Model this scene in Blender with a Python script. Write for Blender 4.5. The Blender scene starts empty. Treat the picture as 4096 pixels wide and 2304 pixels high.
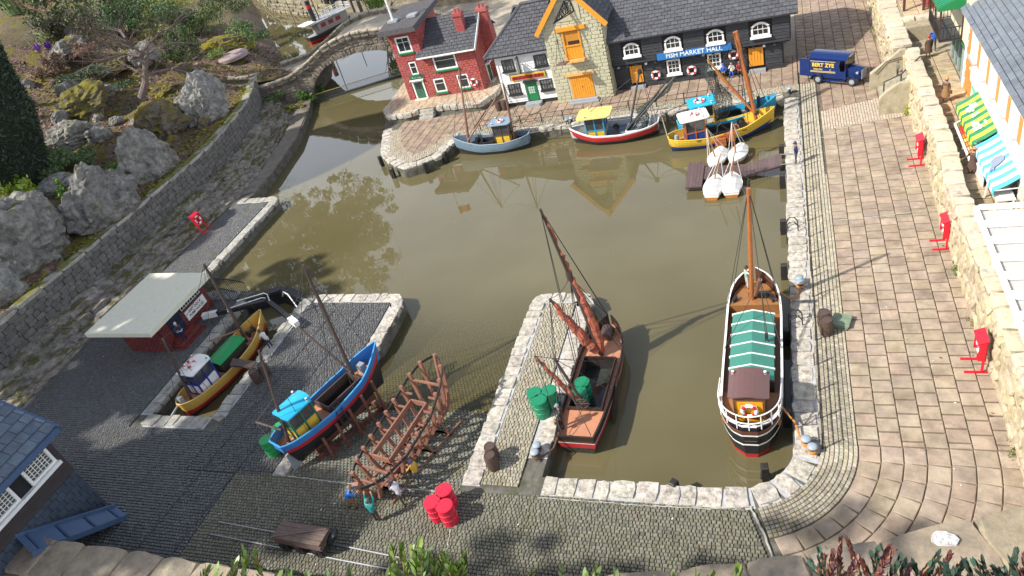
import bpy, bmesh, random
import numpy as np
from math import sin, cos, pi, radians, sqrt, atan2, hypot, floor, ceil, exp, tan
from mathutils import Vector as V, Matrix, noise
S = bpy.context.scene
C = S.collection
CAMZ = 30.0
cx, sx = cos(0.96732031), sin(0.96732031)
_Rx = np.array([[1, 0, 0], [0, cx, -sx], [0, sx, cx]])
_c, _s = cos(0.46064733), sin(0.46064733)
_Rz = np.array([[_c, -_s, 0], [_s, _c, 0], [0, 0, 1]])
_c, _s = cos(-0.31323176), sin(-0.31323176)
_Rr = np.array([[_c, -_s, 0], [_s, _c, 0], [0, 0, 1]])
CM = _Rz @ _Rx @ _Rr
cam = bpy.data.objects.new('camera', bpy.data.cameras.new('camera'))
C.objects.link(cam)
S.camera = cam
cam.location = (0, 0, CAMZ)
cam.rotation_euler = Matrix(CM.tolist()).to_euler()
cam.data.sensor_width = 36
cam.data.lens = 2887.005 / 4096 * 36
cam.data.clip_start = 0.1
cam.data.clip_end = 3000
SUN_AZ, SUN_EL = radians(214.0), radians(43.0)      # direction towards the sun, from +x
w = bpy.data.worlds.new('World')
S.world = w
w.use_nodes = True
nt = w.node_tree
nt.nodes.clear()
sky = nt.nodes.new('ShaderNodeTexSky')
sky.sky_type = 'NISHITA'
sky.sun_disc = False
sky.sun_elevation = SUN_EL
sky.sun_rotation = pi / 2 - SUN_AZ
sky.air_density = 1.2
sky.dust_density = 2.5
bg = nt.nodes.new('ShaderNodeBackground')
bg.inputs[1].default_value = 0.10
out = nt.nodes.new('ShaderNodeOutputWorld')
tcw = nt.nodes.new('ShaderNodeTexCoord')
spw = nt.nodes.new('ShaderNodeSeparateXYZ')
nt.links.new(tcw.outputs['Generated'], spw.inputs[0])
mrw = nt.nodes.new('ShaderNodeMapRange')
mrw.interpolation_type = 'SMOOTHSTEP'
for i_, v_ in enumerate((0.30, 0.85, 0.97, 0.0)): mrw.inputs[i_ + 1].default_value = v_
nt.links.new(spw.outputs[2], mrw.inputs[0])
cnw = nt.nodes.new('ShaderNodeTexNoise')
cnw.inputs['Scale'].default_value = 1.6
cnw.inputs['Detail'].default_value = 4
nt.links.new(tcw.outputs['Generated'], cnw.inputs['Vector'])
mcw = nt.nodes.new('ShaderNodeMapRange')
for i_, v_ in enumerate((0.35, 0.65, 0.72, 1.0)): mcw.inputs[i_ + 1].default_value = v_
nt.links.new(cnw.outputs[0], mcw.inputs[0])
mmw = nt.nodes.new('ShaderNodeMath')
mmw.operation = 'MULTIPLY'
nt.links.new(mrw.outputs[0], mmw.inputs[0])
nt.links.new(mcw.outputs[0], mmw.inputs[1])
mxw = nt.nodes.new('ShaderNodeMix')
mxw.data_type = 'RGBA'
nt.links.new(mmw.outputs[0], mxw.inputs[0])
nt.links.new(sky.outputs[0], mxw.inputs[6])
mxw.inputs[7].default_value = (12.0, 12.9, 14.6, 1)
nt.links.new(mxw.outputs[2], bg.inputs[0])
nt.links.new(bg.outputs[0], out.inputs[0])
sl = bpy.data.lights.new('sun', 'SUN')
sl.energy = 5.0
sl.angle = radians(0.9)
sl.color = (1.0, 0.95, 0.87)
so = bpy.data.objects.new('sun', sl)
C.objects.link(so)
sd = V((cos(SUN_AZ) * cos(SUN_EL), sin(SUN_AZ) * cos(SUN_EL), sin(SUN_EL)))
so.rotation_euler = sd.to_track_quat('Z', 'Y').to_euler()
so.location = (-60, -60, 80)
S.view_settings.view_transform = 'Standard'
S.view_settings.look = 'None'
S.view_settings.exposure = 0.38
S.view_settings.gamma = 1
S.cycles.max_bounces = 6
S.cycles.diffuse_bounces = 2
S.cycles.transparent_max_bounces = 8
S.cycles.use_denoising = True
def ray(px, py):
 return CM @ np.array([(px - 2048) / 2887.005, -(py - 1152) / 2887.005, -1.0])
def at(px, py, z=0.0):
 d = ray(px, py)
 t = (z - CAMZ) / d[2]
 return V((d[0] * t, d[1] * t, z))
Q = 1.04
MATS = {}
def mat(name, col, rough=0.6, var=0.12, scale=3.0, bump=0.0, bscale=None, metal=0.0, dirt=None, damt=0.3, dscale=1.2,
  rnd=0.0, spec=0.5, moss=None, mossamt=0.0, grain=None, coat=0.0):
 """colour broken up by noise, a second colour in patches, a small shift per piece, fine relief"""
 if name in MATS:
  return MATS[name]
 m = bpy.data.materials.new(name)
 m.use_nodes = True
 N, L = m.node_tree.nodes, m.node_tree.links
 p = N['Principled BSDF']
 p.inputs['Roughness'].default_value = rough
 p.inputs['Metallic'].default_value = metal
 p.inputs['Specular IOR Level'].default_value = spec
 p.inputs['Coat Weight'].default_value = coat
 tc = N.new('ShaderNodeNewGeometry')
 src = tc.outputs['Position']
 if grain:                                          # stretched grain along one axis
  mp = N.new('ShaderNodeMapping')
  mp.inputs['Scale'].default_value = grain
  L.new(src, mp.inputs[0])
  gsrc = mp.outputs[0]
 else:
  gsrc = src
 n1 = N.new('ShaderNodeTexNoise')
 n1.inputs['Scale'].default_value = scale
 n1.inputs['Detail'].default_value = 6
 n1.inputs['Roughness'].default_value = 0.7
 L.new(gsrc, n1.inputs['Vector'])
 def mth(op, a, b, c=None):
  q = N.new('ShaderNodeMath')
  q.operation = op
  for i, v in enumerate((a, b, c)):
   if v is None: continue
   if isinstance(v, (int, float)): q.inputs[i].default_value = v
   else: L.new(v, q.inputs[i])
  return q.outputs[0]
 def mix(f, a, b):
  q = N.new('ShaderNodeMix')
  q.data_type = 'RGBA'
  for i, v in ((0, f), (6, a), (7, b)):
   if isinstance(v, (int, float)): q.inputs[i].default_value = v
   elif isinstance(v, tuple): q.inputs[i].default_value = (*v, 1)
   else: L.new(v, q.inputs[i])
  return q.outputs[2]
 lo = tuple(c * (1 - var) for c in col)
 hi = tuple(min(1, c * (1 + var)) for c in col)
 st = mth('MULTIPLY_ADD', n1.outputs[0], 2.4, -0.7)
 cl = N.new('ShaderNodeClamp')
 L.new(st, cl.inputs[0])
 cur = mix(cl.outputs[0], lo, hi)
 if dirt:
  n2 = N.new('ShaderNodeTexNoise')
  n2.inputs['Scale'].default_value = dscale
  n2.inputs['Detail'].default_value = 8
  n2.inputs['Roughness'].default_value = 0.68
  L.new(src, n2.inputs['Vector'])
  f = mth('MULTIPLY_ADD', n2.outputs[0], 5.0, -3.1 + damt * 1.5)
  c2 = N.new('ShaderNodeClamp')
  L.new(f, c2.inputs[0])
  cur = mix(mth('MULTIPLY', c2.outputs[0], 0.85), cur, tuple(dirt))
 if moss:
  sp = N.new('ShaderNodeSeparateXYZ')
  L.new(tc.outputs['Normal'], sp.inputs[0])
  n3 = N.new('ShaderNodeTexNoise')
  n3.inputs['Scale'].default_value = 0.5
  n3.inputs['Detail'].default_value = 6
  n3.inputs['Roughness'].default_value = 0.75
  L.new(src, n3.inputs['Vector'])
  f = mth('ADD', mth('MULTIPLY', sp.outputs[2], 0.5), mth('MULTIPLY', n3.outputs[0], 2.0))
  f = mth('MULTIPLY_ADD', f, 7.0, -10.5 + mossamt * 5)
  c3 = N.new('ShaderNodeClamp')
  L.new(f, c3.inputs[0])
  cur = mix(c3.outputs[0], cur, mix(cl.outputs[0], tuple(q * 0.45 for q in moss), tuple(moss)))
 if rnd:
  oi = N.new('ShaderNodeObjectInfo')
  av = N.new('ShaderNodeAttribute')
  av.attribute_name = 'rnd'
  s = mth('ADD', oi.outputs['Random'], av.outputs['Fac'])
  hs = N.new('ShaderNodeHueSaturation')
  L.new(mth('MULTIPLY_ADD', s, rnd, 1 - rnd / 2), hs.inputs['Value'])
  L.new(mth('MULTIPLY_ADD', mth('FRACT', mth('MULTIPLY', s, 7.3), 0), rnd * 0.12, 0.5 - rnd * 0.06), hs.inputs['Hue'])
  L.new(mth('MULTIPLY_ADD', mth('FRACT', mth('MULTIPLY', s, 3.7), 0), rnd * 0.8, 1 - rnd * 0.4), hs.inputs['Saturation'])
  L.new(cur, hs.inputs['Color'])
  cur = hs.outputs[0]
 L.new(cur, p.inputs['Base Color'])
 if bump:
  nb = N.new('ShaderNodeTexNoise')
  nb.inputs['Scale'].default_value = bscale or scale * 3
  nb.inputs['Detail'].default_value = 6
  nb.inputs['Roughness'].default_value = 0.7
  L.new(gsrc, nb.inputs['Vector'])
  bp = N.new('ShaderNodeBump')
  bp.inputs['Strength'].default_value = 0.8
  bp.inputs['Distance'].default_value = bump
  L.new(nb.outputs[0], bp.inputs['Height'])
  L.new(bp.outputs[0], p.inputs['Normal'])
 MATS[name] = m
 return m
def paint(name, col, rough=0.35, worn=0.2):
 return mat('paint_' + name, col, rough, 0.07, 2.5, bump=0.006, bscale=14, dirt=tuple(c * 0.55 + 0.02 for c in col), damt=worn, dscale=2.4, spec=0.5)
ORG = {}
def world_of(parent):
 return ORG.get(parent.name, V((0, 0, 0))) if parent else V((0, 0, 0))
def tagp(o, label=None, cat=None, group=None, kind=None):
 for k, v in (('label', label), ('category', cat), ('group', group), ('kind', kind)):
  if v: o[k] = v
 return o
def thing(name, label, cat, loc=(0, 0, 0), group=None, rz=0.0):
 o = bpy.data.objects.new(name, None)
 o.empty_display_size = 0.2
 C.objects.link(o)
 o.location = loc
 o.rotation_euler = (0, 0, rz)
 ORG[o.name] = V(loc)
 return tagp(o, label, cat, group)
def copy_tree(o, parent=None):
 c = o.copy()
 C.objects.link(c)
 if parent: c.parent = parent
 ORG[c.name] = ORG.get(o.name, V((0, 0, 0)))
 for ch in list(o.children):
  copy_tree(ch, c)
 return c
def move(o, loc, rz=None, scale=None):
 o.location = loc
 ORG[o.name] = V(loc)
 if rz is not None: o.rotation_euler = (0, 0, rz)
 if scale: o.scale = (scale,) * 3
 return o
def mesh_obj(name, me, parent=None, M=None, label=None, kind=None):
 o = bpy.data.objects.new(name, me)
 C.objects.link(o)
 if M is not None: o.matrix_local = M
 if parent: o.parent = parent
 ORG[o.name] = world_of(parent)
 if label: o['label'] = label
 if kind: o['kind'] = kind
 return o
class MB:
 """collects shapes; build() links them as ONE mesh object"""
 def __init__(s):
  s.v, s.f, s.m, s.r = [], [], [], []
  s.cm, s.cr = 0, 0.0
  s.X = None
 def add(s, vs, fs):
  b = len(s.v)
  if s.X is not None: vs = [s.X @ V(q) for q in vs]
  s.v.extend([tuple(q) for q in vs])
  s.f.extend([tuple(i + b for i in f) for f in fs])
  s.m.extend([s.cm] * len(fs))
  s.r.extend([s.cr] * len(vs))
  return s
 def box(s, x0, x1, y0, y1, z0, z1):
  vs = [(x, y, z) for z in (z0, z1) for y in (y0, y1) for x in (x0, x1)]
  return s.add(vs, [(0, 2, 3, 1), (4, 5, 7, 6), (0, 1, 5, 4), (2, 6, 7, 3), (0, 4, 6, 2), (1, 3, 7, 5)])
 def bev(s, x0, x1, y0, y1, z0, z1, b=0.03):
  """box with its upper edges chamfered"""
  vs = [(x0, y0, z0), (x1, y0, z0), (x1, y1, z0), (x0, y1, z0), (x0, y0, z1 - b), (x1, y0, z1 - b), (x1, y1, z1 - b), (x0, y1, z1 - b),
 (x0 + b, y0 + b, z1), (x1 - b, y0 + b, z1), (x1 - b, y1 - b, z1), (x0 + b, y1 - b, z1)]
  fs = [(3, 2, 1, 0), (8, 9, 10, 11)]
  for i in range(4):
   j = (i + 1) % 4
   fs += [(i, j, j + 4, i + 4), (i + 4, j + 4, j + 8, i + 8)]
  return s.add(vs, fs)
 def obox(s, c, u, v, n, su, sv, sn):
  """box centred at c with half sizes along unit axes u, v, n"""
  c, u, v, n = V(c), V(u).normalized(), V(v).normalized(), V(n).normalized()
  vs = [c + u * (a * su) + v * (b * sv) + n * (d * sn) for d in (-1, 1) for b in (-1, 1) for a in (-1, 1)]
  return s.add(vs, [(0, 2, 3, 1), (4, 5, 7, 6), (0, 1, 5, 4), (2, 6, 7, 3), (0, 4, 6, 2), (1, 3, 7, 5)])
 def bar(s, a, b, wd, h=None, up=(0, 0, 1)):
  a, b = V(a), V(b)
  d = (b - a)
  u = d.normalized()
  upv = V(up)
  if abs(u.dot(upv)) > 0.97: upv = V((0, 1, 0)) if abs(u.y) < 0.9 else V((1, 0, 0))
  v = upv.cross(u).normalized()
  n = u.cross(v)
  return s.obox((a + b) / 2, u, v, n, d.length / 2, wd / 2, (h or wd) / 2)
 def tube(s, pts, r, n=8, caps=True):
  pts = [V(p) for p in pts]
  k = len(pts)
  rs = r if isinstance(r, (list, tuple)) else [r] * k
  vs, fs = [], []
  ref = V((0, 0, 1))
  t0 = (pts[1] - pts[0]).normalized()
  if abs(t0.dot(ref)) > 0.9: ref = V((1, 0, 0))
  for i, p in enumerate(pts):
   t = (pts[min(i + 1, k - 1)] - pts[max(i - 1, 0)])
   if t.length < 1e-9: t = t0
   t = t.normalized()
   a = ref.cross(t)
   if a.length < 1e-6: a = V((0, 1, 0)).cross(t)
   a.normalize()
   b = t.cross(a)
   ref = b.cross(t) * 0 + ref
   for j in range(n):
    q = 2 * pi * j / n
    vs.append(p + a * (cos(q) * rs[i]) + b * (sin(q) * rs[i]))
  for i in range(k - 1):
   for j in range(n):
    fs.append((i * n + j, i * n + (j + 1) % n, (i + 1) * n + (j + 1) % n, (i + 1) * n + j))
  if caps:
   fs.append(tuple(range(n - 1, -1, -1)))
   fs.append(tuple(range((k - 1) * n, k * n)))
  return s.add(vs, fs)
 def ring(s, c, R, r, axis='z', n=16, m=6, a0=0, a1=2 * pi, closed=True):
  c = V(c)
  vs, fs = [], []
  k = n if closed else n + 1
  for i in range(k):
   a = a0 + (a1 - a0) * i / n
   for j in range(m):
    b = 2 * pi * j / m
    q = V(((R + r * cos(b)) * cos(a), (R + r * cos(b)) * sin(a), r * sin(b)))
    if axis == 'y': q = V((q.x, q.z, q.y))
    if axis == 'x': q = V((q.z, q.x, q.y))
    vs.append(c + q)
  for i in range(n):
   i2 = (i + 1) % k
   for j in range(m):
    fs.append((i * m + j, i2 * m + j, i2 * m + (j + 1) % m, i * m + (j + 1) % m))
  return s.add(vs, fs)
 def lathe(s, prof, n=16, c=(0, 0, 0)):
  vs, fs = [], []
  for r, z in prof:
   for j in range(n):
    q = 2 * pi * j / n
    vs.append((c[0] + r * cos(q), c[1] + r * sin(q), c[2] + z))
  for i in range(len(prof) - 1):
   for j in range(n):
    fs.append((i * n + j, i * n + (j + 1) % n, (i + 1) * n + (j + 1) % n, (i + 1) * n + j))
  fs.append(tuple(range(n - 1, -1, -1)))
  k = len(prof) - 1
  fs.append(tuple(range(k * n, k * n + n)))
  return s.add(vs, fs)
 def prism(s, poly, z0, z1):
  n = len(poly)
  a = sum(poly[i][0] * poly[(i + 1) % n][1] - poly[(i + 1) % n][0] * poly[i][1] for i in range(n))
  if a < 0: poly = poly[::-1]
  vs = [(x, y, z0) for x, y in poly] + [(x, y, z1) for x, y in poly]
  fs = [tuple(range(n - 1, -1, -1)), tuple(range(n, 2 * n))]
  fs += [(i, (i + 1) % n, n + (i + 1) % n, n + i) for i in range(n)]
  return s.add(vs, fs)
 def quad(s, *p):
  return s.add(list(p), [tuple(range(len(p)))])
 def build(s, name, mats, parent=None, smooth=False, label=None, kind=None, off=None):
  o_ = world_of(parent) if off is None else V(off)
  me = bpy.data.meshes.new(name)
  me.from_pydata([(x - o_.x, y - o_.y, z - o_.z) for x, y, z in s.v], [], s.f)
  for m in (mats if isinstance(mats, (list, tuple)) else [mats]): me.materials.append(m)
  if s.cm or any(s.m): me.polygons.foreach_set('material_index', s.m)
  if smooth: me.polygons.foreach_set('use_smooth', [True] * len(s.f))
  if any(s.r):
   me.attributes.new('rnd', 'FLOAT', 'POINT').data.foreach_set('value', s.r)
  me.update()
  return mesh_obj(name, me, parent, None, label, kind)
def join_smooth(o, ang=40):
 try:
  o.data.shade_auto_smooth
 except Exception:
  pass
def text(txt, size, m, parent, origin, u, v, depth=0.02, name='lettering', wide=1.0, align='CENTER', bold=0.0):
 """flat lettering standing on a plane: u along the line, v up"""
 cu = bpy.data.curves.new('t', 'FONT')
 cu.body = txt
 cu.size = size
 cu.extrude = depth / 2
 cu.offset = bold
 cu.align_x, cu.align_y = align, 'CENTER'
 cu.resolution_u = 2
 to = bpy.data.objects.new('t', cu)
 C.objects.link(to)
 dg = bpy.context.evaluated_depsgraph_get()
 me = bpy.data.meshes.new_from_object(to.evaluated_get(dg))
 bpy.data.objects.remove(to)
 me.name = name
 me.materials.clear()
 me.materials.append(m)
 u, v = V(u).normalized(), V(v).normalized()
 n = u.cross(v)
 o_ = V(origin) - world_of(parent)
 M = Matrix(((u.x * wide, v.x, n.x, o_.x), (u.y * wide, v.y, n.y, o_.y), (u.z * wide, v.z, n.z, o_.z), (0, 0, 0, 1)))
 me.transform(M)
 return mesh_obj(name, me, parent)
def frus(inset=0.06, name='piece'):
 """unit piece: x,y in -.5..+.5, z from 0 to 1, face slightly smaller"""
 k = 0.5 - inset
 me = bpy.data.meshes.new(name)
 vs = [(-.5, -.5, 0), (.5, -.5, 0), (.5, .5, 0), (-.5, .5, 0), (-.5, -.5, .7), (.5, -.5, .7), (.5, .5, .7), (-.5, .5, .7), (-k, -k, 1), (k, -k, 1), (k, k, 1), (-k, k, 1)]
 fs = [(8, 9, 10, 11), (3, 2, 1, 0)]
 for i in range(4):
  j = (i + 1) % 4
  fs += [(i, j, j + 4, i + 4), (i + 4, j + 4, j + 8, i + 8)]
 me.from_pydata(vs, [], fs)
 return me
def stone_me(seed, rough=0.12, cuts=2, name='stone'):
 """unit rough block, same frame as frus"""
 rr = random.Random(seed)
 bm = bmesh.new()
 bmesh.ops.create_cube(bm, size=1)
 bmesh.ops.subdivide_edges(bm, edges=bm.edges[:], cuts=cuts - 1, use_grid_fill=True)
 for q in bm.verts:
  c = q.co
  k = max(abs(c.x), abs(c.y), abs(c.z))
  l_ = c.length
  f = 1 - 0.16 * (l_ / 0.866) ** 3 + rr.uniform(-rough, rough)
  q.co = V((c.x * f, c.y * f, c.z * f + 0.5))
 me = bpy.data.meshes.new(name)
 bm.to_mesh(me)
 bm.free()
 return me
def with_mat(me, m):
 me = me.copy()
 me.materials.append(m)
 return me
def rows(poly, du, dv, stagger=0.5, gap=0.02, jit=0.0, holes=(), v0=None, seed=0, minw=0.25, jv=0.0):
 """cut a polygon in (u, v) into courses of pieces -> (u0, u1, v0, v1)"""
 rr = random.Random(seed)
 vs = [p[1] for p in poly]
 lo, hi = (min(vs) if v0 is None else v0), max(vs)
 out_, k, v = [], 0, lo
 while v < hi - dv * 0.2:
  h = min(dv * (1 + rr.uniform(-jv, jv)), hi - v)
  if hi - v - h < dv * 0.3: h = hi - v
  vm = v + h / 2
  xs = []
  n = len(poly)
  for i in range(n):
   (a, b), (c, d) = poly[i], poly[(i + 1) % n]
   if (b - vm) * (d - vm) < 0: xs.append(a + (c - a) * (vm - b) / (d - b))
  xs.sort()
  for s0, s1 in zip(xs[::2], xs[1::2]):
   spans = [(s0, s1)]
   for (h0, h1, g0, g1) in holes:
    if g0 < vm < g1 or (g0 < v + h * 0.75 and g1 > v + h * 0.25):
     ns = []
     for a, b in spans:
      if h1 <= a or h0 >= b: ns.append((a, b)); continue
      if h0 > a: ns.append((a, h0))
      if h1 < b: ns.append((h1, b))
     spans = ns
   for a, b in spans:
    u = floor(a / du) * du - (stagger * du if k % 2 else 0)
    if u + du <= a: u += du
    cur = a
    while cur < b - 1e-4:
     e = u + du + rr.uniform(-jit, jit) * du
     u += du
     if e <= cur + minw * du: continue
     if b - e < minw * du: e = b
     out_.append((cur + gap / 2, min(e, b) - gap / 2, v + gap / 2, v + h - gap / 2))
     cur = e
  v += h
  k += 1
 return out_
def lay(parent, name, rects, O, U, W, meshes, m, th, limit=300, tilt=0.0, jh=0.0, seed=0, jr=0.0, stuff_name=None, warp=None, lift=0.0):
 """set pieces on the plane O + u U + v W; the nearest ones are objects, the rest one mesh"""
 rr = random.Random(seed + 5)
 O, U, W = V(O), V(U).normalized(), V(W).normalized()
 N = U.cross(W).normalized()
 meshes = [with_mat(x, m) for x in meshes]
 base = world_of(parent)
 items = []
 for (u0, u1, v0, v1) in rects:
  uc, vc = (u0 + u1) / 2, (v0 + v1) / 2
  h = th * (1 + rr.uniform(-jh, jh))
  c = O + U * uc + W * vc + N * lift
  a = rr.uniform(-jr, jr)
  Ux, Wx = U * cos(a) + W * sin(a), W * cos(a) - U * sin(a)
  if tilt: Wx2, Nx = (Wx * cos(tilt) + N * sin(tilt)), (N * cos(tilt) - Wx * sin(tilt))
  else: Wx2, Nx = Wx, N
  items.append((c, Ux * (u1 - u0), Wx2 * (v1 - v0), Nx * h, rr.randrange(len(meshes)), rr.random()))
 return place(parent, name, items, meshes, limit, stuff_name)
def place(parent, name, items, meshes, limit=300, stuff_name=None):
 base = world_of(parent)
 cp = V((0, 0, CAMZ))
 items.sort(key=lambda q: (q[0] - cp).length / max(1e-6, sqrt(q[1].length * q[2].length)))
 for c, a, b, n, k, r in items[:limit]:
  c = c - base
  M = Matrix(((a.x, b.x, n.x, c.x), (a.y, b.y, n.y, c.y), (a.z, b.z, n.z, c.z), (0, 0, 0, 1)))
  mesh_obj(name, meshes[k], parent, M)
 if len(items) > limit:
  vs, fs, rs = [], [], []
  cache = [(np.array([tuple(v.co) for v in me.vertices]), [tuple(p.vertices) for p in me.polygons]) for me in meshes]
  off = 0
  for c, a, b, n, k, r in items[limit:]:
   vv, ff = cache[k]
   A = np.array([a, b, n])
   vs.append(vv @ A + np.array(c - base))
   fs.extend([tuple(i + off for i in f) for f in ff])
   off += len(vv)
   rs.extend([r] * len(vv))
  me = bpy.data.meshes.new(name)
  me.from_pydata(np.concatenate(vs).tolist(), [], fs)
  me.attributes.new('rnd', 'FLOAT', 'POINT').data.foreach_set('value', rs)
  me.materials.append(meshes[0].materials[0])
  mesh_obj(stuff_name or (name + 's'), me, parent, None, None, 'stuff')
def interp(xs, ys, x):
 return float(np.interp(x, xs, ys))
PIECE = frus(0.06)
FLAT = frus(0.03)
COB = frus(0.14)
STONES = [stone_me(i, 0.07) for i in range(6)]
ROUGH = [stone_me(40 + i, 0.13) for i in range(6)]
# ================================================================ THE SETTING
M_GROUND = mat('bedding_mortar', (0.05, 0.045, 0.035), 0.95, 0.3, 3, bump=0.02, moss=(0.08, 0.09, 0.02), mossamt=0.35)
M_BED = mat('bedding_light', (0.15, 0.115, 0.08), 0.95, 0.3, 3, bump=0.02)
M_WALLW = mat('wet_quay_wall', (0.14, 0.13, 0.11), 0.8, 0.4, 1.5, bump=0.1, bscale=3, dirt=(0.05, 0.055, 0.02), damt=0.6)
M_COBD = mat('cobble_dark_slate', (0.095, 0.095, 0.095), 0.45, 0.35, 4, bump=0.015, bscale=20, rnd=0.5, dirt=(0.07, 0.075, 0.04), damt=0.2, dscale=0.35, spec=0.55)
M_COBY = mat('cobble_olive', (0.13, 0.125, 0.095), 0.75, 0.3, 5, bump=0.02, bscale=20, rnd=0.45, dirt=(0.10, 0.10, 0.04), damt=0.2, dscale=0.5)
M_COBL = mat('cobble_buff', (0.31, 0.28, 0.215), 0.8, 0.25, 5, bump=0.02, bscale=20, rnd=0.4, dirt=(0.15, 0.14, 0.07), damt=0.25, dscale=0.5)
M_COBP = mat('cobble_pink', (0.40, 0.33, 0.26), 0.8, 0.25, 5, bump=0.02, bscale=20, rnd=0.3, dirt=(0.24, 0.20, 0.15), damt=0.2, dscale=0.5)
M_SLAB = mat('paving_slab', (0.365, 0.29, 0.215), 0.75, 0.3, 1.1, bump=0.03, bscale=9, rnd=0.2, dirt=(0.21, 0.16, 0.115), damt=0.5, dscale=0.8)
M_SLABD = mat('paving_slab_brown', (0.32, 0.24, 0.175), 0.75, 0.3, 1.2, bump=0.03, bscale=9, rnd=0.2, dirt=(0.2, 0.14, 0.10), damt=0.5, dscale=0.9)
M_KERB = mat('kerb_limestone', (0.52, 0.48, 0.41), 0.85, 0.35, 3.2, bump=0.09, bscale=6, rnd=0.22, dirt=(0.17, 0.15, 0.12), damt=0.5, dscale=3.5)
M_KERBM = mat('kerb_limestone_mossy', (0.40, 0.385, 0.34), 0.85, 0.3, 2.2, bump=0.09, bscale=6, rnd=0.22, dirt=(0.16, 0.15, 0.10), damt=0.42, dscale=1.6)
LAND = [(-200, 6), (20, 6), (20, 185), (-150, 195), (-107, 145), (-90, 133.5), (-79, 125), (-70, 118), (-62, 110), (-54, 98), (-49, 91),
  (-47, 86), (-45.6, 80.5), (-44.8, 72), (-43.6, 69.6), (-42.1, 64.7), (-41.1, 62.6), (-40.1, 61.0), (-37.8, 58.9), (-36.1, 57.8),
  (-34.3, 58.5), (-33.0, 59.9), (-32.4, 62.6), (-31.6, 63.3), (-11, 63.6), (-0.4, 63.8), (-0.4, 24.6)]
for i in range(1, 9):
 a = -pi / 2 * i / 8
 LAND.append((-3.2 + 2.85 * cos(a), 24.6 + 2.85 * sin(a)))
LAND += [(-12.5, 21.75), (-12.5, 36.0), (-13.2, 36.9), (-16.2, 36.9), (-16.8, 36.2), (-16.8, 21.0), (-16.8, 20.5), (-28.0, 20.5), (-27.6, 29.5), (-26.8, 32),
 (-27.0, 36.6), (-27.9, 37.6), (-36.5, 37.9), (-36.55, 24.8), (-42.0, 24.8), (-42.1, 38.7), (-49.2, 38.8), (-49.4, 54.2), (-50.1, 54.9), (-54.0, 55.2),
 (-53.6, 57.5), (-54.3, 61), (-56, 69.5), (-59.3, 78), (-61.5, 82.6), (-63.5, 84.6), (-72, 88), (-92, 111), (-116, 140), (-158, 190), (-200, 190)]
g = MB()
g.prism(LAND, -2.2, 0.93)
g.build('ground', M_WALLW, kind='structure')
g = MB()
g.quad((-400, -60, -2.25), (60, -60, -2.25), (60, 400, -2.25), (-400, 400, -2.25))
g.build('harbour_bed', mat('silt', (0.10, 0.085, 0.05), 0.95, 0.3, 1), kind='structure')
m = bpy.data.materials.new('harbour_water')
m.use_nodes = True
N, L = m.node_tree.nodes, m.node_tree.links
p = N['Principled BSDF']
p.inputs['Roughness'].default_value = 0.015
p.inputs['IOR'].default_value = 1.5
ge = N.new('ShaderNodeNewGeometry')
n1 = N.new('ShaderNodeTexNoise')
n1.inputs['Scale'].default_value = 0.09
n1.inputs['Detail'].default_value = 3
L.new(ge.outputs['Position'], n1.inputs['Vector'])
rmp = N.new('ShaderNodeValToRGB')
rmp.color_ramp.elements[0].position = 0.35
rmp.color_ramp.elements[0].color = (0.110, 0.094, 0.044, 1)
rmp.color_ramp.elements[1].position = 0.7
rmp.color_ramp.elements[1].color = (0.145, 0.126, 0.066, 1)
L.new(n1.outputs[0], rmp.inputs[0])
L.new(rmp.outputs[0], p.inputs['Base Color'])
nb = N.new('ShaderNodeTexNoise')
nb.inputs['Scale'].default_value = 0.7
nb.inputs['Detail'].default_value = 2
L.new(ge.outputs['Position'], nb.inputs['Vector'])
bp = N.new('ShaderNodeBump')
bp.inputs['Strength'].default_value = 0.25
bp.inputs['Distance'].default_value = 0.012
L.new(nb.outputs[0], bp.inputs['Height'])
L.new(bp.outputs[0], p.inputs['Normal'])
sp = N.new('ShaderNodeSeparateXYZ')
L.new(ge.outputs['Position'], sp.inputs[0])
def mrange(v, a, b, c, d):
 q = N.new('ShaderNodeMapRange')
 q.interpolation_type = 'SMOOTHSTEP'
 for i, x in enumerate((None, a, b, c, d)):
  if x is not None: q.inputs[i].default_value = x
 L.new(v, q.inputs[0])
 return q.outputs[0]
def mul(a, b):
 q = N.new('ShaderNodeMath')
 q.operation = 'MULTIPLY'
 L.new(a, q.inputs[0]); L.new(b, q.inputs[1])
 return q.outputs[0]
k = mul(mrange(sp.outputs[1], 25, 41, 0.85, 0.0), mul(mrange(sp.outputs[0], -29, -27.5, 0, 1), mrange(sp.outputs[0], -17.2, -16.4, 1, 0)))
tr = N.new('ShaderNodeBsdfTransparent')
tr.inputs[0].default_value = (0.86, 0.80, 0.50, 1)
mx = N.new('ShaderNodeMixShader')
L.new(k, mx.inputs[0])
L.new(p.outputs[0], mx.inputs[1])
L.new(tr.outputs[0], mx.inputs[2])
gl = N.new('ShaderNodeBsdfGlossy')
gl.inputs['Roughness'].default_value = 0.015
fr = N.new('ShaderNodeFresnel')
fr.inputs[0].default_value = 1.33
mx2 = N.new('ShaderNodeMixShader')
L.new(mul(fr.outputs[0], k), mx2.inputs[0])
L.new(mx.outputs[0], mx2.inputs[1])
L.new(gl.outputs[0], mx2.inputs[2])
L.new(mx2.outputs[0], N['Material Output'].inputs[0])
MATS['harbour_water'] = m
g = MB()
g.quad((-330, 2, 0), (24, 2, 0), (24, 330, 0), (-330, 330, 0))
g.build('water', m, kind='structure')
def ramp_z(y): return 0.93 - 0.155 * (y - 20.5)
g = MB()
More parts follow.
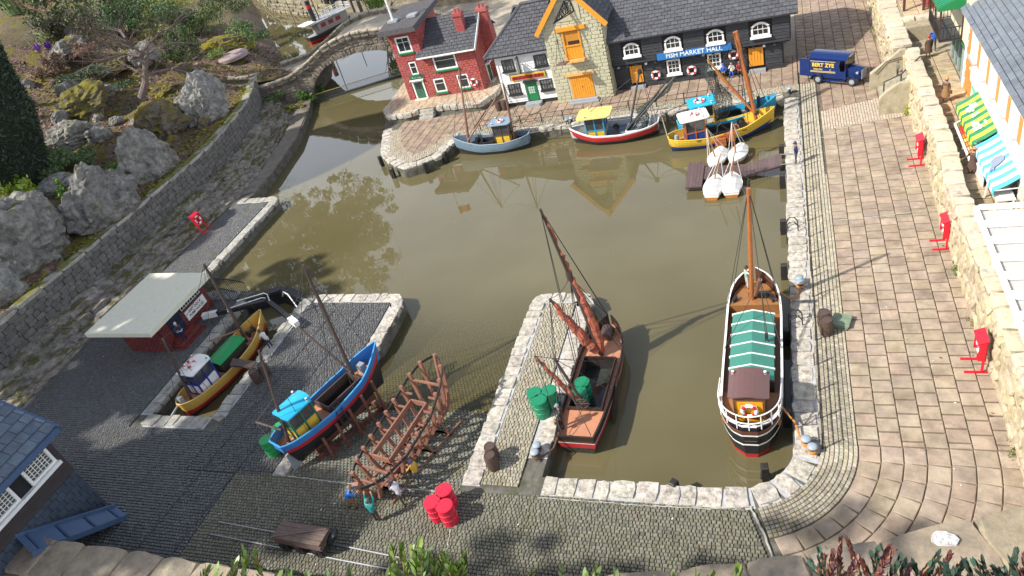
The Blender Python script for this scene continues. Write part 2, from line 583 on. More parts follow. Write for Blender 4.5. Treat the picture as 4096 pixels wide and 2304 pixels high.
g.add([(-28.1, 20.5, 0.93), (-16.75, 20.5, 0.93), (-16.75, 40, ramp_z(40)), (-28.1, 40, ramp_z(40)), (-28.1, 20.5, -2.2), (-16.75, 20.5, -2.2), (-16.75, 40, -2.2), (-28.1, 40, -2.2)],
 [(0, 1, 2, 3), (4, 7, 6, 5), (0, 4, 5, 1), (1, 5, 6, 2), (2, 6, 7, 3), (3, 7, 4, 0)])
slip = g.build('slipway', M_GROUND, kind='structure')
COB5 = bpy.data.meshes.new('cobble')
k_ = 0.34
COB5.from_pydata([(-.46, -.46, 0), (.46, -.46, 0), (.46, .46, 0), (-.46, .46, 0), (-.45, -.45, .55), (.45, -.45, .55), (.45, .45, .55), (-.45, .45, .55), (-k_, -k_, 1), (k_, -k_, 1), (k_, k_, 1), (-k_, k_, 1)], [],
 [(8, 9, 10, 11)] + [f for i in range(4) for f in ((i, (i + 1) % 4, (i + 1) % 4 + 4, i + 4), (i + 4, (i + 1) % 4 + 4, (i + 1) % 4 + 8, i + 8))])
ZB = Q - 0.075
def sheet(name, poly, z, m, kind='structure'):
 g = MB()
 a = sum(poly[i][0] * poly[(i + 1) % len(poly)][1] - poly[(i + 1) % len(poly)][0] * poly[i][1] for i in range(len(poly)))
 if a < 0: poly = poly[::-1]
 g.quad(*[(x, y, z) for x, y in poly])
 return g.build(name, m, kind=kind)
def cobbles(name, poly, m, limit=0, ang=0.0, pitch=(0.2, 0.19), z=ZB, holes=(), bed=M_GROUND, seed=1, flip=False):
 par = sheet(name, poly, z, bed)
 if flip:
  rc = rows([(y, x) for x, y in poly], pitch[0], pitch[1], 0.5, 0.012, 0.12, [(h[2], h[3], h[0], h[1]) for h in holes], seed=seed)
  rc = [(c, d, a, b) for a, b, c, d in rc]
 else:
  rc = rows(poly, pitch[0], pitch[1], 0.4, 0.014, 0.3, holes, seed=seed, jv=.08)
 lay(par, 'cobble', rc, (0, 0, z), (1, 0, 0), (0, 1, 0), [COB5], m, 0.07, limit, jh=0.3, jr=0.08, seed=seed, stuff_name='cobbles')
 return par
def slabs(name, poly, m, du, dv, z=ZB, limit=300, flip=True, seed=2, stagger=0.35, bed=M_BED):
 par = sheet(name, poly, z, bed)
 if flip:
  rc = rows([(y, x) for x, y in poly], dv, du, stagger, 0.05, 0.06, seed=seed)
  rc = [(c, d, a + .03, b - .03) for a, b, c, d in rc]
 else:
  rc = rows(poly, du, dv, stagger, 0.05, 0.04, seed=seed)
 lay(par, 'slab', rc, (0, 0, z), (1, 0, 0), (0, 1, 0), [FLAT], m, 0.07, limit, jh=0.12, jr=0.012, seed=seed, stuff_name='slabs')
 return par
def kerb(name, path, wd, m=M_KERB, ln=0.95, side=1, z=Q, th=0.42, seed=0, out_=0.06, meshes=None):
 """big stones along a water edge; path runs with the water on its right when side=1"""
 rr = random.Random(seed)
 par = MB()
 pts = [V((x, y, 0)) for x, y in path]
 segs = []
 for a, b in zip(pts, pts[1:]):
  d = (b - a).normalized()
  nrm = V((-d.y, d.x, 0)) * side
  par.add([a + V((0, 0, z - 0.09)), b + V((0, 0, z - 0.09)), b + nrm * wd + V((0, 0, z - 0.09)), a + nrm * wd + V((0, 0, z - 0.09))],
    [(0, 1, 2, 3) if side > 0 else (3, 2, 1, 0)])
  segs.append((a, b, d, nrm))
 po = par.build(name, mat('kerb_mortar', (0.42, 0.42, 0.42), 0.9, 0.25, 3, bump=0.03), kind='structure')
 items = []
 me = [with_mat(x, m) for x in (meshes or STONES)]
 tot = sum((b - a).length for a, b, d, n in segs)
 def pt(s):
  for a, b, d, n in segs:
   l_ = (b - a).length
   if s <= l_ or (a, b) == (segs[-1][0], segs[-1][1]): return a + d * min(s, l_), d, n
   s -= l_
 s = 0.0
 while s < tot - 0.15:
  l_ = min(ln * rr.uniform(0.62, 1.4), tot - s)
  if tot - s - l_ < 0.4: l_ = tot - s
  c, d, n = pt(s + l_ / 2)
  p0, _, _ = pt(s)
  p1, _, _ = pt(s + l_)
  d = (p1 - p0).normalized() if (p1 - p0).length > 0.01 else d
  n = V((-d.y, d.x, 0)) * side
  w_ = wd * rr.uniform(0.9, 1.04)
  t_ = th * rr.uniform(0.93, 1.1)
  cc = c + n * (w_ / 2 - out_ * rr.uniform(0, 2.0)) + V((0, 0, z - th))
  items.append((cc, d * (l_ * 1.02 - 0.05), V((0, 0, 1)).cross(d) * w_ * 1.05, V((0, 0, t_)), rr.randrange(len(me)), rr.random()))
  s += l_
 place(po, 'kerb_stone', items, me, 300)
 return po
ARC = lambda cx_, cy_, r, a0, a1, n: [(cx_ + r * cos(a0 + (a1 - a0) * i / n), cy_ + r * sin(a0 + (a1 - a0) * i / n)) for i in range(n + 1)]
kerb('quay_kerb', [(-12.3, 21.72), (-3.2, 21.72)] + ARC(-3.2, 24.6, 2.88, -pi / 2, 0, 10)[1:] + [(-0.38, 63.4)], 1.15, side=-1, seed=3)
kerb('quay_kerb', [(-0.4, 63.8), (-11, 63.6), (-31.4, 63.25)], 0.85, side=-1, seed=4, ln=1.3)
kerb('quay_kerb', [(-31.9, 63.1), (-32.4, 62.4), (-33.0, 59.9), (-34.3, 58.6), (-36.1, 57.85), (-37.8, 59.0), (-40.1, 61.1), (-41.1, 62.7), (-42.0, 64.8), (-43.2, 68.2)], 1.15, side=-1, seed=5, ln=1.0)
kerb('pier_kerb', [(-16.78, 20.9), (-16.78, 36.1), (-16.15, 36.88), (-13.2, 36.88), (-12.5, 36.0), (-12.5, 22.9)], 1.05, side=-1, seed=6)
kerb('pier_kerb', [(-28.0, 20.6), (-27.6, 29.5), (-26.85, 32), (-27.05, 36.6), (-27.9, 37.55), (-35.2, 37.85)][::-1], 1.0, side=-1, seed=7)
kerb('dock_kerb', [(-36.5, 37.4), (-36.55, 24.85), (-42.0, 24.85), (-42.05, 37.4)], 1.05, m=M_KERBM, side=1, seed=8)
kerb('pier_kerb', [(-43.6, 38.75), (-49.2, 38.8), (-49.4, 54.2), (-50.1, 54.9), (-54.8, 55.1)], 1.0, m=M_KERBM, side=1, seed=9)
cobbles('cobbled_strip', [(0.78, 24.6), (2.35, 24.6), (2.4, 46), (2.2, 56), (2.3, 66), (0.95, 66), (0.8, 46)], M_COBL, 260, pitch=(0.21, 0.21), flip=True, bed=M_BED, seed=11)
slabs('promenade', [(2.42, 24.6), (8.95, 24.6), (8.9, 57.6), (2.42, 56.6)], M_SLAB, 0.93, 0.86, limit=300, seed=12)
cobbles('cobbled_patch', [(2.42, 56.65), (8.7, 57.65), (8.5, 60.4), (6.9, 61.3), (2.42, 60.1)], M_COBP, 0, pitch=(0.2, 0.2), flip=True, bed=M_BED, seed=13)
slabs('promenade', [(2.42, 60.15), (6.9, 61.35), (9, 61.2), (9, 92), (0.9, 92), (0.9, 66.1), (2.36, 66.1)], M_SLABD, 0.85, 0.85, limit=200, seed=14)
def ring_field(name, cx_, cy_, r0, r1, a0, a1, dr, dl, me, m, th, limit, piece, bed, clip=None, gap=0.03, seed=0):
 par = sheet(name, ARC(cx_, cy_, r0, a0, a1, 24) + ARC(cx_, cy_, r1, a1, a0, 24), ZB, bed)
 rr = random.Random(seed)
 items, me = [], [with_mat(me, m)]
 k, r = 0, r0
 while r < r1 - 0.01:
  h = dr
  n = max(1, round((a1 - a0) * (r + h / 2) / dl))
  for i in range(n):
   a = a0 + (a1 - a0) * (i + 0.5) / n
   c = V((cx_ + (r + h / 2) * cos(a), cy_ + (r + h / 2) * sin(a), ZB))
   if clip and not clip(c): continue
   u = V((cos(a), sin(a), 0)); t = V((-sin(a), cos(a), 0))
   items.append((c, t * ((a1 - a0) * (r + h / 2) / n - gap), -u * (h - gap), V((0, 0, th * rr.uniform(0.85, 1.1))), 0, rr.random()))
  r += h
  k += 1
 place(par, piece, items, me, limit, piece + 's')
ring_field('cobbled_strip', -3.2, 24.6, 4.02, 5.62, radians(-72), 0, 0.2, 0.21, COB5, M_COBL, 0.07, 180, 'cobble', M_BED, gap=0.01, seed=15)
ring_field('promenade', -3.2, 24.6, 5.64, 12.9, radians(-70), 0, 0.92, 0.95, FLAT, M_SLAB, 0.07, 150, 'slab', M_BED, clip=lambda c: c.y > 15, gap=0.05, seed=16)
cobbles('cobbled_yard', [(-2.35, 20.55), (-1.25, 17.6), (-0.4, 13.6), (-31.6, 13.6), (-31.6, 20.6), (-28.2, 20.55), (-16.8, 20.5), (-12.6, 20.55)], M_COBY, 300, seed=21)
cobbles('cobbled_pier', [(-15.68, 21.0), (-13.6, 21.0), (-13.6, 35.7), (-15.68, 35.7)], M_COBL, 200, pitch=(0.21, 0.2), seed=22)
cobbles('cobbled_pier', [(-35.4, 20.62), (-29.0, 20.6), (-28.6, 29.6), (-27.9, 32), (-28.1, 36.5), (-35.4, 36.7)], M_COBD, 260, seed=23)
cobbles('cobbled_slip', [(-55.4, 12.5), (-31.65, 12.5), (-31.65, 20.58), (-35.45, 20.6), (-35.45, 23.7), (-43.1, 23.7), (-43.1, 37.7), (-55.4, 37.7)], M_COBD, 200, seed=24)
cobbles('cobbled_slip', [(-55.4, 37.72), (-50.25, 37.72), (-50.45, 53.9), (-55.2, 54.0)], M_COBD, 0, seed=25)
U_, W_ = V((1, 0, 0)), V((0, 1, -0.155)).normalized()
rc = rows([(-28.0, 0.02), (-16.8, 0.02), (-16.8, 19), (-28.0, 19)], 0.24, 0.22, 0.5, 0.02, 0.1, seed=26)
lay(slip, 'cobble', rc, (0, 20.5, 0.93), U_, W_, [COB5], mat('cobble_slip', (0.17, 0.165, 0.13), 0.6, 0.3, 4, bump=0.02, rnd=0.4, dirt=(0.20, 0.17, 0.05), damt=0.35, dscale=0.4), 0.06, 120, jh=0.3, jr=0.05, stuff_name='cobbles')
MCR = mat('pale_mortar', (0.38, 0.38, 0.33), 0.95, 0.2, 5)
def seam(pts, w0=0.03, z=Q + 0.004, seed=0):
 rr = random.Random(seed)
 g = MB()
 P = []
 for a, b in zip(pts, pts[1:]):
  n = max(2, int(hypot(b[0] - a[0], b[1] - a[1]) / 0.18))
  P += [(a[0] + (b[0] - a[0]) * i / n + rr.uniform(-.025, .025), a[1] + (b[1] - a[1]) * i / n + rr.uniform(-.025, .025)) for i in range(n)]
 for a, b in zip(P, P[1:]):
  d = V((b[0] - a[0], b[1] - a[1], 0)).normalized()
  n = V((-d.y, d.x, 0)) * w0 * rr.uniform(0.5, 1.3)
  g.add([(a[0] - n.x, a[1] - n.y, z), (b[0] - n.x, b[1] - n.y, z), (b[0] + n.x, b[1] + n.y, z), (a[0] + n.x, a[1] + n.y, z)], [(0, 1, 2, 3)])
 g.build('mortar_seam', MCR, kind='structure')
seam([(-27.8, 20.62), (-22, 20.35), (-16.9, 20.35)], 0.05, seed=1)
seam([(-2.3, 20.8), (-1.6, 19.2), (-0.8, 16.5), (-0.6, 15)], 0.045, seed=2)
seam([(-16.4, 18.2), (-16.2, 17.2), (-16.5, 16.1), (-15.9, 14.8)], 0.03, seed=3)
seam([(2.45, 43.6), (4.5, 43.7), (6.5, 43.9), (8.6, 44.2)], 0.035, seed=4)
seam([(1.0, 55.2), (2.6, 55.4), (4.5, 57.0), (6.8, 57.7)], 0.035, seed=5)
seam([(-12.4, 20.42), (-7.4, 20.42), (-4, 20.5), (-2.4, 20.75)], 0.03, seed=6)
cobbles('cobbled_strip', [(-31.0, 64.15), (-0.5, 64.7), (0.9, 64.8), (0.9, 66.05), (-31.0, 65.4)], M_COBL, 0, pitch=(0.22, 0.22), bed=M_BED, seed=31)
slabs('north_quay', [(-30.9, 65.45), (0.85, 66.1), (0.85, 73), (-30.9, 73)], M_SLABD, 0.95, 0.95, limit=260, seed=32)
slabs('north_quay', [(-38.6, 61.5), (-36.0, 60.5), (-33.0, 63.5), (-31, 65.4), (-31, 69.9), (-41.2, 69.8), (-40.8, 66)], M_SLABD, 0.95, 0.95, limit=80, seed=33, z=ZB - 0.002)
nose = [(-32.0, 64.2), (-33.6, 61.9), (-34.9, 60.0), (-36.1, 59.1), (-37.2, 60.2), (-39.2, 62.2), (-40.3, 64.0), (-41.2, 67.0)]
cobbles('cobbled_strip', [(-31.05, 64.2), (-32.3, 63.9), (-34.1, 60.6), (-36.1, 59.0), (-38.6, 60.8), (-40.4, 63.3), (-41.9, 67.8), (-40.6, 67.8), (-39.4, 64.5), (-37.6, 62.2), (-36.3, 61.0), (-35.2, 61.8), (-33.3, 65.4), (-31.05, 65.4)], M_COBL, 0, pitch=(0.22, 0.22), z=ZB + 0.003, bed=M_BED, seed=34)
TR = [(-44.6, 72.0), (-43.3, 69.9), (-40.6, 69.8), (-38.3, 70.8), (-34.5, 70.4), (-31.4, 70.2), (-30.3, 72.9), (-30.8, 84), (-46, 86), (-45.4, 80.5)]
g = MB()
g.prism(TR, 0.9, 1.86)
tr_ = g.build('terrace', M_WALLW, kind='structure')
rc = rows([(x, y) for x, y in TR], 0.95, 0.95, 0.3, 0.05, 0.05, seed=35)
lay(tr_, 'slab', rc, (0, 0, 1.862), (1, 0, 0), (0, 1, 0), [FLAT], mat('slab_tan', (0.46, 0.36, 0.25), 0.75, 0.2, 1.6, bump=0.02, rnd=0.15, dirt=(0.25, 0.19, 0.12), damt=0.35), 0.05, 150, jr=0.01)
kerb('terrace_edge', [(-44.9, 76), (-44.6, 72.0), (-43.3, 69.85), (-40.6, 69.75), (-39.3, 70.4)], 0.7, side=1, z=1.95, th=0.55, seed=36, ln=0.8)
kerb('terrace_edge', [(-37.2, 70.6), (-34.5, 70.3), (-31.4, 70.1), (-30.2, 72.9), (-30.4, 75)], 0.7, side=1, z=1.95, th=0.6, seed=37, ln=0.8)
ste = thing('stone_steps', 'grey stone steps up to the red house terrace', 'steps', (-38.2, 69.9, Q))
for i in range(3):
 g = MB()
 g.bev(-39.1, -37.35, 69.55 + 0.33 * i, 70.6, Q + 0.28 * i, Q + 0.28 * i + 0.275, 0.04)
 g.build('step', M_KERBM, ste)
M_GRAV = mat('fine_gravel', (0.42, 0.36, 0.27), 0.95, 0.45, 9, bump=0.06, bscale=14, dirt=(0.24, 0.21, 0.16), damt=0.2)
sheet('gravel_path', [(-47, 86.5), (-30.8, 84.2), (-30.4, 73.05), (-30.4, 73.02), (0.9, 73.02), (0.88, 92.02), (20, 92.02), (20, 184), (-80, 190), (-61.5, 109.8), (-49, 92)], 0.945, M_GRAV)
# ================================================================ WEST BANK: revetment, ledges, rock garden
M_REV = mat('revetment_stone', (0.15, 0.143, 0.13), 0.9, 0.35, 2.0, bump=0.07, bscale=6, rnd=0.35, dirt=(0.09, 0.085, 0.07), damt=0.42, dscale=1.3)
M_COPE = mat('coping_weathered', (0.36, 0.34, 0.30), 0.9, 0.3, 2.0, bump=0.06, bscale=6, rnd=0.25, dirt=(0.17, 0.16, 0.13), damt=0.42, dscale=1.5, moss=(0.20, 0.19, 0.03), mossamt=0.15)
M_LEDGE = mat('ledge_rock', (0.26, 0.235, 0.20), 0.9, 0.55, 1.6, bump=0.14, bscale=3.5, rnd=0.25, dirt=(0.11, 0.095, 0.07), damt=0.45, dscale=0.9, moss=(0.13, 0.115, 0.03), mossamt=0.06)
M_BOULD = mat('boulder_limestone', (0.27, 0.26, 0.235), 0.9, 0.5, 2.2, bump=0.35, bscale=1.6, rnd=0.2, dirt=(0.10, 0.095, 0.085), damt=0.6, dscale=0.9, moss=(0.22, 0.19, 0.02), mossamt=0.0)
M_BOULM = mat('boulder_mossy', (0.16, 0.14, 0.11), 0.95, 0.5, 1.6, bump=0.3, bscale=3.0, rnd=0.2, dirt=(0.10, 0.09, 0.06), damt=0.45, dscale=0.6, moss=(0.24, 0.20, 0.02), mossamt=0.5)
M_SOIL = mat('bark_mulch', (0.15, 0.10, 0.08), 0.95, 0.8, 2.6, bump=0.3, bscale=3, dirt=(0.055, 0.06, 0.03), damt=0.3, dscale=0.3, moss=(0.20, 0.17, 0.02), mossamt=0.12)
WX = [(10, -60.5), (30, -60.5), (55, -60.7), (60, -61.0), (65, -61.9), (70, -63.2), (75, -64.9), (80, -67.4), (82.5, -69.0)]
def wall_x(y): return interp([a for a, b in WX], [b for a, b in WX], y)
g = MB()
ys = [10, 20, 30, 40, 50, 55, 60, 65, 70, 75, 80, 82.5]
for a, b in zip(ys, ys[1:]):
 xa, xb = wall_x(a), wall_x(b)
 g.add([(xa + .18, a, .9), (xb + .18, b, .9), (xb, b, 4.8), (xa, a, 4.8), (xa - 1.2, a, .9), (xb - 1.2, b, .9), (xb - 1.1, b, 4.8), (xa - 1.1, a, 4.8)],
 [(0, 1, 2, 3), (3, 2, 6, 7), (4, 7, 6, 5)] + ([(0, 3, 7, 4)] if a == 10 else []) + ([(1, 5, 6, 2)] if b == 82.5 else []))
rev = g.build('retaining_wall', mat('dark_joint', (0.07, 0.065, 0.055), 0.95, 0.3, 4), label='long dark stone revetment wall below the rock garden')
rev['category'] = 'stone wall'
rr = random.Random(5)
items, cop = [], []
me = [with_mat(x, M_REV) for x in STONES]
mc = [with_mat(x, M_COPE) for x in STONES]
z = 2.05
while z < 4.7:
 h = min(0.46 * rr.uniform(0.85, 1.2), 4.78 - z)
 y = 12 + rr.random()
 while y < 82:
  l_ = rr.uniform(0.7, 1.35)
  xa, xb = wall_x(y), wall_x(y + l_)
  k = 0.18 * (1 - (z - .9) / 3.9)
  d = V((xb - xa, l_, 0)).normalized()
  n = V((d.y, -d.x, 0))
  c = V(((xa + xb) / 2 + k, y + l_ / 2, z + h / 2)) - n * 0.25
  items.append((c, V((0, 0, 1)) * (h - .02) * 1.08, d * (l_ - 0.025) * 1.05, n * 0.36 * rr.uniform(.9, 1.12), rr.randrange(6), rr.random()))
  y += l_
 z += h
place(rev, 'stone', items, me, 300, 'wall_stones')
y = 11.0
while y < 82:
 l_ = rr.uniform(1.6, 3.2)
 xa, xb = wall_x(y), wall_x(y + l_)
 d = V((xb - xa, l_, 0)).normalized()
 n = V((d.y, -d.x, 0))
 c = V(((xa + xb) / 2, y + l_ / 2, 4.74)) - n * 0.42
 cop.append((c, n * 1.05 * rr.uniform(.94, 1.06), d * (l_ - 0.03) * 1.04, V((0, 0, 0.36 * rr.uniform(.85, 1.1))), rr.randrange(6), rr.random()))
 y += l_
place(rev, 'coping_stone', cop, mc, 300)
led = sheet('rock_bank', [(-60.6, 12), (-55.5, 12), (-55.45, 55.5), (-55.4, 61), (-57.1, 69.5), (-60.2, 78), (-62.5, 82), (-66, 82), (-62.8, 70), (-60.9, 60)], 0.96, M_LEDGE)
items, me = [], [with_mat(stone_me(70 + i, 0.12, 3), M_LEDGE) for i in range(6)]
for off, zt, th, wd, ln in ((0.75, 2.4, 1.6, 1.9, 2.3), (2.3, 1.95, 1.3, 1.7, 1.9), (3.6, 1.5, 0.8, 1.3, 1.6), (4.55, 1.2, 0.5, 0.9, 1.3)):
 y = 12.0
 while y < 81:
  l_ = ln * rr.uniform(0.6, 1.5)
  sq = 1.0 if y < 58 else max(0.72, 1 - (y - 58) / 70)
  xa, xb = wall_x(y) + off * sq, wall_x(y + l_) + off * sq
  d = V((xb - xa, l_, 0)).normalized()
  n = V((d.y, -d.x, 0))
  t = th * rr.uniform(0.85, 1.1)
  c = V(((xa + xb) / 2 + rr.uniform(-.15, .15), y + l_ / 2, zt * rr.uniform(.93, 1.07) - t))
  items.append((c, n * wd * rr.uniform(.9, 1.25), d * l_ * 1.15, V((rr.uniform(-.08, .08), 0, t)), rr.randrange(6), rr.random()))
  y += l_
place(led, 'ledge_rock', items, me, 300)
g = MB()
P = [(-55.4, 56.2), (-53.9, 56.6), (-54.3, 61), (-56.2, 69.5), (-59.5, 78), (-61.5, 79), (-58.4, 69.5), (-56.4, 62)]
g.prism(P, 0.4, 1.02)
g.build('bank_apron', mat('apron', (0.20, 0.175, 0.14), 0.85, 0.3, 1.5, bump=0.05, dirt=(0.11, 0.10, 0.06), damt=0.4), kind='structure')
def coast_x(y):
 return interp([84, 90, 111, 140, 175], [-62.5, -66.5, -84.5, -107.5, -135], y)
def garden_h(x, y):
 if y < 84: d = wall_x(min(y, 82.5)) - 1.0 - x
 else: d = coast_x(y) - x
 inl = 4.75 + 0.20 * max(0, d - 1.5) + 0.0012 * max(0, d - 10) ** 2
 inl = min(inl, 16 + 0.03 * d)
 b = (noise.noise(V((x * .13, y * .13, 1))) * 1.3 + noise.noise(V((x * .4, y * .4, 5))) * 0.5) * min(1, max(0, d) / 5)
 if y >= 83:
  k = min(1.0, max(0, d) / 7.0)
  f = min(1, (y - 83) / 7)
  shore = -0.6 + (inl - 1.4 + 0.6) * (k ** 0.7)
  inl = inl * (1 - f) + shore * f
  b *= k
 if y > 78:                                          # path ramp of the bridge
  q = exp(-((x + 70) ** 2) / 60 - ((y - 86) ** 2) / 30)
  inl = inl * (1 - q) + 4.0 * q
  b *= 1 - q
 return inl + b
xs = [-60.0 - 1.45 - i * 1.15 for i in range(64)]
xs += [xs[-1] - 4 * (i + 1) * (1 + i * .06) for i in range(34)]
yy = [8 + 1.5 * i for i in range(76)] + [124 + 4.5 * i for i in range(20)]
g = MB()
vs, fs, idx = [], [], {}
for j, y in enumerate(yy):
 for i, x in enumerate(xs):
  xo = x
  if y < 84: xo = x + (wall_x(min(y, 82.5)) + 60.5)
  else: xo = x + (coast_x(y) + 60.5 + 1.5)
  idx[i, j] = len(vs)
  vs.append((xo, y, garden_h(xo, y)))
for j in range(len(yy) - 1):
 for i in range(len(xs) - 1):
  fs.append((idx[i, j], idx[i + 1, j], idx[i + 1, j + 1], idx[i, j + 1])[::-1])
g.add(vs, fs)
ter = g.build('terrain', M_SOIL, kind='structure', smooth=True)
def on_ground(px, py, h=garden_h, lo=2.0):
 """where the line of sight through a photograph point meets the garden"""
 d = ray(px, py)
 t = 45.0
 while t < 400:
  p_ = d * t
  if CAMZ + p_[2] < max(lo, h(p_[0], p_[1])): break
  t *= 1.004
 p_ = d * t
 return V((p_[0], p_[1], h(p_[0], p_[1]))), t
def boulder(px, py, wpx, hpx, label, m=M_BOULD, seed=0, asp=0.8, bury=0.3, sharp=1.0):
 """px, py is the middle of the rock in the photograph, wpx, hpx its size there"""
 p_, t = on_ground(px, py + hpx * 0.42)
 wd, ht = wpx / 2887 * t, hpx / 2887 * t
 bm = bmesh.new()
 bmesh.ops.create_icosphere(bm, subdivisions=5 if wpx > 200 else 4, radius=0.5)
 o3 = V((seed * 3.1, seed * 1.7, seed))
 pl_ = []
 rr = random.Random(seed * 13 + 3)
 for i in range(18):
  n = V((rr.gauss(0, 1), rr.gauss(0, 1), rr.gauss(0, .8))).normalized()
  pl_.append((n, rr.uniform(.31, .45)))
 for q in bm.verts:
  c = q.co.copy()
  for n, dd in pl_:
   e = c.dot(n) - dd * 1.0
   if e > 0: c -= n * e * 0.9 * sharp
  c += c.normalized() * (noise.noise(c * 3.1 + o3) * 0.09 + abs(noise.noise(c * 6.5 + o3)) * -0.12 + noise.noise(c * 17 + o3) * 0.05)
  q.co = c
 me = bpy.data.meshes.new('boulder')
 bm.to_mesh(me)
 bm.free()
 me.materials.append(m)
 o = mesh_obj('boulder', me)
 o.location = (p_.x, p_.y, p_.z + ht * (0.5 - bury))
 o.scale = (wd * 1.1, wd * asp * 1.1, ht * 1.25)
 o.rotation_euler = (rr.uniform(-.15, .15), rr.uniform(-.15, .15), rr.uniform(0, 0.5) + 0.9)
 tagp(o, label, 'boulder', 'boulders in the rock garden')
 return o
BOUL = [
 (135, 880, 400, 330, 'huge rounded grey boulder nearest the lower left of the garden', M_BOULD, .8),
 (450, 760, 330, 280, 'broad grey boulder with moss at its wall side, above the revetment', M_BOULD, .7),
 (615, 590, 250, 260, 'pale pointed limestone boulder with a notch, beside the wall coping', M_BOULD, .6),
 (840, 375, 230, 210, 'tall whitish boulder near the bridge end, moss down its left flank', M_BOULD, .6),
 (690, 450, 260, 170, 'dark boulder capped in bright yellow green moss beside the tall pale one', M_BOULM, .8),
 (340, 395, 270, 120, 'low domed boulder wholly covered in olive moss', M_BOULM, .9),
 (290, 350, 110, 90, 'small white jagged rock behind the moss dome', M_BOULD, .7),
 (300, 530, 230, 120, 'cream and grey split boulder left of the bare tree', M_BOULD, .7),
 (410, 525, 110, 80, 'small grey boulder touching the split cream one', M_BOULD, .7),
 (225, 725, 190, 80, 'long flat grey rock between the two largest boulders', M_BOULD, .6),
 (50, 1120, 170, 180, 'jagged pale rock at the very left edge behind the wall', M_BOULD, .7),
 (300, 215, 190, 80, 'white craggy rock below the daffodil clump', M_BOULD, .7),
 (290, 130, 120, 110, 'rounded tan boulder under the dark shrub', M_BOULD, .9),
 (600, 225, 150, 80, 'blue grey boulder behind the bare tree trunk', M_BOULD, .7),
 (430, 360, 110, 45, 'flat tan slab of rock left of the tree base', M_BOULD, .8),
 (420, 280, 260, 60, 'long low rock edged with orange moss behind the tree', M_BOULM, .8),
 (930, 170, 230, 90, 'low dark rock bank covered in golden moss by the manhole', M_BOULM, .9),
 (650, 360, 110, 40, 'small lump of brilliant green moss on rock right of the trunk', M_BOULM, .8),
 (250, 460, 80, 60, 'dark stone in the shade of the clipped yew', M_BOULD, .8),
]
for i, (a, b, c, d, lab, m_, asp) in enumerate(BOUL):
 boulder(a, b, c, d, lab, m_, i + 1, asp)
def leaf_mat(name, col, var=0.45, rough=0.6, trans=0.25, rnd=0.5):
 m = mat(name, col, rough, var, 1.2, rnd=rnd)
 return m
def leaves(g, c, rad, n, size, rr, shell=0.55, up=0.0, quad=True, lobes=None, aspect=0.5, zmin=-9):
 """leaf-sized faces spread through clumps that fill an ellipsoid"""
 c = V(c)
 lob = lobes or []
 if not lob:
  for i in range(26):
   d = V((rr.gauss(0, 1), rr.gauss(0, 1), rr.gauss(0, 1))).normalized() * rr.uniform(.35, 1.0)
   lob.append((d, rr.uniform(.16, .34)))
 for i in range(n):
  d, r = lob[rr.randrange(len(lob))]
  q = V((rr.gauss(0, 1), rr.gauss(0, 1), rr.gauss(0, 1))).normalized() * r * rr.uniform(.5, 1.0)
  p_ = V(((d.x + q.x) * rad[0], (d.y + q.y) * rad[1], (d.z + q.z) * rad[2]))
  if p_.z < zmin: continue
  p_ += c
  s = size * rr.uniform(.6, 1.4)
  t = V((rr.gauss(0, 1), rr.gauss(0, 1), rr.gauss(0, 1) + up)).normalized()
  b = t.cross(V((rr.gauss(0, 1), rr.gauss(0, 1), rr.gauss(0, 1)))).normalized()
  g.cr = rr.random()
  g.add([p_ - t * s * .5, p_ + b * s * aspect * .5, p_ + t * s * .5, p_ - b * s * aspect * .5], [(0, 1, 2, 3)])
 g.cr = 0
def blob(g, c, rad, seed, sub=3, amp=.16):
 bm = bmesh.new()
 bmesh.ops.create_icosphere(bm, subdivisions=sub, radius=1)
 o3 = V((seed * 2.3, 1, seed))
 vs = []
 for q in bm.verts:
  f = 1 + noise.noise(q.co * 2 + o3) * amp * 2 + noise.noise(q.co * 6 + o3) * amp
  vs.append((c[0] + q.co.x * rad[0] * f, c[1] + q.co.y * rad[1] * f, c[2] + q.co.z * rad[2] * f))
 g.add(vs, [tuple(v.index for v in f.verts) for f in bm.faces])
 bm.free()
def shrub(px, py, wpx, hpx, label, col, leaf=0.35, n=5000, cat='shrub', name='shrub', seed=1, flat=0.55, group=None, up=0.4, aspect=.4, d=0.8):
 p_, t = on_ground(px, py + hpx * .45)
 a, b = wpx / 2887 * t * .5, hpx / 2887 * t * .5
 o = thing(name, label, cat, p_, group)
 g = MB()
 rr = random.Random(seed)
 c = p_ + V((0, 0, b * 0.9))
 lob = []
 for i in range(34):
  dd = V((rr.gauss(0, 1), rr.gauss(0, 1), abs(rr.gauss(0, 1)) * .9)).normalized() * rr.uniform(.3, .95)
  lob.append((dd, rr.uniform(.14, .32)))
 leaves(g, c - V((0, 0, b * .6)), (a, a * d, b * 1.5), n, leaf, rr, lobes=lob, up=up, aspect=aspect)
 g.build('foliage', leaf_mat('leaf_' + str(col), col), o)
 g = MB()
 for i in range(7):
  dd = lob[i][0]
  g.tube([p_ + V((0, 0, -.3)), p_ + V((dd.x * a * .4, dd.y * a * .4, b * .5)), p_ + V((dd.x * a * .8, dd.y * a * .8, b * (.4 + dd.z)))], [.12, .08, .03], 5)
 g.build('stem', mat('bark', (0.16, 0.12, 0.09), .9, .3, 3, bump=.03), o)
 return o
shrub(1010 * .53, 640 * .53 - 40, 200, 60, 'x', (0.05, 0.09, 0.03)) if False else None
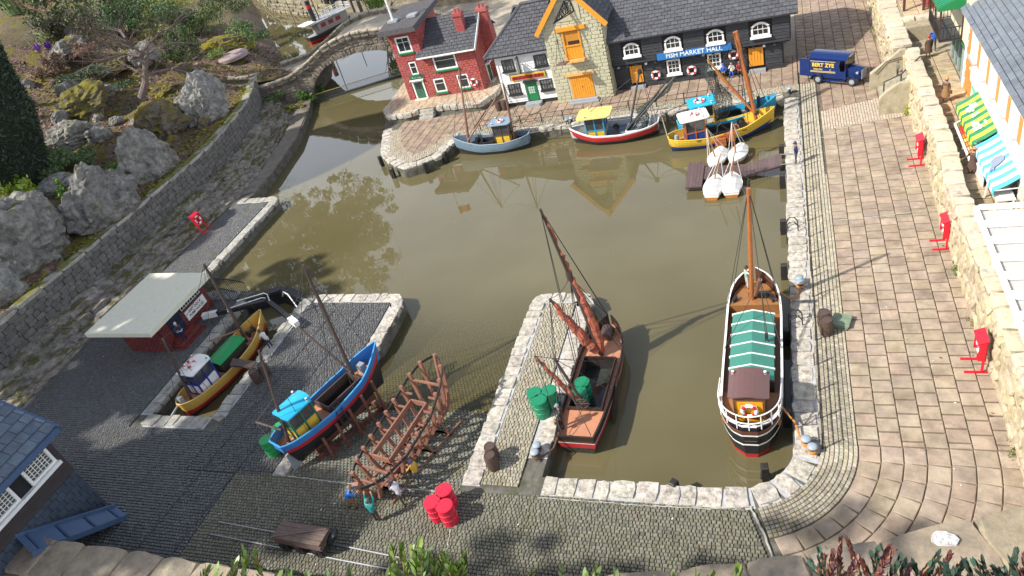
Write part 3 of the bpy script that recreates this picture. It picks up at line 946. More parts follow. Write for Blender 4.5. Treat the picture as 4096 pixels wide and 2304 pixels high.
SH = [
 (330, 85, 330, 220, 'dark brown green open shrub behind the rocks at the top', (0.085, 0.085, 0.04), .45, 6000),
 (520, 60, 420, 190, 'mid green spreading juniper at the top of the garden', (0.06, 0.12, 0.035), .4, 13000),
 (640, 25, 320, 120, 'yellow green sunlit juniper at the top edge', (0.24, 0.25, 0.05), .4, 8000),
 (810, 55, 470, 150, 'wide grey green juniper spreading down to the far water', (0.13, 0.17, 0.06), .4, 15000),
 (740, 165, 210, 190, 'rounded green cypress with drooping sprays beside the bare tree', (0.07, 0.12, 0.025), .42, 7000),
 (980, 130, 250, 110, 'low green juniper above the far water bank', (0.09, 0.14, 0.05), .35, 6000),
 (270, 645, 340, 110, 'low green juniper carpet under the clipped yew', (0.085, 0.13, 0.045), .34, 8000),
 (100, 520 + 240, 200, 130, 'lime leaved ground plant by the huge boulder', (0.22, 0.30, 0.03), .55, 1500),
 (30, 810, 120, 110, 'yellow green leafy plant at the left edge', (0.38, 0.38, 0.04), .6, 700),
 (350, 790, 90, 200, 'green creeping plant in the gap between two boulders', (0.09, 0.17, 0.03), .35, 2500),
 (470, 660, 90, 60, 'small green weed tuft on the mulch', (0.12, 0.20, 0.04), .3, 500),
 (330, 305, 260, 60, 'low teal green ground cover behind the moss dome', (0.045, 0.085, 0.045), .3, 4000),
 (330, 215, 200, 55, 'dry pinkish heather clump left of the bare tree', (0.20, 0.12, 0.085), .35, 3000),
 (235, 260, 170, 90, 'brown heather beside the clipped yew', (0.16, 0.10, 0.07), .3, 3500),
]
for i, (a, b, c, d, lab, col, lf, n) in enumerate(SH):
 shrub(a, b, c, d, lab, col, lf, n, seed=i + 3, group='shrubs of the rock garden')
def twigs(g, p0, dirv, ln, r, depth, rr, spread=.6, up=.1, kids=3):
 p_ = V(p0)
 d = V(dirv).normalized()
 pts, rs = [p_.copy()], [r]
 k = 4
 for i in range(k):
  d = (d + V((rr.gauss(0, .16), rr.gauss(0, .16), rr.gauss(0, .13) + up * .2))).normalized()
  p_ = p_ + d * ln / k
  pts.append(p_.copy())
  rs.append(r * (1 - .45 * (i + 1) / k))
 g.tube(pts, rs, 5 if r > .06 else 3, caps=False)
 if depth > 0:
  for j in range(kids):
   i = rr.choice((2, 3, 4)) if j else 4
   q = (d + V((rr.gauss(0, spread), rr.gauss(0, spread), rr.gauss(0, spread * .6) + up))).normalized()
   twigs(g, pts[i], q, ln * rr.uniform(.55, .85), rs[i] * .62, depth - 1, rr, spread, up, kids)
def twig_plant(name, label, cat, px, py, ln, r, col, n, seed, depth=3, up=.35, spread=.7):
 p_, t = on_ground(px, py)
 o = thing(name, label, cat, p_)
 rr = random.Random(seed)
 g = MB()
 for i in range(n):
  a = rr.uniform(0, 2 * pi)
  twigs(g, p_, (cos(a) * .9, sin(a) * .9, .5), ln, r, depth, rr, spread, up)
 g.build('twigs', mat('twig_' + str(col), col, .8, .3, 4), o)
twig_plant('bare_shrub', 'tan leafless shrub with a tangle of bent stems at the top left', 'shrub', 205, 50, 3.8, .14, (0.42, 0.27, 0.17), 10, 5)
twig_plant('bare_shrub', 'purple red twiggy shrub low behind the bare tree', 'shrub', 450, 160, 1.7, .05, (0.33, 0.17, 0.16), 14, 6)
def blades(name, label, px, py, n, ln, spread, col, seed, wd=.1, flop=1.0):
 p_, t = on_ground(px, py)
 rr = random.Random(seed)
 o = thing(name, label, 'plant', p_)
 g = MB()
 for i in range(n):
  a, r = rr.uniform(0, 2 * pi), rr.uniform(0, spread)
  b = p_ + V((cos(a) * r, sin(a) * r, 0))
  d = V((cos(a), sin(a), 0)) * rr.uniform(.1, .9) * flop
  l_ = ln * rr.uniform(.5, 1.1)
  pts = [b + d * l_ * (q / 4) ** 1.7 + V((0, 0, l_ * (q / 4) * (1 - .35 * flop * (q / 4) ** 2))) for q in range(5)]
  s = V((-sin(a), cos(a), 0)) * wd
  g.cr = rr.random()
  for q in range(4):
   w0, w1 = 1 - (q / 4) ** 2, 1 - ((q + 1) / 4) ** 2
   g.add([pts[q] - s * w0, pts[q] + s * w0, pts[q + 1] + s * w1, pts[q + 1] - s * w1], [(0, 1, 2, 3)])
 g.build('leaves', leaf_mat('blade_' + str(col), col), o)
 return o, p_
blades('strap_leaf_plant', 'tall dark green spiky leaf clump beside the clipped yew', 100, 45, 200, 9, 3.5, (0.12, 0.20, 0.07), 3, .16, .5)
blades('snowdrop_clump', 'pale green drooping snowdrop leaves by the clipped yew', 205, 175, 170, 3.2, 3.0, (0.30, 0.36, 0.17), 4, .09, 1.0)
for i, (px, py, lab, col) in enumerate(((205, 205, 'deep purple crocus head, higher of the two beside the yew', (0.11, 0.03, 0.30)), (181, 240, 'lighter violet crocus head, lower of the two beside the yew', (0.24, 0.09, 0.42)))):
 p_, t = on_ground(px, py)
 o = thing('crocus', lab, 'flower', p_, 'crocus flowers')
 g = MB()
 for k_ in range(6):
  a = k_ * pi / 3
  u = V((cos(a), sin(a), 0))
  s = V((-sin(a), cos(a), 0))
  b = p_ + V((0, 0, .3))
  g.add([b + u * .15, b + u * .48 + s * .3 + V((0, 0, .5)), b + u * .3 + V((0, 0, 1.2)), b + u * .48 - s * .3 + V((0, 0, .5))], [(0, 1, 2, 3)])
 g.build('petals', mat('petal' + str(i), col, .5, .2, 3), o)
 g = MB()
 g.tube([p_, p_ + V((0, 0, .4))], .07, 6)
 g.build('stem', leaf_mat('leaf_croc', (0.1, .2, .05)), o)
yb = V((-79.5, 49.0, 6.5))
o = thing('clipped_yew', 'huge dark green yew clipped to a smooth cone at the left edge', 'tree', yb)
rr = random.Random(8)
PROF = [(0, 4.2), (3, 6.0), (8, 7.7), (14, 8.5), (20, 8.1), (26, 6.8), (31, 4.8), (35, 2.6), (37, .6)]
def yr(z): return interp([a for a, b in PROF], [b for a, b in PROF], z)
g = MB()
g.lathe([(r * .93, z) for z, r in [(q * .8, yr(q * .8)) for q in range(46)]], 40, yb)
g.build('inner_mass', mat('yew_core', (0.02, 0.032, 0.018), .95, .4, 5, bump=.08, bscale=6), o)
g = MB()
for i in range(52000):
 z = rr.uniform(0, 32)
 if rr.random() > yr(z) / 8.5: continue
 a = rr.uniform(0, 2 * pi)
 r = yr(z) * (1 + noise.noise(V((cos(a) * 1.5, sin(a) * 1.5, z * .2))) * .05) * rr.uniform(.95, 1.02)
 c = yb + V((cos(a) * r, sin(a) * r, z))
 t = V((cos(a) + rr.gauss(0, .7), sin(a) + rr.gauss(0, .7), rr.gauss(.5, .8))).normalized() * .19
 b = t.cross(V((rr.gauss(0, 1), rr.gauss(0, 1), rr.gauss(0, 1)))).normalized() * .045
 g.cr = rr.random()
 g.add([c - t - b, c - t + b, c + t + b, c + t - b], [(0, 1, 2, 3)])
g.cr = 0
g.build('foliage', leaf_mat('yew_leaf', (0.024, 0.038, 0.022)), o)
g = MB()
g.tube([yb + V((0, 0, -1.5)), yb + V((0, 0, 6))], .6, 10)
g.build('trunk', MATS['bark'], o)
p_, t = on_ground(575, 425)
o = thing('bare_tree', 'small leafless tree with spreading lichened branches on the mulch', 'tree', p_)
M_BARK = mat('grey_bark', (0.17, 0.13, 0.115), .85, .35, 2.5, bump=.06, dirt=(0.42, 0.36, 0.04), damt=.12, dscale=.8)
s = t / 2887
camr, camu = V(CM[:, 0]), V(CM[:, 1])
def tp(px, py, dp=0.0):
 """a point in the tree's own upright plane seen at px, py"""
 d = ray(px, py)
 nrm = V((ray(575, 425)[0], ray(575, 425)[1], 0)).normalized()
 q = ((p_ + nrm * dp) - V((0, 0, CAMZ))).dot(nrm) / V(d).dot(nrm)
 return V(d) * q + V((0, 0, CAMZ))
g = MB()
g.tube([p_ + V((0, 0, -.4)), tp(565, 390), tp(583, 330), tp(578, 300), tp(583, 250, .3), tp(565, 215, .4)], [.62, .5, .46, .36, .32, .26], 9)
g.build('trunk', M_BARK, o)
rr = random.Random(21)
g = MB()
for pts in ([(583, 305), (620, 290), (690, 275), (740, 255), (790, 225)], [(565, 215), (540, 195), (500, 180), (470, 165)], [(560, 225), (500, 215), (430, 235), (370, 250)],
   [(565, 215), (590, 180), (640, 130), (700, 100)], [(575, 235), (620, 190), (700, 170), (780, 175)], [(578, 300), (555, 285), (500, 265), (430, 280)],
   [(530, 195), (500, 150), (480, 120)], [(690, 275), (740, 290), (770, 300)]):
 P3 = [tp(x, y, rr.uniform(-1.2, 1.2) * k_) for k_, (x, y) in enumerate(pts)]
 n = len(P3)
 g.tube(P3, [.19 * (1 - .2 * i) + .03 for i in range(n)], 6)
 for i in range(1, n):
  d = (P3[i] - P3[i - 1]).normalized()
  for k_ in range(4):
   q = P3[i - 1].lerp(P3[i], rr.uniform(.2, 1))
   twigs(g, q, d + V((rr.gauss(0, .6), rr.gauss(0, .6), rr.gauss(0, .3))), rr.uniform(1.8, 3.6), .05, 3, rr, .55, .1)
g.build('branch', M_BARK, o)
p_, t = on_ground(935, 232)
o = thing('manhole_cover', 'round pinkish grey inspection cover beside the bridge path', 'manhole cover', p_)
g = MB()
g.lathe([(2.35, -.2), (2.4, .25), (2.3, .42), (2.15, .5)], 30, p_ + V((0, 0, .15)))
g.build('lid', mat('lid_pink', (0.34, 0.26, 0.26), .7, .2, 3, bump=.03), o, smooth=False)
g = MB()
for k_ in range(-4, 5):
 g.box(p_.x - sqrt(max(0, 4 - (k_ * .45) ** 2)), p_.x + sqrt(max(0, 4 - (k_ * .45) ** 2)), p_.y + k_ * .45 - .06, p_.y + k_ * .45 + .06, p_.z + .64, p_.z + .68)
g.build('tread_ribs', mat('lid_rib', (0.40, 0.31, 0.30), .7, .2, 3), o)
# ================================================================ BRIDGE
A_, B_ = V((-63, 83, 0)), V((-48, 86, 0))
bu = (B_ - A_).normalized()
bn = V((-bu.y, bu.x, 0))
BW = 9.3
br = thing('stone_bridge', 'humped stone arch bridge with a gravel path over the channel', 'bridge', (-55, 85, 0))
INTR = [(0.6, -.6), (1.19, .2), (2.0, 1.9), (2.92, 3.05), (4.69, 4.3), (6.66, 4.9), (8.6, 5.15), (9.74, 5.2), (11.2, 5.15), (12.7, 4.95), (14.0, 4.5), (15.0, 3.9), (16.0, 2.2), (16.3, -.6)]
DECK = [(-7.5, 3.2), (-5.2, 3.35), (-3, 3.5), (-.6, 3.75), (2.5, 4.9), (6.0, 6.55), (7.8, 7.05), (9.95, 7.3), (12.5, 7.15), (15.2, 6.7), (18.2, 5.6), (21, 4.2), (24, 2.6), (27, .95)]
dk = lambda s: interp([a for a, b in DECK], [b for a, b in DECK], s)
def bp_(s, w_, z): return A_ + bu * s + bn * w_ + V((0, 0, z))
M_BR = mat('bridge_stone', (0.22, 0.19, 0.15), .9, .4, 1.5, bump=.12, bscale=4, rnd=.3, dirt=(0.09, 0.08, 0.06), damt=.45, dscale=1.0)
M_BRC = mat('bridge_coping', (0.44, 0.39, 0.30), .9, .3, 1.6, bump=.07, bscale=5, rnd=.2, dirt=(0.22, 0.19, 0.13), damt=.4, dscale=1.2)
g = MB()
ss = sorted(set([a for a, b in DECK] + [a for a, b in INTR]))
def lowz(s):
 if s < .6 or s > 16.3: return -.6
 return interp([a for a, b in INTR], [b for a, b in INTR], s)
ss = [x for x in ss]
ss2 = []
for a, b in zip(ss, ss[1:]): ss2 += [a, (a + b) / 2]
ss2.append(ss[-1])
rws = [(bp_(s, 0, lowz(s)), bp_(s, 0, dk(s) - .06), bp_(s, BW, dk(s) - .06), bp_(s, BW, lowz(s))) for s in ss2]
for a, b in zip(rws, rws[1:]):
 for i in range(4):
  j = (i + 1) % 4
  g.add([a[i], b[i], b[j], a[j]], [(3, 2, 1, 0)])
g.build('arch_body', M_BR, br)
rr = random.Random(31)
me = [with_mat(x, M_BR) for x in ROUGH]
mc = [with_mat(x, M_BRC) for x in STONES]
items = []
for a, b in zip(INTR[1:], INTR[2:]):
 n = max(1, round(hypot(b[0] - a[0], b[1] - a[1]) / .5))
 for i in range(n):
  f = (i + .5) / n
  s, z = a[0] + (b[0] - a[0]) * f, a[1] + (b[1] - a[1]) * f
  if z < 0: continue
  t = V((b[0] - a[0], 0, b[1] - a[1])).normalized()
  T3 = bu * t.x + V((0, 0, t.z))
  O3 = bu * -t.z + V((0, 0, t.x))
  for w_ in (0, BW):
   items.append((bp_(s, w_, z) + O3 * .36 + bn * (.2 if w_ == 0 else -.2), T3 * .5, O3 * .75, (-bn if w_ == 0 else bn) * .42, rr.randrange(6), rr.random()))
s = -6.5
while s < 22:
 z0 = lowz(s) + .75 if .6 < s < 16.3 else .3
 z = dk(s) - .25
 while z > max(z0, .2) and z > z0:
  items.append((bp_(s + rr.uniform(-.1, .1), .22, z), bu * rr.uniform(.6, 1.0), V((0, 0, 1)) * .38, -bn * rr.uniform(.3, .42), rr.randrange(6), rr.random()))
  z -= .4
 s += .72
place(br, 'stone', items, me, 260, 'bridge_stones')
cop, wl = [], []
for w_, s0, s1 in ((-.18, -5.0, 16.5), (BW + .1, -5.6, 21)):
 s = s0
 while s < s1:
  l_ = rr.uniform(.7, 1.5)
  d3 = (bp_(s + l_, w_, dk(s + l_)) - bp_(s, w_, dk(s)))
  up = d3.normalized().cross(bn) * -1
  if up.z < 0: up = -up
  c = bp_(s + l_ / 2, w_, dk(s + l_ / 2))
  wl.append((c + V((0, 0, -.1)), d3 * 1.03, bn * .52, up * .66, rr.randrange(6), rr.random()))
  cop.append((c + up * .42, d3 * .99, bn * .74 * rr.uniform(.9, 1.08), up * .3, rr.randrange(6), rr.random()))
  s += l_
place(br, 'parapet_stone', wl, me, 300)
place(br, 'coping_stone', cop, mc, 300)
g = MB()
ds = [-7.5 + .5 * i for i in range(70)]
for a, b in zip(ds, ds[1:]):
 g.add([bp_(a, .1, dk(a)), bp_(b, .1, dk(b)), bp_(b, BW - .2, dk(b)), bp_(a, BW - .2, dk(a))], [(0, 1, 2, 3)])
g.build('gravel_deck', M_GRAV, br)
g = MB()                                               # path that runs off the bridge into the garden
P = [bp_(-7.4, -.3, 0), bp_(-7.4, 6.6, 0)]
path = [((-70.3, 81.0), (-71.8, 87.8)), ((-72.0, 81.2), (-73.5, 87)), ((-74, 82.5), (-76, 86))]
for (a, b), (c, d) in zip(path[:-1], path[1:]):
 n = 6
 for i in range(n):
  for j in range(5):
   def q(ii, jj):
    f, h = ii / n, jj / 5
    x0, y0 = a[0] + (c[0] - a[0]) * f, a[1] + (c[1] - a[1]) * f
    x1, y1 = b[0] + (d[0] - b[0]) * f, b[1] + (d[1] - b[1]) * f
    x, y = x0 + (x1 - x0) * h, y0 + (y1 - y0) * h
    return (x, y, garden_h(x, y) + .1)
   g.add([q(i, j), q(i + 1, j), q(i + 1, j + 1), q(i, j + 1)], [(0, 1, 2, 3)])
g.build('garden_path', M_GRAV, kind='structure')
def clump(px, py, z, n, rad, leaf, label, col, name='ivy_plant', seed=2, asp=.8):
 p_ = at(px, py, z)
 o = thing(name, label, 'plant', p_)
 g = MB()
 leaves(g, p_, rad, n, leaf, random.Random(seed), aspect=asp)
 g.build('foliage', leaf_mat('leaf_' + str(col), col), o)
clump(1165, 350, 2.2, 260, (1.4, .6, 1.3), .5, 'bright round leaved plant growing on the bridge foot', (0.24, 0.38, 0.03), seed=1)
clump(1220, 390, 1.2, 300, (1.6, .6, 1.0), .5, 'trailing ivy over the water at the bridge foot', (0.09, 0.18, 0.03), seed=2)
clump(1270, 350, 1.6, 150, (1.1, .5, 1.0), .55, 'dark hanging leaves under the arch edge', (0.07, 0.13, 0.03), seed=3)
clump(1160, 440, 1.0, 2500, (2.2, 1.6, .7), .2, 'olive cushion of moss at the foot of the bridge', (0.20, 0.19, 0.04), 'moss_cushion', 4)
clump(1090, 390, 2.4, 2200, (1.5, 3.0, .5), .2, 'green weedy fringe along the ledge below the wall', (0.11, 0.16, 0.05), 'weed_fringe', 5)
wf = thing('wire_net_fence', 'wire netting on a yellow edged board across the channel under the bridge', 'fence', (-54, 81, 0))
a, b = at(1235, 415, .15), at(1605, 300, .15)
d = (b - a).normalized()
g = MB()
g.bar(a - d * 2.2, b + d * 2.0, .35, .3)
g.build('sill_board', mat('wet_board', (0.05, 0.06, 0.05), .4, .3, 3), wf)
g = MB()
g.bar(a + V((0, 0, .95)) - d * .5, b + V((0, 0, .95)) + d, .08)
g.build('top_rail', mat('rail_yellow', (0.42, 0.38, 0.12), .6, .3, 5), wf)
g = MB()
L_ = (b - a).length
h = .22
M_WIRE = mat('wire', (0.25, 0.26, 0.25), .4, .2, 3, metal=.6)
for r in range(5):
 for i in range(int(L_ / h) + 1):
  p0 = a + d * (i * h + (h / 2 if r % 2 else 0)) + V((0, 0, .1 + r * .2))
  g.bar(p0, p0 + d * h * .5 + V((0, 0, .07)), .018)
  g.bar(p0, p0 - d * h * .5 + V((0, 0, .07)), .018)
  g.bar(p0, p0 - V((0, 0, .13)), .018)
g.build('wire_netting', M_WIRE, wf)
fw = thing('far_bank_wall', 'rough stone bank wall along the far side of the channel', 'stone wall', (-92, 135, 0))
items = []
FB = [(-150, 192.5), (-130, 170), (-107, 145.2), (-90, 133.6), (-80.5, 126.2)]
me = [with_mat(x, mat('far_bank_stone', (0.28, 0.25, 0.19), .9, .4, 1.2, bump=.1, rnd=.4, dirt=(0.12, 0.10, 0.06), damt=.4, moss=(.28, .24, .03), mossamt=.2)) for x in ROUGH]
for (x0, y0), (x1, y1) in zip(FB, FB[1:]):
 L_ = hypot(x1 - x0, y1 - y0)
 d = V((x1 - x0, y1 - y0, 0)).normalized()
 n = V((d.y, -d.x, 0))
 for r in range(4):
  s = 0
  while s < L_:
   l_ = rr.uniform(1, 2.2)
   items.append((V((x0, y0, .1 + r * .8)) + d * (s + l_ / 2) - n * .1, d * l_ * 1.05, V((0, 0, .8)), n * rr.uniform(.6, 1.1), rr.randrange(6), rr.random()))
   s += l_
place(fw, 'stone', items, me, 300)
g = MB()
g.prism([(-200, 200), (-150, 193), (-130, 171), (-107, 146.2), (-90, 134.6), (-80, 127), (-60, 118), (-30, 112), (20, 116), (20, 260), (-200, 260)], .9, 3.0)
g.build('far_bank', mat('far_soil', (0.26, 0.22, 0.16), .95, .4, .8, bump=.1, dirt=(.13, .12, .08), damt=.4), kind='structure')
lg = thing('lock_gate', 'black timber lock gate with grey infill beyond the bridge', 'lock gate', (-76, 123.5, 0))
M_BLK = paint('black', (0.022, 0.023, 0.026), .5)
PG = [at(1330, 62, .2), at(1355, 65, .2), at(1400, 62, .2), at(1432, 62, .2), at(1458, 62, .2)]
for i, q in enumerate(PG):
 g = MB()
 g.box(q.x - .4, q.x + .4, q.y - .4, q.y + .4, -.5, 6.3 - .35 * i)
 g.build('gate_post', M_BLK, lg)
g = MB()
g.bar(PG[0] + V((0, .6, 2.4)), PG[-1] + V((0, .6, 2.0)), .3, 4.4)
g.build('infill_board', paint('slate_grey', (0.20, 0.22, 0.22)), lg)
g = MB()
for k_ in range(7): g.bar(PG[0] + V((-.9, -.2, .6 + k_ * .8)), PG[0] + V((-.1, -.2, .6 + k_ * .8)), .12)
g.bar(PG[0] + V((-1, -.2, 0)), PG[0] + V((-1, -.2, 6.6)), .16); g.bar(PG[0] + V((0, -.2, 0)), PG[0] + V((0, -.2, 6.6)), .16)
g.build('ladder', M_BLK, lg)
blades('bamboo_clump', 'green feathery leaved clump beyond the bridge behind the red house', 1520, 64, 10, 1, 1, (0.2, .3, .05), 9) if False else None
q = V((-62.5, 110.5, 3.0))
o = thing('young_conifer', 'bright green feathery young conifer beyond the bridge', 'tree', q)
g = MB()
rr = random.Random(4)
for i in range(9):
 a = rr.uniform(0, 2 * pi)
 e = q + V((cos(a) * 2.6, sin(a) * 2.6, rr.uniform(4, 9)))
 for k_ in range(120):
  f = rr.uniform(.25, 1)
  c = q.lerp(e, f)
  t = V((rr.gauss(0, .5), rr.gauss(0, .5), 1)).normalized() * .7
  b = t.cross(V((rr.gauss(0, 1), rr.gauss(0, 1), 0))).normalized() * .09
  c = c + V((rr.gauss(0, .35), rr.gauss(0, .35), 0))
  g.cr = rr.random()
  g.add([c - b, c + b, c + t + b * .3, c + t - b * .3], [(0, 1, 2, 3)])
g.cr = 0
g.build('foliage', leaf_mat('leaf_bamboo', (0.15, 0.24, 0.04)), o)
g = MB()
for i in range(9): twigs(g, q - V((0, 0, 2)), (rr.gauss(0, .4), rr.gauss(0, .4), 1), 4.5, .14, 1, rr)
g.build('stem', MATS['bark'], o)
# ================================================================ BUILDINGS
def basis(O, U, W=(0, 0, 1)):
 U, W = V(U).normalized(), V(W).normalized()
 Nn = U.cross(W).normalized()
 O = V(O)
 return Matrix(((U.x, W.x, Nn.x, O.x), (U.y, W.y, Nn.y, O.y), (U.z, W.z, Nn.z, O.z), (0, 0, 0, 1)))
M_WHITE = paint('white', (0.78, 0.78, 0.75), .45, .12)
M_GLASS = mat('window_glass', (0.028, 0.03, 0.032), 0.06, .3, 1, spec=.8)
M_GREENP = paint('green', (0.012, 0.19, 0.06), .4)
M_GREEND = paint('dark_green', (0.03, 0.13, 0.075), .5)
M_ORANGE = paint('orange', (0.72, 0.29, 0.025), .45, .25)
M_GREYP = paint('grey', (0.30, 0.32, 0.34), .6, .3)
M_BLACK = paint('black', (0.022, 0.023, 0.026), .5)
def window(par, F, u0, u1, w0, w1, fm=None, nx=1, nz=1, sill=None, fw=.13, arch=0.0, name='window', gm=None, mul_=.045, proud=.07, transom=None):
 fm = fm or M_WHITE
 g = MB(); g.X = F
 g.box(u0 - fw, u0, w0 - fw, w1 + (0 if arch else fw), 0, proud)
 g.box(u1, u1 + fw, w0 - fw, w1 + (0 if arch else fw), 0, proud)
 g.box(u0, u1, w0 - fw, w0, 0, proud)
 if arch:
  n = 8
  P = []
  for i in range(n + 1):
   f = i / n
   P.append((u0 - fw + (u1 - u0 + 2 * fw) * f, w1 + arch * sin(pi * f) ** .8))
  for (a, b), (c, d) in zip(P, P[1:]):
   lo1 = min(b - fw, w1 + arch) if 0 else b - fw
   g.add([(a, b - fw * 1.1, 0), (c, d - fw * 1.1, 0), (c, d + .02, 0), (a, b + .02, 0), (a, b - fw * 1.1, proud), (c, d - fw * 1.1, proud), (c, d + .02, proud), (a, b + .02, proud)],
 [(4, 5, 6, 7), (0, 1, 5, 4), (3, 7, 6, 2), (0, 4, 7, 3), (1, 2, 6, 5)])
 else: g.box(u0, u1, w1, w1 + fw, 0, proud)
 top = w1 + arch * .8
 for i in range(1, nx):
  u = u0 + (u1 - u0) * i / nx
  g.box(u - mul_ / 2, u + mul_ / 2, w0, top, 0.012, .045)
 zs = [w0 + (w1 + arch * .5 - w0) * i / nz for i in range(1, nz)] if transom is None else [w0 + (w1 - w0) * transom]
 for z in zs: g.box(u0, u1, z - mul_ / 2, z + mul_ / 2, 0.014, .05)
 o = g.build(name, fm, par)
 g = MB(); g.X = F
 g.box(u0, u1, w0, w1 - (fw * .9 if arch else 0), -.02, .012)
 if arch:
  P = [(u0 + (u1 - u0) * i / 8, w1 + arch * sin(pi * (fw + (u1 - u0) * i / 8) / (u1 - u0 + 2 * fw)) ** .8 - fw) for i in range(9)]
  g.add([(u0, w1 - fw * .9, .012), (u1, w1 - fw * .9, .012)] + [(a, b, .012) for a, b in P[::-1]], [tuple(range(11))])
 g.build('pane', gm or M_GLASS, o)
 if sill:
  g = MB(); g.X = F
  g.box(u0 - fw - .12, u1 + fw + .12, w0 - fw - .17, w0 - fw - .003, 0, .26)
  g.build('sill', sill, o)
 return o
def plank_door(par, F, u0, u1, w0, w1, m, n=6, frame=None, lintel=None, step=None, fw=.1, knob=True, leafs=1):
 d = None
 g = MB(); g.X = F
 g.box(u0, u1, w0, w1, -.02, .015)
 d = g.build('door', mat('door_gap', (0.05, 0.03, 0.015), .9), par)
 wd = (u1 - u0) / n
 for i in range(n):
  g = MB(); g.X = F
  g.box(u0 + i * wd + .012, u0 + (i + 1) * wd - .012, w0 + .01, w1 - .01, .016, .05)
  g.build('plank', m, d)
 if frame:
  g = MB(); g.X = F
  g.box(u0 - fw, u0 - .002, w0, w1, 0, .08); g.box(u1 + .002, u1 + fw, w0, w1, 0, .08); g.box(u0 - fw, u1 + fw, w1 + .002, w1 + fw, 0, .08)
  g.build('door_frame', frame, par)
 if knob:
  g = MB(); g.X = F
  um = u1 - .15 if leafs == 1 else (u0 + u1) / 2
  g.box(um - .06, um + .06, (w0 + w1) / 2 - .03, (w0 + w1) / 2 + .03, .052, .09)
  g.build('handle', M_BLACK, d)
 return d
def roof_slope(par, O, U, W, poly, m, du=.55, dv=.42, th=.07, name='roof', base=None, limit=300, seed=0, slab=.12, tile='shingle', gap=.02, tilt=.10, jh=.25):
 F = basis(O, U, W)
 g = MB(); g.X = F
 a = sum(poly[i][0] * poly[(i + 1) % len(poly)][1] - poly[(i + 1) % len(poly)][0] * poly[i][1] for i in range(len(poly)))
 if a < 0: poly = poly[::-1]
 g.prism(poly, -slab, 0)
 o = g.build(name, base or m, par)
 rc = rows(poly, du, dv, .5, gap, .08, seed=seed)
 lay(o, tile, rc, O, U, W, [FLAT], m, th, limit, tilt=-tilt, jh=jh, seed=seed, jr=.01, stuff_name=tile + 's', lift=.03)
 return o
def life_ring(label, c, n, R=.42, white=None, group='life rings'):
 """ring lying in the plane whose normal is n"""
 o = thing('life_ring', label, 'life ring', c, group)
 q = V(n).normalized().to_track_quat('Z', 'Y').to_matrix().to_4x4()
 X = Matrix.Translation(V(c)) @ q
 g = MB(); g.X = X
 g.ring((0, 0, 0), R, R * .3, n=24, m=8)
 g.build('ring', M_WHITE, o, smooth=True)
 for k_ in range(4):
  g = MB(); g.X = X
  a = k_ * pi / 2 + pi / 4
  g.ring((0, 0, 0), R, R * .325, n=4, m=8, a0=a - .3, a1=a + .3, closed=False)
  g.build('red_band', paint('ring_red', (0.55, 0.02, 0.03), .4, 0), o, smooth=True)
 g = MB(); g.X = X
 P = [(cos(k_ * pi / 4) * R * (1.42 if k_ % 2 else 1.32), sin(k_ * pi / 4) * R * (1.42 if k_ % 2 else 1.32), .02) for k_ in range(9)]
 g.tube(P, R * .06, 5, caps=False)
 g.build('rope', mat('cream_rope', (0.62, 0.58, 0.48), .9, .2, 9), o)
 return o
M_RED = mat('red_brick_paint', (0.37, 0.085, 0.075), 0.6, .15, 2, bump=.02, bscale=10, rnd=.16, dirt=(0.28, 0.04, 0.035), damt=.2, dscale=1.2)
M_REDJ = mat('red_joint', (0.24, 0.035, 0.03), .8, .15, 3)
M_THATCH = mat('felted_roof', (0.085, 0.08, 0.085), .95, .75, 7, bump=.08, bscale=12)
M_SHING = mat('roof_shingle', (0.078, 0.08, 0.09), .85, .5, 7, bump=.03, bscale=16, rnd=.3)
M_PALE = paint('pale_stone', (0.66, 0.60, 0.48), .7, .2)
rh = thing('red_brick_house', 'red brick harbour house with a tower wing and green sills beside the bridge', 'house', (-36.8, 77, 1.9))
RB = 1.9
def brick_wall(par, O, U, u1, top, holes=(), du=.62, dv=.27, m=None, mj=None, limit=300, th=.07, poly=None, depth=.3, seed=0, name='wall', piece='brick', me=None, gap=.035, jit=.08, jh=.3):
 """a wall slab whose face carries each brick"""
 F = basis(O, U)
 g = MB(); g.X = F
 pl_ = poly or [(0, 0), (u1, 0), (u1, top), (0, top)]
 g.prism(pl_, -depth, 0)
 o = g.build(name, mj, par)
 rc = rows(pl_, du, dv, .5, gap, jit, holes, seed=seed)
 lay(o, piece, rc, O, U, (0, 0, 1), me or [PIECE], m, th, limit, jh=jh, seed=seed, stuff_name=piece + 's')
 return o
H1 = [(.65, 2.5, 5.6, 7.45), (.8, 2.55, -.1, 2.25), (1.3, 2.3, 2.9, 4.45)]
brick_wall(rh, (-41.72, 73.8, RB), (1, 0, 0), 3.45, 8.15, H1, m=M_RED, mj=M_REDJ, limit=200, seed=1)
brick_wall(rh, (-38.27, 73.8, RB + 4.9), (0, 1, 0), 6.2, 3.3, m=M_RED, mj=M_REDJ, limit=60, seed=2)     # tower flank above the main roof
brick_wall(rh, (-41.72, 80, RB), (0, -1, 0), 6.2, 8.15, m=M_RED, mj=M_REDJ, limit=0, seed=3)
H2 = [(.95, 3.9, 2.9, 4.75), (.2, 1.65, .35, 2.15), (3.2, 4.6, .4, 2.2)]
brick_wall(rh, (-38.26, 73.75, RB), (1, 0, 0), 6.2, 4.95, H2, m=M_RED, mj=M_REDJ, limit=220, seed=4)
brick_wall(rh, (-32.05, 73.75, RB), (0, 1, 0), 7.6, 5, [(1.8, 3.3, -.1, 2.5)], m=M_RED, mj=M_REDJ, limit=120, seed=5, poly=[(0, 0), (7.6, 0), (7.6, 4.95), (3.8, 7.75), (0, 4.95)])
g = MB()
g.box(-41.4, -38.5, 79.7, 80, RB, 10.05); g.box(-38.2, -32.3, 81.0, 81.3, RB, 6.8)
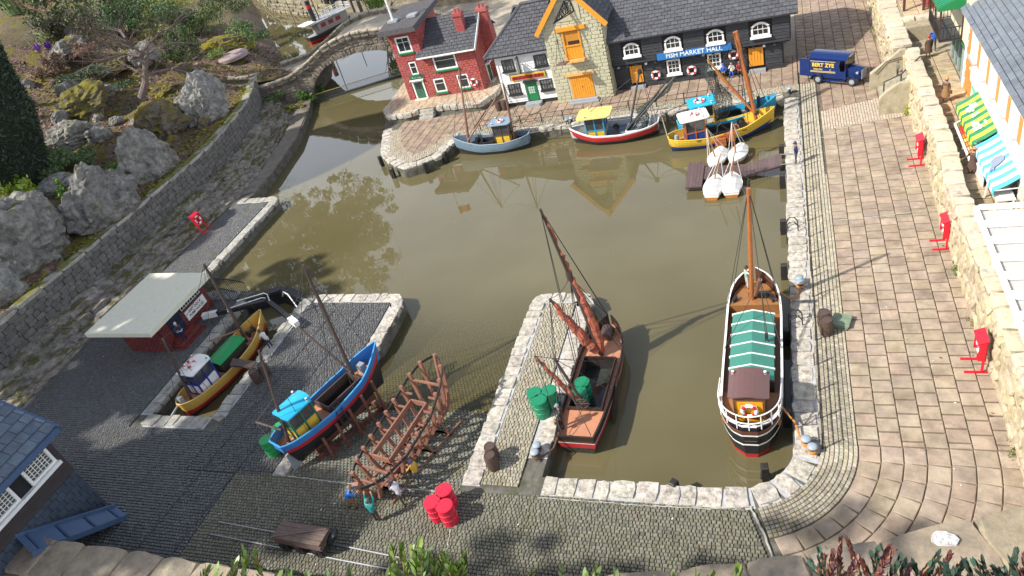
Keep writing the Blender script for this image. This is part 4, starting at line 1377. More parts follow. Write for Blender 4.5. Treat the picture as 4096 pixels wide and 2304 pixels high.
g.build('rear_wall', M_RED, rh)
FT = basis((-41.72, 73.8, RB), (1, 0, 0))
FM = basis((-38.26, 73.75, RB), (1, 0, 0))
window(rh, FT, .85, 2.3, 5.8, 7.25, nx=2, nz=1, sill=M_GREENP, fw=.17, transom=.68)
window(rh, FT, 1.48, 2.12, 3.1, 4.3, sill=M_GREENP, transom=.6)
window(rh, FM, 1.2, 3.65, 3.2, 4.5, nx=1, sill=M_GREENP, fw=.17, transom=.68)
window(rh, FM, .4, 1.5, .65, 1.95, sill=M_GREENP, fw=.15, transom=.66)
window(rh, FM, 3.4, 4.45, .7, 2.0, sill=M_GREENP, fw=.15, transom=.66)
d = plank_door(rh, FT, 1.1, 2.25, .08, 2.05, M_GREEND, 2, frame=M_WHITE, fw=.17)
g = MB(); g.X = FT
g.box(1.28, 2.07, 1.2, 1.85, .052, .06)
g.build('door_glass', M_GLASS, d)
g = MB(); g.X = FT
g.box(.78, 2.55, -.02, .1, .1, .55)
g.build('doorstep', M_PALE, rh)
g = MB(); g.X = FT
g.box(.8, 2.6, 2.25, 2.38, .085, .3)
g.build('door_hood', M_WHITE, rh)
g = MB(); g.X = FT
g.box(.85, 2.75, 2.45, 2.88, .075, .13)
sb = g.build('name_board', M_GREEND, rh)
text('Bunker Lounge', .26, M_WHITE, sb, FT @ V((1.8, 2.66, .14)), (1, 0, 0), (0, 0, 1), .01, wide=.74)
FE = basis((-32.05, 73.75, RB), (0, 1, 0))
plank_door(rh, FE, 2.1, 3.05, .1, 2.0, M_GREEND, 2, frame=M_WHITE, fw=.16)
g = MB(); g.X = FE
g.box(1.75, 3.4, 2.15, 2.3, .085, .5)
g.box(1.8, 3.35, -.1, .08, .085, .5)
g.build('door_hood', M_WHITE, rh)
g = MB()                                               # tower roof: thick felted slab, tipped a little
X0, X1, Y0, Y1 = -42.35, -37.65, 72.7, 80.6
g.add([(X0, Y0, 9.95), (X1, Y0, 9.95), (X1, Y1, 10.5), (X0, Y1, 10.5), (X0 + .05, Y0 + .05, 10.5), (X1 - .1, Y0 + .05, 10.5), (X1 - .1, Y1, 11.0), (X0 + .05, Y1, 11.0)],
 [(3, 2, 1, 0), (4, 5, 6, 7), (0, 1, 5, 4), (1, 2, 6, 5), (2, 3, 7, 6), (3, 0, 4, 7)])
tr2 = g.build('tower_roof', M_THATCH, rh)
g = MB()
g.box(-39.6, -38.5, 75.4, 76.5, 10.71, 10.95)
g.build('skylight', M_GREYP, tr2)
g = MB()
g.box(-41.8, -40.6, 74.8, 75.7, 10.66, 10.9)
g.build('pole_base', M_GREYP, tr2)
g = MB()
g.tube([(-41.2, 75.2, 10.8), (-41.3, 75.2, 15.6)], [.14, .09], 8)
fl = g.build('flagpole', M_WHITE, tr2)
g = MB()
fx = [(-41.28 + .35 * i, 75.2 + .22 * sin(i * 1.3), 15.1 - .10 * i) for i in range(6)]
for a, b in zip(fx, fx[1:]):
 g.quad(a, b, (b[0], b[1], b[2] - 1.05), (a[0], a[1], a[2] - 1.05))
g.build('flag', paint('ensign_red', (0.5, 0.05, 0.03), .8), fl)
sn = atan2(2.85, 4.15)
roof_slope(rh, (-38.9, 73.1, 6.83), (1, 0, 0), (0, cos(sn), sin(sn)), [(0, 0), (7.25, 0), (7.25, 5.2), (0.62, 5.2), (.62, .9), (0, .9)], M_SHING, limit=220, seed=6)
roof_slope(rh, (-31.65, 81.55, 6.83), (-1, 0, 0), (0, -cos(sn), sin(sn)), [(0, 0), (6.5, 0), (6.5, 5.2), (0, 5.2)], M_SHING, limit=0, seed=7)
g = MB()
for s_, (y0, y1) in ((1, (73.05, 77.35)), (-1, (81.6, 77.35))):
 g.bar((-31.62, y0, 6.75), (-31.62, y1, 9.6), .06, .32)
g.build('bargeboard', M_WHITE, rh)
g = MB()
g.box(-38.85, -31.7, 73.0, 73.09, 6.7, 6.86)
g.build('gutter', M_WHITE, rh)
def chimney(par, x0, x1, y0, y1, z0, z1, seed=0):
 g = MB()
 g.box(x0 + .05, x1 - .05, y0 + .05, y1 - .05, z0, z1)
 o = g.build('chimney', M_REDJ, par)
 for O, U, w_ in (((x0, y0 + .05, z0), (1, 0, 0), x1 - x0), ((x1 - .05, y0, z0), (0, 1, 0), y1 - y0), ((x0 + .05, y1, z0), (0, -1, 0), y1 - y0)):
  lay(o, 'brick', rows([(0, 0), (w_, 0), (w_, z1 - z0), (0, z1 - z0)], .36, .2, .5, .03, .05, seed=seed), O, U, (0, 0, 1), [PIECE], M_RED, .06, 40, stuff_name='bricks')
 g = MB()
 g.box(x0 - .12, x1 + .12, y0 - .12, y1 + .12, z1 + .002, z1 + .22)
 g.box(x0 - .02, x1 + .02, y0 - .02, y1 + .02, z1 + .222, z1 + .34)
 g.build('cap', M_RED, o)
 g = MB()
 for k_ in (.3, .7): g.lathe([(.15, 0), (.12, .4), (.14, .42)], 10, (x0 + (x1 - x0) * k_, (y0 + y1) / 2, z1 + .34))
 g.build('chimney_pots', M_RED, o)
chimney(rh, -34.0, -33.0, 75.1, 75.9, 7.6, 10.0, 8)
chimney(rh, -31.98, -30.8, 77.0, 77.9, RB, 9.5, 9)
life_ring('life ring on the red house wall beside its lower window', (-33.05, 73.56, 3.0), (0, -1, 0), .36)
ib = thing('anchor_inn', 'white weatherboarded inn with a grey hipped roof and green door', 'inn', (-25.3, 73, Q))
M_BOARDW = paint('weatherboard_white', (0.76, 0.76, 0.74), .5, .15)
def boards(par, O, U, u1, top, holes, m, mb, dv=.27, limit=300, seed=0, depth=.25, poly=None, du=60, th=.06, tilt=.16):
 F = basis(O, U)
 g = MB(); g.X = F
 pl_ = poly or [(0, 0), (u1, 0), (u1, top), (0, top)]
 g.prism(pl_, -depth, 0)
 o = g.build('wall', mb, par)
 rc = rows(pl_, du, dv, 0, .012, 0, holes, seed=seed)
 lay(o, 'plank', rc, O, U, (0, 0, 1), [FLAT], m, th, limit, tilt=-tilt, jh=.2, seed=seed, stuff_name='planks', lift=.015)
 return o
IH = [(.5, 1.85, 3.9, 5.1), (4.05, 5.5, 3.9, 5.1), (.5, 1.95, 1.25, 2.4), (4.1, 5.45, 1.25, 2.4), (2.4, 3.75, -.1, 2.55), (1.0, 5.05, 2.72, 3.4)]
boards(ib, (-28.32, 70.0, Q), (1, 0, 0), 6.0, 5.75, IH, M_BOARDW, mat('board_shadow', (0.35, 0.35, 0.34), .8, .1, 3), seed=11)
boards(ib, (-28.32, 77, Q), (0, -1, 0), 7, 5.75, [], M_BOARDW, MATS['board_shadow'], seed=12)
g = MB()
g.box(-28.46, -28.24, 69.86, 70.06, Q + .35, 6.8)
g.build('corner_post', M_WHITE, ib)
FI = basis((-28.32, 69.93, Q), (1, 0, 0))
g = MB(); g.X = FI
g.box(-.12, 5.98, 0, .36, .01, .1)
g.build('plinth', M_BLACK, ib)
M_CURT = mat('lace_pane', (0.14, 0.145, 0.14), .25, .9, 3.5, spec=.7)
for u0, w0 in ((.62, 4.0), (4.2, 4.0), (.65, 1.4), (4.25, 1.4)):
 window(ib, FI, u0, u0 + 1.15, w0, w0 + 1.0, fm=M_BLACK, nx=4, nz=2, sill=M_BLACK, fw=.07, gm=M_CURT)
d = plank_door(ib, FI, 2.6, 3.6, .32, 2.35, M_GREENP, 1, frame=M_GREENP, fw=.08)
g = MB(); g.X = FI
for i in range(3):
 for j in range(3): g.box(2.75 + i * .24, 2.94 + i * .24, 1.15 + j * .26, 1.36 + j * .26, .052, .06)
g.build('door_glass', mat('pale_glass', (0.45, 0.5, 0.48), .2, .2, 3), d)
g = MB(); g.X = FI
g.box(1.15, 4.95, 2.78, 3.35, .02, .16)
sb = g.build('sign_board', paint('sign_yellow', (0.62, 0.46, 0.05), .5), ib)
g = MB(); g.X = FI
g.box(1.27, 4.83, 2.84, 3.24, .161, .175)
g.build('sign_face', paint('sign_red', (0.50, 0.02, 0.03), .4), sb)
text('ANCHOR INN', .46, M_BLACK, sb, FI @ V((3.05, 3.03, .18)), (1, 0, 0), (0, 0, 1), .02, wide=1.12, bold=.008)
g = MB(); g.X = FI
g.box(2.35, 3.95, 2.44, 2.56, .02, .35)
g.build('door_hood', M_BLACK, ib)
g = MB(); g.X = FI
g.prism([(2.4, .1), (3.85, .1), (3.95, .25), (3.95, .8), (3.8, .95), (2.45, .95), (2.3, .8), (2.3, .25)], 0, .3)
g2 = MB()
g2.prism([(-26.05, 69.0), (-25.9, 68.88), (-24.45, 68.88), (-24.3, 69.0), (-24.3, 69.8), (-26.05, 69.8)], Q, Q + .32)
g2.build('doorstep', M_GREYP, ib)
g = MB(); g.X = FI
g.box(2.3, 2.42, 3.45, 5.3, .02, .1)
g.bar((2.36, 5.2, .1), (2.36, 5.35, 1.0), .07); g.bar((2.36, 4.6, .1), (2.36, 5.25, .7), .05)
hs = g.build('sign_bracket', M_BLACK, ib)
g = MB(); g.X = FI
g.prism([(2.2, 3.75), (2.55, 3.75), (2.62, 4.2), (2.55, 4.95), (2.2, 4.95), (2.12, 4.2)], .45, .5)
hb = MB(); hb.X = FI
hb.box(2.34, 2.39, 3.75, 4.95, .25, .95)
hb.build('hanging_sign', paint('pale_sign', (0.5, 0.5, 0.45), .5), hs)
ex0, ey, ez = -29.35, 69.25, 6.72
rx, ry, rz = -25.4, 73.5, 10.35
fs_ = V((0, ry - ey, rz - ez)); fl_ = fs_.length
roof_slope(ib, (ex0, ey, ez), (1, 0, 0), fs_, [(0, 0), (7.0, 0), (7.0, fl_), (rx - ex0, fl_)], M_SHING, limit=250, seed=13)
hl = V((rx - ex0, 0, rz - ez)); hll = hl.length
roof_slope(ib, (ex0, 77.75, ez), (0, -1, 0), hl, [(0, 0), (8.5, 0), (77.75 - ry, hll), (77.75 - ry - .01, hll)], M_SHING, limit=120, seed=14)
roof_slope(ib, (-22.35, 77.75, ez), (-1, 0, 0), (0, -(77.75 - ry), rz - ez), [(0, 0), (7.0, 0), (rx - ex0 + .0, fl_), (0, fl_)], M_SHING, limit=0, seed=15)
g = MB()
g.tube([(ex0 + .05, ey + .05, ez + .12), (rx, ry, rz + .12)], .17, 6); g.tube([(rx - .1, ry, rz + .1), (-22.4, ry, rz + .1)], .19, 6)
g.build('ridge_cap', M_SHING, ib)
wb = thing('cream_warehouse', 'tall cream stone warehouse with orange loft doors and bargeboards', 'warehouse', (-19.4, 72, Q))
M_CREAM = mat('cream_stone_paint', (0.46, 0.44, 0.30), .7, .1, 2, bump=.03, bscale=7, rnd=.07, dirt=(0.34, 0.32, 0.22), damt=.15)
M_CREAMJ = mat('cream_joint', (0.43, 0.41, 0.29), .85, .1, 3)
WT = 8.2
PK = (2.93, 11.55)
WH = [(1.75, 3.75, 4.35, 7.35), (1.45, 4.25, -.1, 2.95), (1.6, 4.05, 8.2, 10.2)]
gp = [(0, 0), (5.9, 0), (5.9, WT), PK, (0, WT)]
brick_wall(wb, (-22.33, 68.92, Q), (1, 0, 0), 5.9, WT, WH, du=.72, dv=.36, m=M_CREAM, mj=M_CREAMJ, th=.05, poly=gp, seed=16, piece='stone', me=[stone_me(90 + i, .045) for i in range(5)], gap=.03, jit=.3, limit=300)
brick_wall(wb, (-16.43, 68.92, Q), (0, 1, 0), 7, WT, [], du=.72, dv=.36, m=M_CREAM, mj=M_CREAMJ, limit=60, seed=17, piece='stone', th=.05, jit=.3)
brick_wall(wb, (-22.33, 76, Q), (0, -1, 0), 7, WT, [], du=.72, dv=.36, m=M_CREAM, mj=M_CREAMJ, limit=60, seed=18, piece='stone', th=.05, jit=.3)
FW = basis((-22.33, 68.92, Q), (1, 0, 0))
g = MB(); g.X = FW
g.box(1.62, 4.05, 8.25, 10.1, .0, .1)
g.build('gable_panel', M_CREAM, wb)
g = MB(); g.X = FW                                     # loft: frame, recess, lower half door
g.box(1.85, 2.0, 4.5, 7.3, 0, .12); g.box(3.5, 3.65, 4.5, 7.3, 0, .12); g.box(1.85, 3.65, 5.75, 5.87, .04, .16)
g.build('loft_frame', M_ORANGE, wb)
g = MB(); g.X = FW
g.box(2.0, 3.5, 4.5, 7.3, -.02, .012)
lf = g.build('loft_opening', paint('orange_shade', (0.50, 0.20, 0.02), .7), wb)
for i in range(5):
 g = MB(); g.X = FW
 g.box(2.02 + i * .296, 2.30 + i * .296, 4.52, 5.72, .02, .07)
 g.build('plank', M_ORANGE, lf)
g = MB(); g.X = FW
g.box(2.3, 3.5, 5.9, 6.25, .013, .03)
g.build('loft_gap', mat('dark_interior', (0.02, 0.018, 0.015), .9), lf)
g = MB(); g.X = FW
g.box(1.3, 4.3, 7.35, 7.72, .08, .28)
g.build('loft_lintel', M_ORANGE, wb)
g = MB(); g.X = FW
g.box(1.85, 3.75, 4.3, 4.45, .0, .75)
g.bar((1.9, 4.45, .65), (1.9, 5.4, .1), .03); g.bar((3.7, 4.45, .65), (3.7, 5.4, .1), .03)
g.build('loft_ledge', paint('orange_pale', (0.75, 0.38, 0.12), .5), wb)
plank_door(wb, FW, 1.68, 4.0, .3, 2.7, M_ORANGE, 10, leafs=2)
g = MB(); g.X = FW
g.box(1.3, 4.3, 2.76, 3.0, .08, .26)
g.build('door_lintel', paint('orange_pale', (0.75, 0.38, 0.12), .5), wb)
g = MB(); g.X = FW
g.box(1.35, 4.4, 0, .14, .08, .85); g.box(1.5, 4.25, .142, .3, .08, .55)
g.build('doorstep', M_GREYP, wb)
ra = atan2(PK[1] - WT, 2.95)
for sgn in (1, -1):
 ux = V((0, sgn * -1, 0)) if sgn < 0 else V((0, -1, 0))
 if sgn > 0:   # west slope: facing -x
  O, U, W = (-22.9, 76.2, Q + WT - .65), (0, -1, 0), (cos(ra), 0, sin(ra))
 else:
  O, U, W = (-15.9, 68.55, Q + WT - .65), (0, 1, 0), (-cos(ra), 0, sin(ra))
 ln = 3.5 / cos(ra) + .02
 roof_slope(wb, O, U, W, [(0, 0), (7.65, 0), (7.65, ln), (0, ln)], M_SHING, limit=90, seed=19 + sgn)
 g = MB()
 x0 = -19.4 - sgn * 3.55
 g.bar((x0, 68.5, Q + WT - .82), (-19.4 - sgn * .02, 68.5, Q + PK[1] - .02), .1, .42, up=(0, -1, 0)) if 0 else None
 a, b = V((x0, 68.5, Q + WT - .80)), V((-19.4, 68.5, Q + PK[1] + .12))
 u = (b - a).normalized()
 g.obox((a + b) / 2, u, (0, 1, 0), u.cross(V((0, 1, 0))), (b - a).length / 2, .06, .23)
 g.build('bargeboard', M_ORANGE, wb)
g = MB()
g.box(-19.62, -19.18, 68.3, 68.43, Q + 10.9, Q + 11.9)
g.build('finial_block', M_ORANGE, wb)
jb = thing('wall_crane', 'black lattice wall crane with a plank platform hung from its chain', 'crane', (-19.4, 68.8, 10.4))
g = MB()
tip = V((-20.55, 67.2, 9.75))
for dx in (-.28, .28):
 a0, a1 = V((-19.25 + dx, 68.8, 11.2)), V((-19.05 + dx, 68.8, 10.1))
 g.bar(a0, tip, .08); g.bar(a1, tip, .08); g.bar(a0, a1, .1)
 for k_ in range(7):
  f, h = k_ / 7, (k_ + 1) / 7
  g.bar(a0.lerp(tip, f), a1.lerp(tip, f), .045); g.bar(a0.lerp(tip, f), a1.lerp(tip, h), .04)
for k_ in range(8):
 f = k_ / 8
 g.bar(V((-19.53, 68.8, 11.2)).lerp(tip, f), V((-18.97, 68.8, 11.2)).lerp(tip, f), .04)
 g.bar(V((-19.53, 68.8, 11.2)).lerp(tip, f), V((-18.97, 68.8, 11.2)).lerp(tip, f + .12), .04)
g.build('lattice_jib', M_BLACK, jb)
g = MB()
hk = tip + V((0, 0, -1.6))
g.tube([tip, hk], .03, 5)
g.ring(hk, .1, .03, 'y', 8, 4)
P = [hk + V(q) for q in ((-.55, -.3, -2.35), (.35, -.45, -2.45), (.7, .35, -2.25), (-.2, .45, -2.2))]
for q in P: g.tube([hk, q], .022, 4)
g.build('chain', M_BLACK, jb)
g = MB()
pc = sum(P, V()) / 4
g.prism([(q.x, q.y) for q in P], pc.z - .06, pc.z + .05)
g.build('platform', paint('plum_wood', (0.16, 0.10, 0.09), .7), jb)
hb_ = thing('fish_market_hall', 'long black weatherboarded fish market hall with white arched windows', 'market hall', (-8, 74, Q))
M_BOARDB = mat('tarred_board', (0.030, 0.032, 0.037), .55, .5, 2.5, bump=.03, bscale=9, grain=(1, 1, 4), rnd=.35, dirt=(0.06, 0.062, 0.065), damt=.12)
M_TARD = mat('tar_shadow', (0.012, 0.012, 0.014), .8, .2, 3)
HX = -16.38
up = [(1.2, 3.2), (5.2, 7.2), (9.15, 11.15), (13.15, 15.2)]
UH = [(a, b, .72, 2.25) for a, b in up] + [(4.5, 11.6, -.05, .62)]
boards(hb_, (HX, 69.95, 3.72), (1, 0, 0), 16.7, 2.75, UH, M_BOARDB, M_TARD, dv=.29, seed=21, du=60)
boards(hb_, (HX, 70.45, Q), (1, 0, 0), 16.0, 2.6, [(1.5, 2.95, -.1, 2.35), (5.15, 6.75, .75, 2.4), (9.05, 10.6, .75, 2.4), (12.85, 14.45, -.1, 2.4)], M_BOARDB, M_TARD, dv=.26, seed=22, du=60)
boards(hb_, (.32, 69.95, 3.72), (0, 1, 0), 10.2, 2.75, [], M_BOARDB, M_TARD, dv=.29, seed=23, poly=[(0, 0), (10.2, 0), (10.2, 2.75), (5.1, 6.3), (0, 2.75)])
boards(hb_, (-.38, 70.45, Q), (0, 1, 0), 9.2, 2.6, [], M_BOARDB, M_TARD, dv=.26, seed=24)
g = MB()
g.box(HX + .02, .3, 69.97, 80.1, 3.6, 3.71)
g.build('jetty_floor', M_TARD, hb_)
FU = basis((HX, 69.86, 3.72), (1, 0, 0))
FL = basis((HX, 70.37, Q), (1, 0, 0))
for a, b in up:
 window(hb_, FU, a + .38, b - .38, 1.0, 1.72, nx=3, nz=2, sill=M_WHITE, fw=.17, arch=.4, proud=.1)
for a, b in ((5.3, 6.6), (9.2, 10.45)):
 window(hb_, FL, a + .15, b - .15, 1.05, 2.2, nx=3, nz=3, sill=M_WHITE, fw=.15, proud=.1)
for a, b in ((1.6, 2.85), (12.98, 14.3)):
 plank_door(hb_, FL, a, b, .5, 2.3, M_ORANGE, 5, knob=False)
 g = MB(); g.X = FL
 g.bev(a - .05, b + .1, 0, .01, .02, .7) if 0 else None
 g.box(a - .05, b + .15, -.02, .26, .1, .62)
 g.build('doorstep', M_GREYP, hb_)
g = MB(); g.X = FL
g.box(0, 1.5, -.02, .4, .01, .12); g.box(3.0, 12.85, -.02, .4, .01, .12); g.box(14.45, 16.05, -.02, .4, .01, .12)
g.build('plinth_board', M_BOARDB, hb_)
for i in range(18):
 g = MB()
 x = HX + .5 + i * .92
 g.box(x, x + .22, 69.88, 70.36, 3.42, 3.6)
 g.build('bracket', M_GREYP if i % 3 == 0 else M_BOARDB, hb_)
for i in range(7):
 g = MB()
 g.box(.0, .42, 70.3 + i * 1.2, 70.52 + i * 1.2, 3.42, 3.6)
 g.build('bracket', M_GREYP, hb_)
g = MB(); g.X = FU
g.box(4.55, 11.55, -.02, .62, .02, .14)
sb = g.build('sign_board', paint('sign_blue', (0.03, 0.17, 0.46), .35), hb_)
text('FISH MARKET HALL', .60, paint('lettering_pale', (0.72, 0.80, 0.80), .5), sb, FU @ V((8.05, .3, .15)), (1, 0, 0), (0, 0, 1), .02, wide=1.02, bold=.012)
hs_ = atan2(3.5, 5.2)
roof_slope(hb_, (-16.35, 69.3, 6.3), (1, 0, 0), (0, cos(hs_), sin(hs_)), [(0, 0), (17.4, 0), (17.4, 6.95), (0, 6.95)], M_SHING, limit=300, seed=25, du=.62, dv=.42)
roof_slope(hb_, (1.05, 80.8, 6.3), (-1, 0, 0), (0, -cos(hs_), sin(hs_)), [(0, 0), (17.4, 0), (17.4, 6.95), (0, 6.95)], M_SHING, limit=0, seed=26)
life_ring('life ring on the black hall nearer its left door', (-12.25, 70.2, 2.1), (0, -1, 0), .36)
life_ring('life ring on the black hall between its two lower windows', (-8.75, 70.2, 2.05), (0, -1, 0), .36)
ph = thing('pump_house', 'small dark red brick pump house under a big cream flat roof', 'pump house', (-46, 34, Q))
M_DRED = mat('dark_red_brick_paint', (0.16, 0.028, 0.026), .7, .2, 2, bump=.02, bscale=8, rnd=.2)
M_DREDJ = mat('dark_red_joint', (0.09, 0.018, 0.016), .85, .2, 3)
PX0, PX1, PY0, PY1 = -49.3, -45.25, 31.25, 37.0
brick_wall(ph, (PX0, PY0, Q), (1, 0, 0), PX1 - PX0, 2.55, [], du=.42, dv=.19, m=M_DRED, mj=M_DREDJ, th=.05, seed=27, limit=180)
brick_wall(ph, (PX1, PY0, Q), (0, 1, 0), PY1 - PY0, 2.55, [(1.0, 2.35, -.1, 2.3), (2.5, 5.2, 1.75, 2.55)], du=.42, dv=.19, m=M_DRED, mj=M_DREDJ, th=.05, seed=28, limit=200)
g = MB()
g.box(PX0, PX0 + .2, PY0 + .01, PY1, Q, Q + 2.54); g.box(PX0, PX1 - .3, PY1 - .2, PY1, Q, Q + 2.54)
g.build('rear_wall', M_DRED, ph)
FP = basis((PX1 + .02, PY0, Q), (0, 1, 0))
plank_door(ph, FP, 1.1, 2.25, .35, 2.25, paint('navy', (0.012, 0.02, 0.05), .5), 3, frame=paint('navy', (0.012, 0.02, 0.05)))
window(ph, FP, 2.65, 5.1, 1.8, 2.45, fm=paint('navy', (0.012, 0.02, 0.05)), nx=1, nz=1, fw=.1)
g = MB(); g.X = FP
for i in range(9): g.box(2.66 + i * .3, 2.70 + i * .3, 1.8, 2.45, .05, .09)
for j in range(3): g.box(2.66, 5.1, 1.85 + j * .25, 1.885 + j * .25, .092, .12)
g.build('window_grille', M_WHITE, ph)
g = MB(); g.X = FP
g.box(2.75, 5.2, .75, 1.55, .055, .11)
sb = g.build('sign_board', M_WHITE, ph)
text('DRY DOCK\nPUMP HOUSE', .33, M_BLACK, sb, FP @ V((3.98, 1.15, .112)), (0, 1, 0), (0, 0, 1), .01, wide=.92, bold=.004)
g = MB()
P = [(-51.2, 30.1), (-44.45, 30.0), (-44.2, 37.4), (-51.0, 37.8)]
g.prism(P, 3.62, 4.0)
g.build('flat_roof', paint('roof_cream', (0.72, 0.70, 0.56), .6, .06), ph)
for i in range(3):
 g = MB()
 g.box(-45.2 + 0, -44.9 + .42 * (3 - i) - .3, 31.7 - .12 * (2 - i), 33.9 + .12 * (2 - i), Q - .05 + .2 * i, Q + .145 + .2 * i)
 g.build('step', M_DRED, ph)
fr_ = thing('footway_railing', 'black arched railing beside the pump house', 'railing', (-44, 37.6, Q))
for yy_ in (37.3, 38.5):
 g = MB()
 P = [(-48.2 + 1.0 * i * .62, yy_, Q + 1.0 + .55 * sin(pi * i / 9)) for i in range(10)]
 g.tube(P, .05, 6)
 for i in range(28):
  f = i / 27 * 9
  a = int(min(8, f)); q = V(P[a]).lerp(V(P[a + 1]), f - a)
  g.bar((q.x, q.y, Q), q, .035)
 g.build('rail_panel', M_BLACK, fr_)
sh = thing('slate_boathouse', 'slate roofed dark boathouse with white lattice windows at the lower left', 'boathouse', (-44, 14, Q))
M_SLATE = mat('blue_slate', (0.10, 0.13, 0.175), .6, .3, 2, bump=.02, bscale=9, rnd=.28, dirt=(0.19, 0.21, 0.24), damt=.2)
M_SLATH = mat('slate_hanging', (0.035, 0.05, 0.075), .65, .3, 2, bump=.02, bscale=9, rnd=.25)
M_BBROWN = mat('brown_board', (0.035, 0.026, 0.026), .7, .4, 3, bump=.03, grain=(1, 1, 5), rnd=.2)
M_BBLUE = paint('fascia_blue', (0.055, 0.10, 0.19), .6, .25)
SX = -39.55
F_ = basis((SX, 6, Q), (0, 1, 0))
boards(sh, (SX, 6, 4.3), (0, 1, 0), 11.7, 3.6, [(4.0, 11.3, 1.4, 2.8)], M_BBROWN, M_TARD, dv=.3, seed=29, limit=60)
g = MB(); g.X = basis((SX, 6, Q), (0, 1, 0))
g.box(0, 11.7, 0, 3.25, -.2, 0)
o = g.build('wall', M_TARD, sh)
lay(o, 'slate', rows([(0, 0), (11.7, 0), (11.7, 3.25), (0, 3.25)], .55, .42, .5, .02, .1, seed=30), (SX, 6, Q), (0, 1, 0), (0, 0, 1), [FLAT], M_SLATH, .05, 200, tilt=-.08, jh=.4, stuff_name='slates', lift=.02)
boards(sh, (-47, 17.72, Q), (1, 0, 0), .1, 1, [], M_BBROWN, M_TARD, limit=0) if 0 else None
g = MB()
g.box(-48, SX - .2, 17.5, 17.7, Q, 7.9)
g.build('end_wall', M_BBROWN, sh)
FS = basis((SX + .08, 6, Q), (0, 1, 0))
for u0 in (4.3, 7.0, 9.65):
 window(sh, FS, u0, u0 + 1.45, 4.75, 5.9, nx=6, nz=6, fw=.16, mul_=.035, proud=.14, gm=mat('leaded_pane', (0.085, 0.09, 0.08), .2, .5, 4))
g = MB(); g.X = FS
g.box(3.6, 11.35, 4.36, 4.56, .02, .3); g.box(3.6, 11.35, 6.1, 6.22, .02, .2)
g.build('window_board', M_WHITE, sh)
g = MB(); g.X = FS
g.prism([(4.9, 6.27), (6.1, 6.27), (6.1, 6.9), (5.8, 7.0), (5.4, 7.0), (5.1, 6.95)], .16, .2)
nb_ = g.build('number_board', M_WHITE, sh)
text('1', .5, M_BLACK, nb_, FS @ V((5.75, 6.6, .205)), (0, 1, 0), (0, 0, 1), .01)
sa = atan2(2.6, 4.2)
roof_slope(sh, (-38.6, 5.5, 7.6), (0, 1, 0), (-cos(sa), 0, sin(sa)), [(0, 0), (12.6, 0), (12.6, 6.4), (0, 6.4)], M_SLATE, limit=160, seed=31, du=.75, dv=.62, th=.07, tile='slate')
g = MB()
g.box(-38.65, -38.53, 5.5, 18.1, 7.2, 7.57)
u = V((-cos(sa), 0, sin(sa)))
a = V((-38.57, 18.16, 7.42))
g.obox(a + u * 3.2, u, (0, 1, 0), u.cross(V((0, 1, 0))), 3.25, .06, .22)
g.build('fascia', M_BBLUE, sh)
g = MB()                                               # blue boarded lean-to against the near corner
A0, A1, B1_, B0_ = V((-39.5, 13.2, 4.25)), V((-38.35, 17.45, 1.2)), V((-37.2, 17.05, 1.07)), V((-37.9, 12.6, 4.0))
g.add([A0, A1, B1_, B0_] + [q - V((0, 0, .25)) for q in (A0, A1, B1_, B0_)], [(3, 2, 1, 0), (4, 5, 6, 7), (0, 1, 5, 4), (1, 2, 6, 5), (2, 3, 7, 6), (3, 0, 4, 7)])
lt = g.build('lean_to_roof', M_BBLUE, sh)
for f in (.1, .38, .66, .92):
 g = MB(); g.bar(A0.lerp(A1, f) + V((0, 0, .05)), B0_.lerp(B1_, f) + V((0, 0, .05)), .1, .1); g.build('batten', M_BBLUE, lt)
g = MB(); g.bar(A0 + V((-.05, 0, .1)), A1 + V((-.05, 0, .1)), .16, .2); g.bar(B0_ - V((0, 0, .12)), B1_ - V((0, 0, .12)), .06, .3); g.build('edge_board', M_BBLUE, lt)
# ================================================================ EAST TERRACE
M_TAN = mat('terrace_stone', (0.46, 0.36, 0.22), .85, .3, 1.6, bump=.06, bscale=5, rnd=.22, dirt=(0.24, 0.17, 0.09), damt=.42, dscale=1.0)
M_RUB = mat('rubble_buff', (0.50, 0.42, 0.28), .85, .3, 1.6, bump=.08, bscale=5, rnd=.28, dirt=(0.27, 0.22, 0.15), damt=.36, dscale=1.2)
M_RUBC = mat('rubble_coping', (0.58, 0.51, 0.38), .85, .25, 1.6, bump=.06, bscale=5, rnd=.2, dirt=(0.13, 0.12, 0.11), damt=.3, dscale=1.6)
M_RMOR = mat('buff_mortar', (0.33, 0.28, 0.19), .95, .3, 4, bump=.04)
g = MB()
g.box(9.3, 20.5, 6, 67.5, .93, 2.9)
g.box(9.4, 20.5, 67.5, 92, .93, 4.1)
g.build('terrace_ground', M_RMOR, kind='structure')
slabs('upper_walk', [(9.75, 16), (13.4, 16), (12.1, 40), (12.1, 64.2), (9.75, 64.2)], M_TAN, 1.15, 1.0, z=2.91, limit=110, seed=41)
slabs('upper_walk', [(9.6, 69.9), (20, 69.9), (20, 90), (9.6, 90)], M_TAN, 1.2, 1.1, z=4.105, limit=60, seed=42)
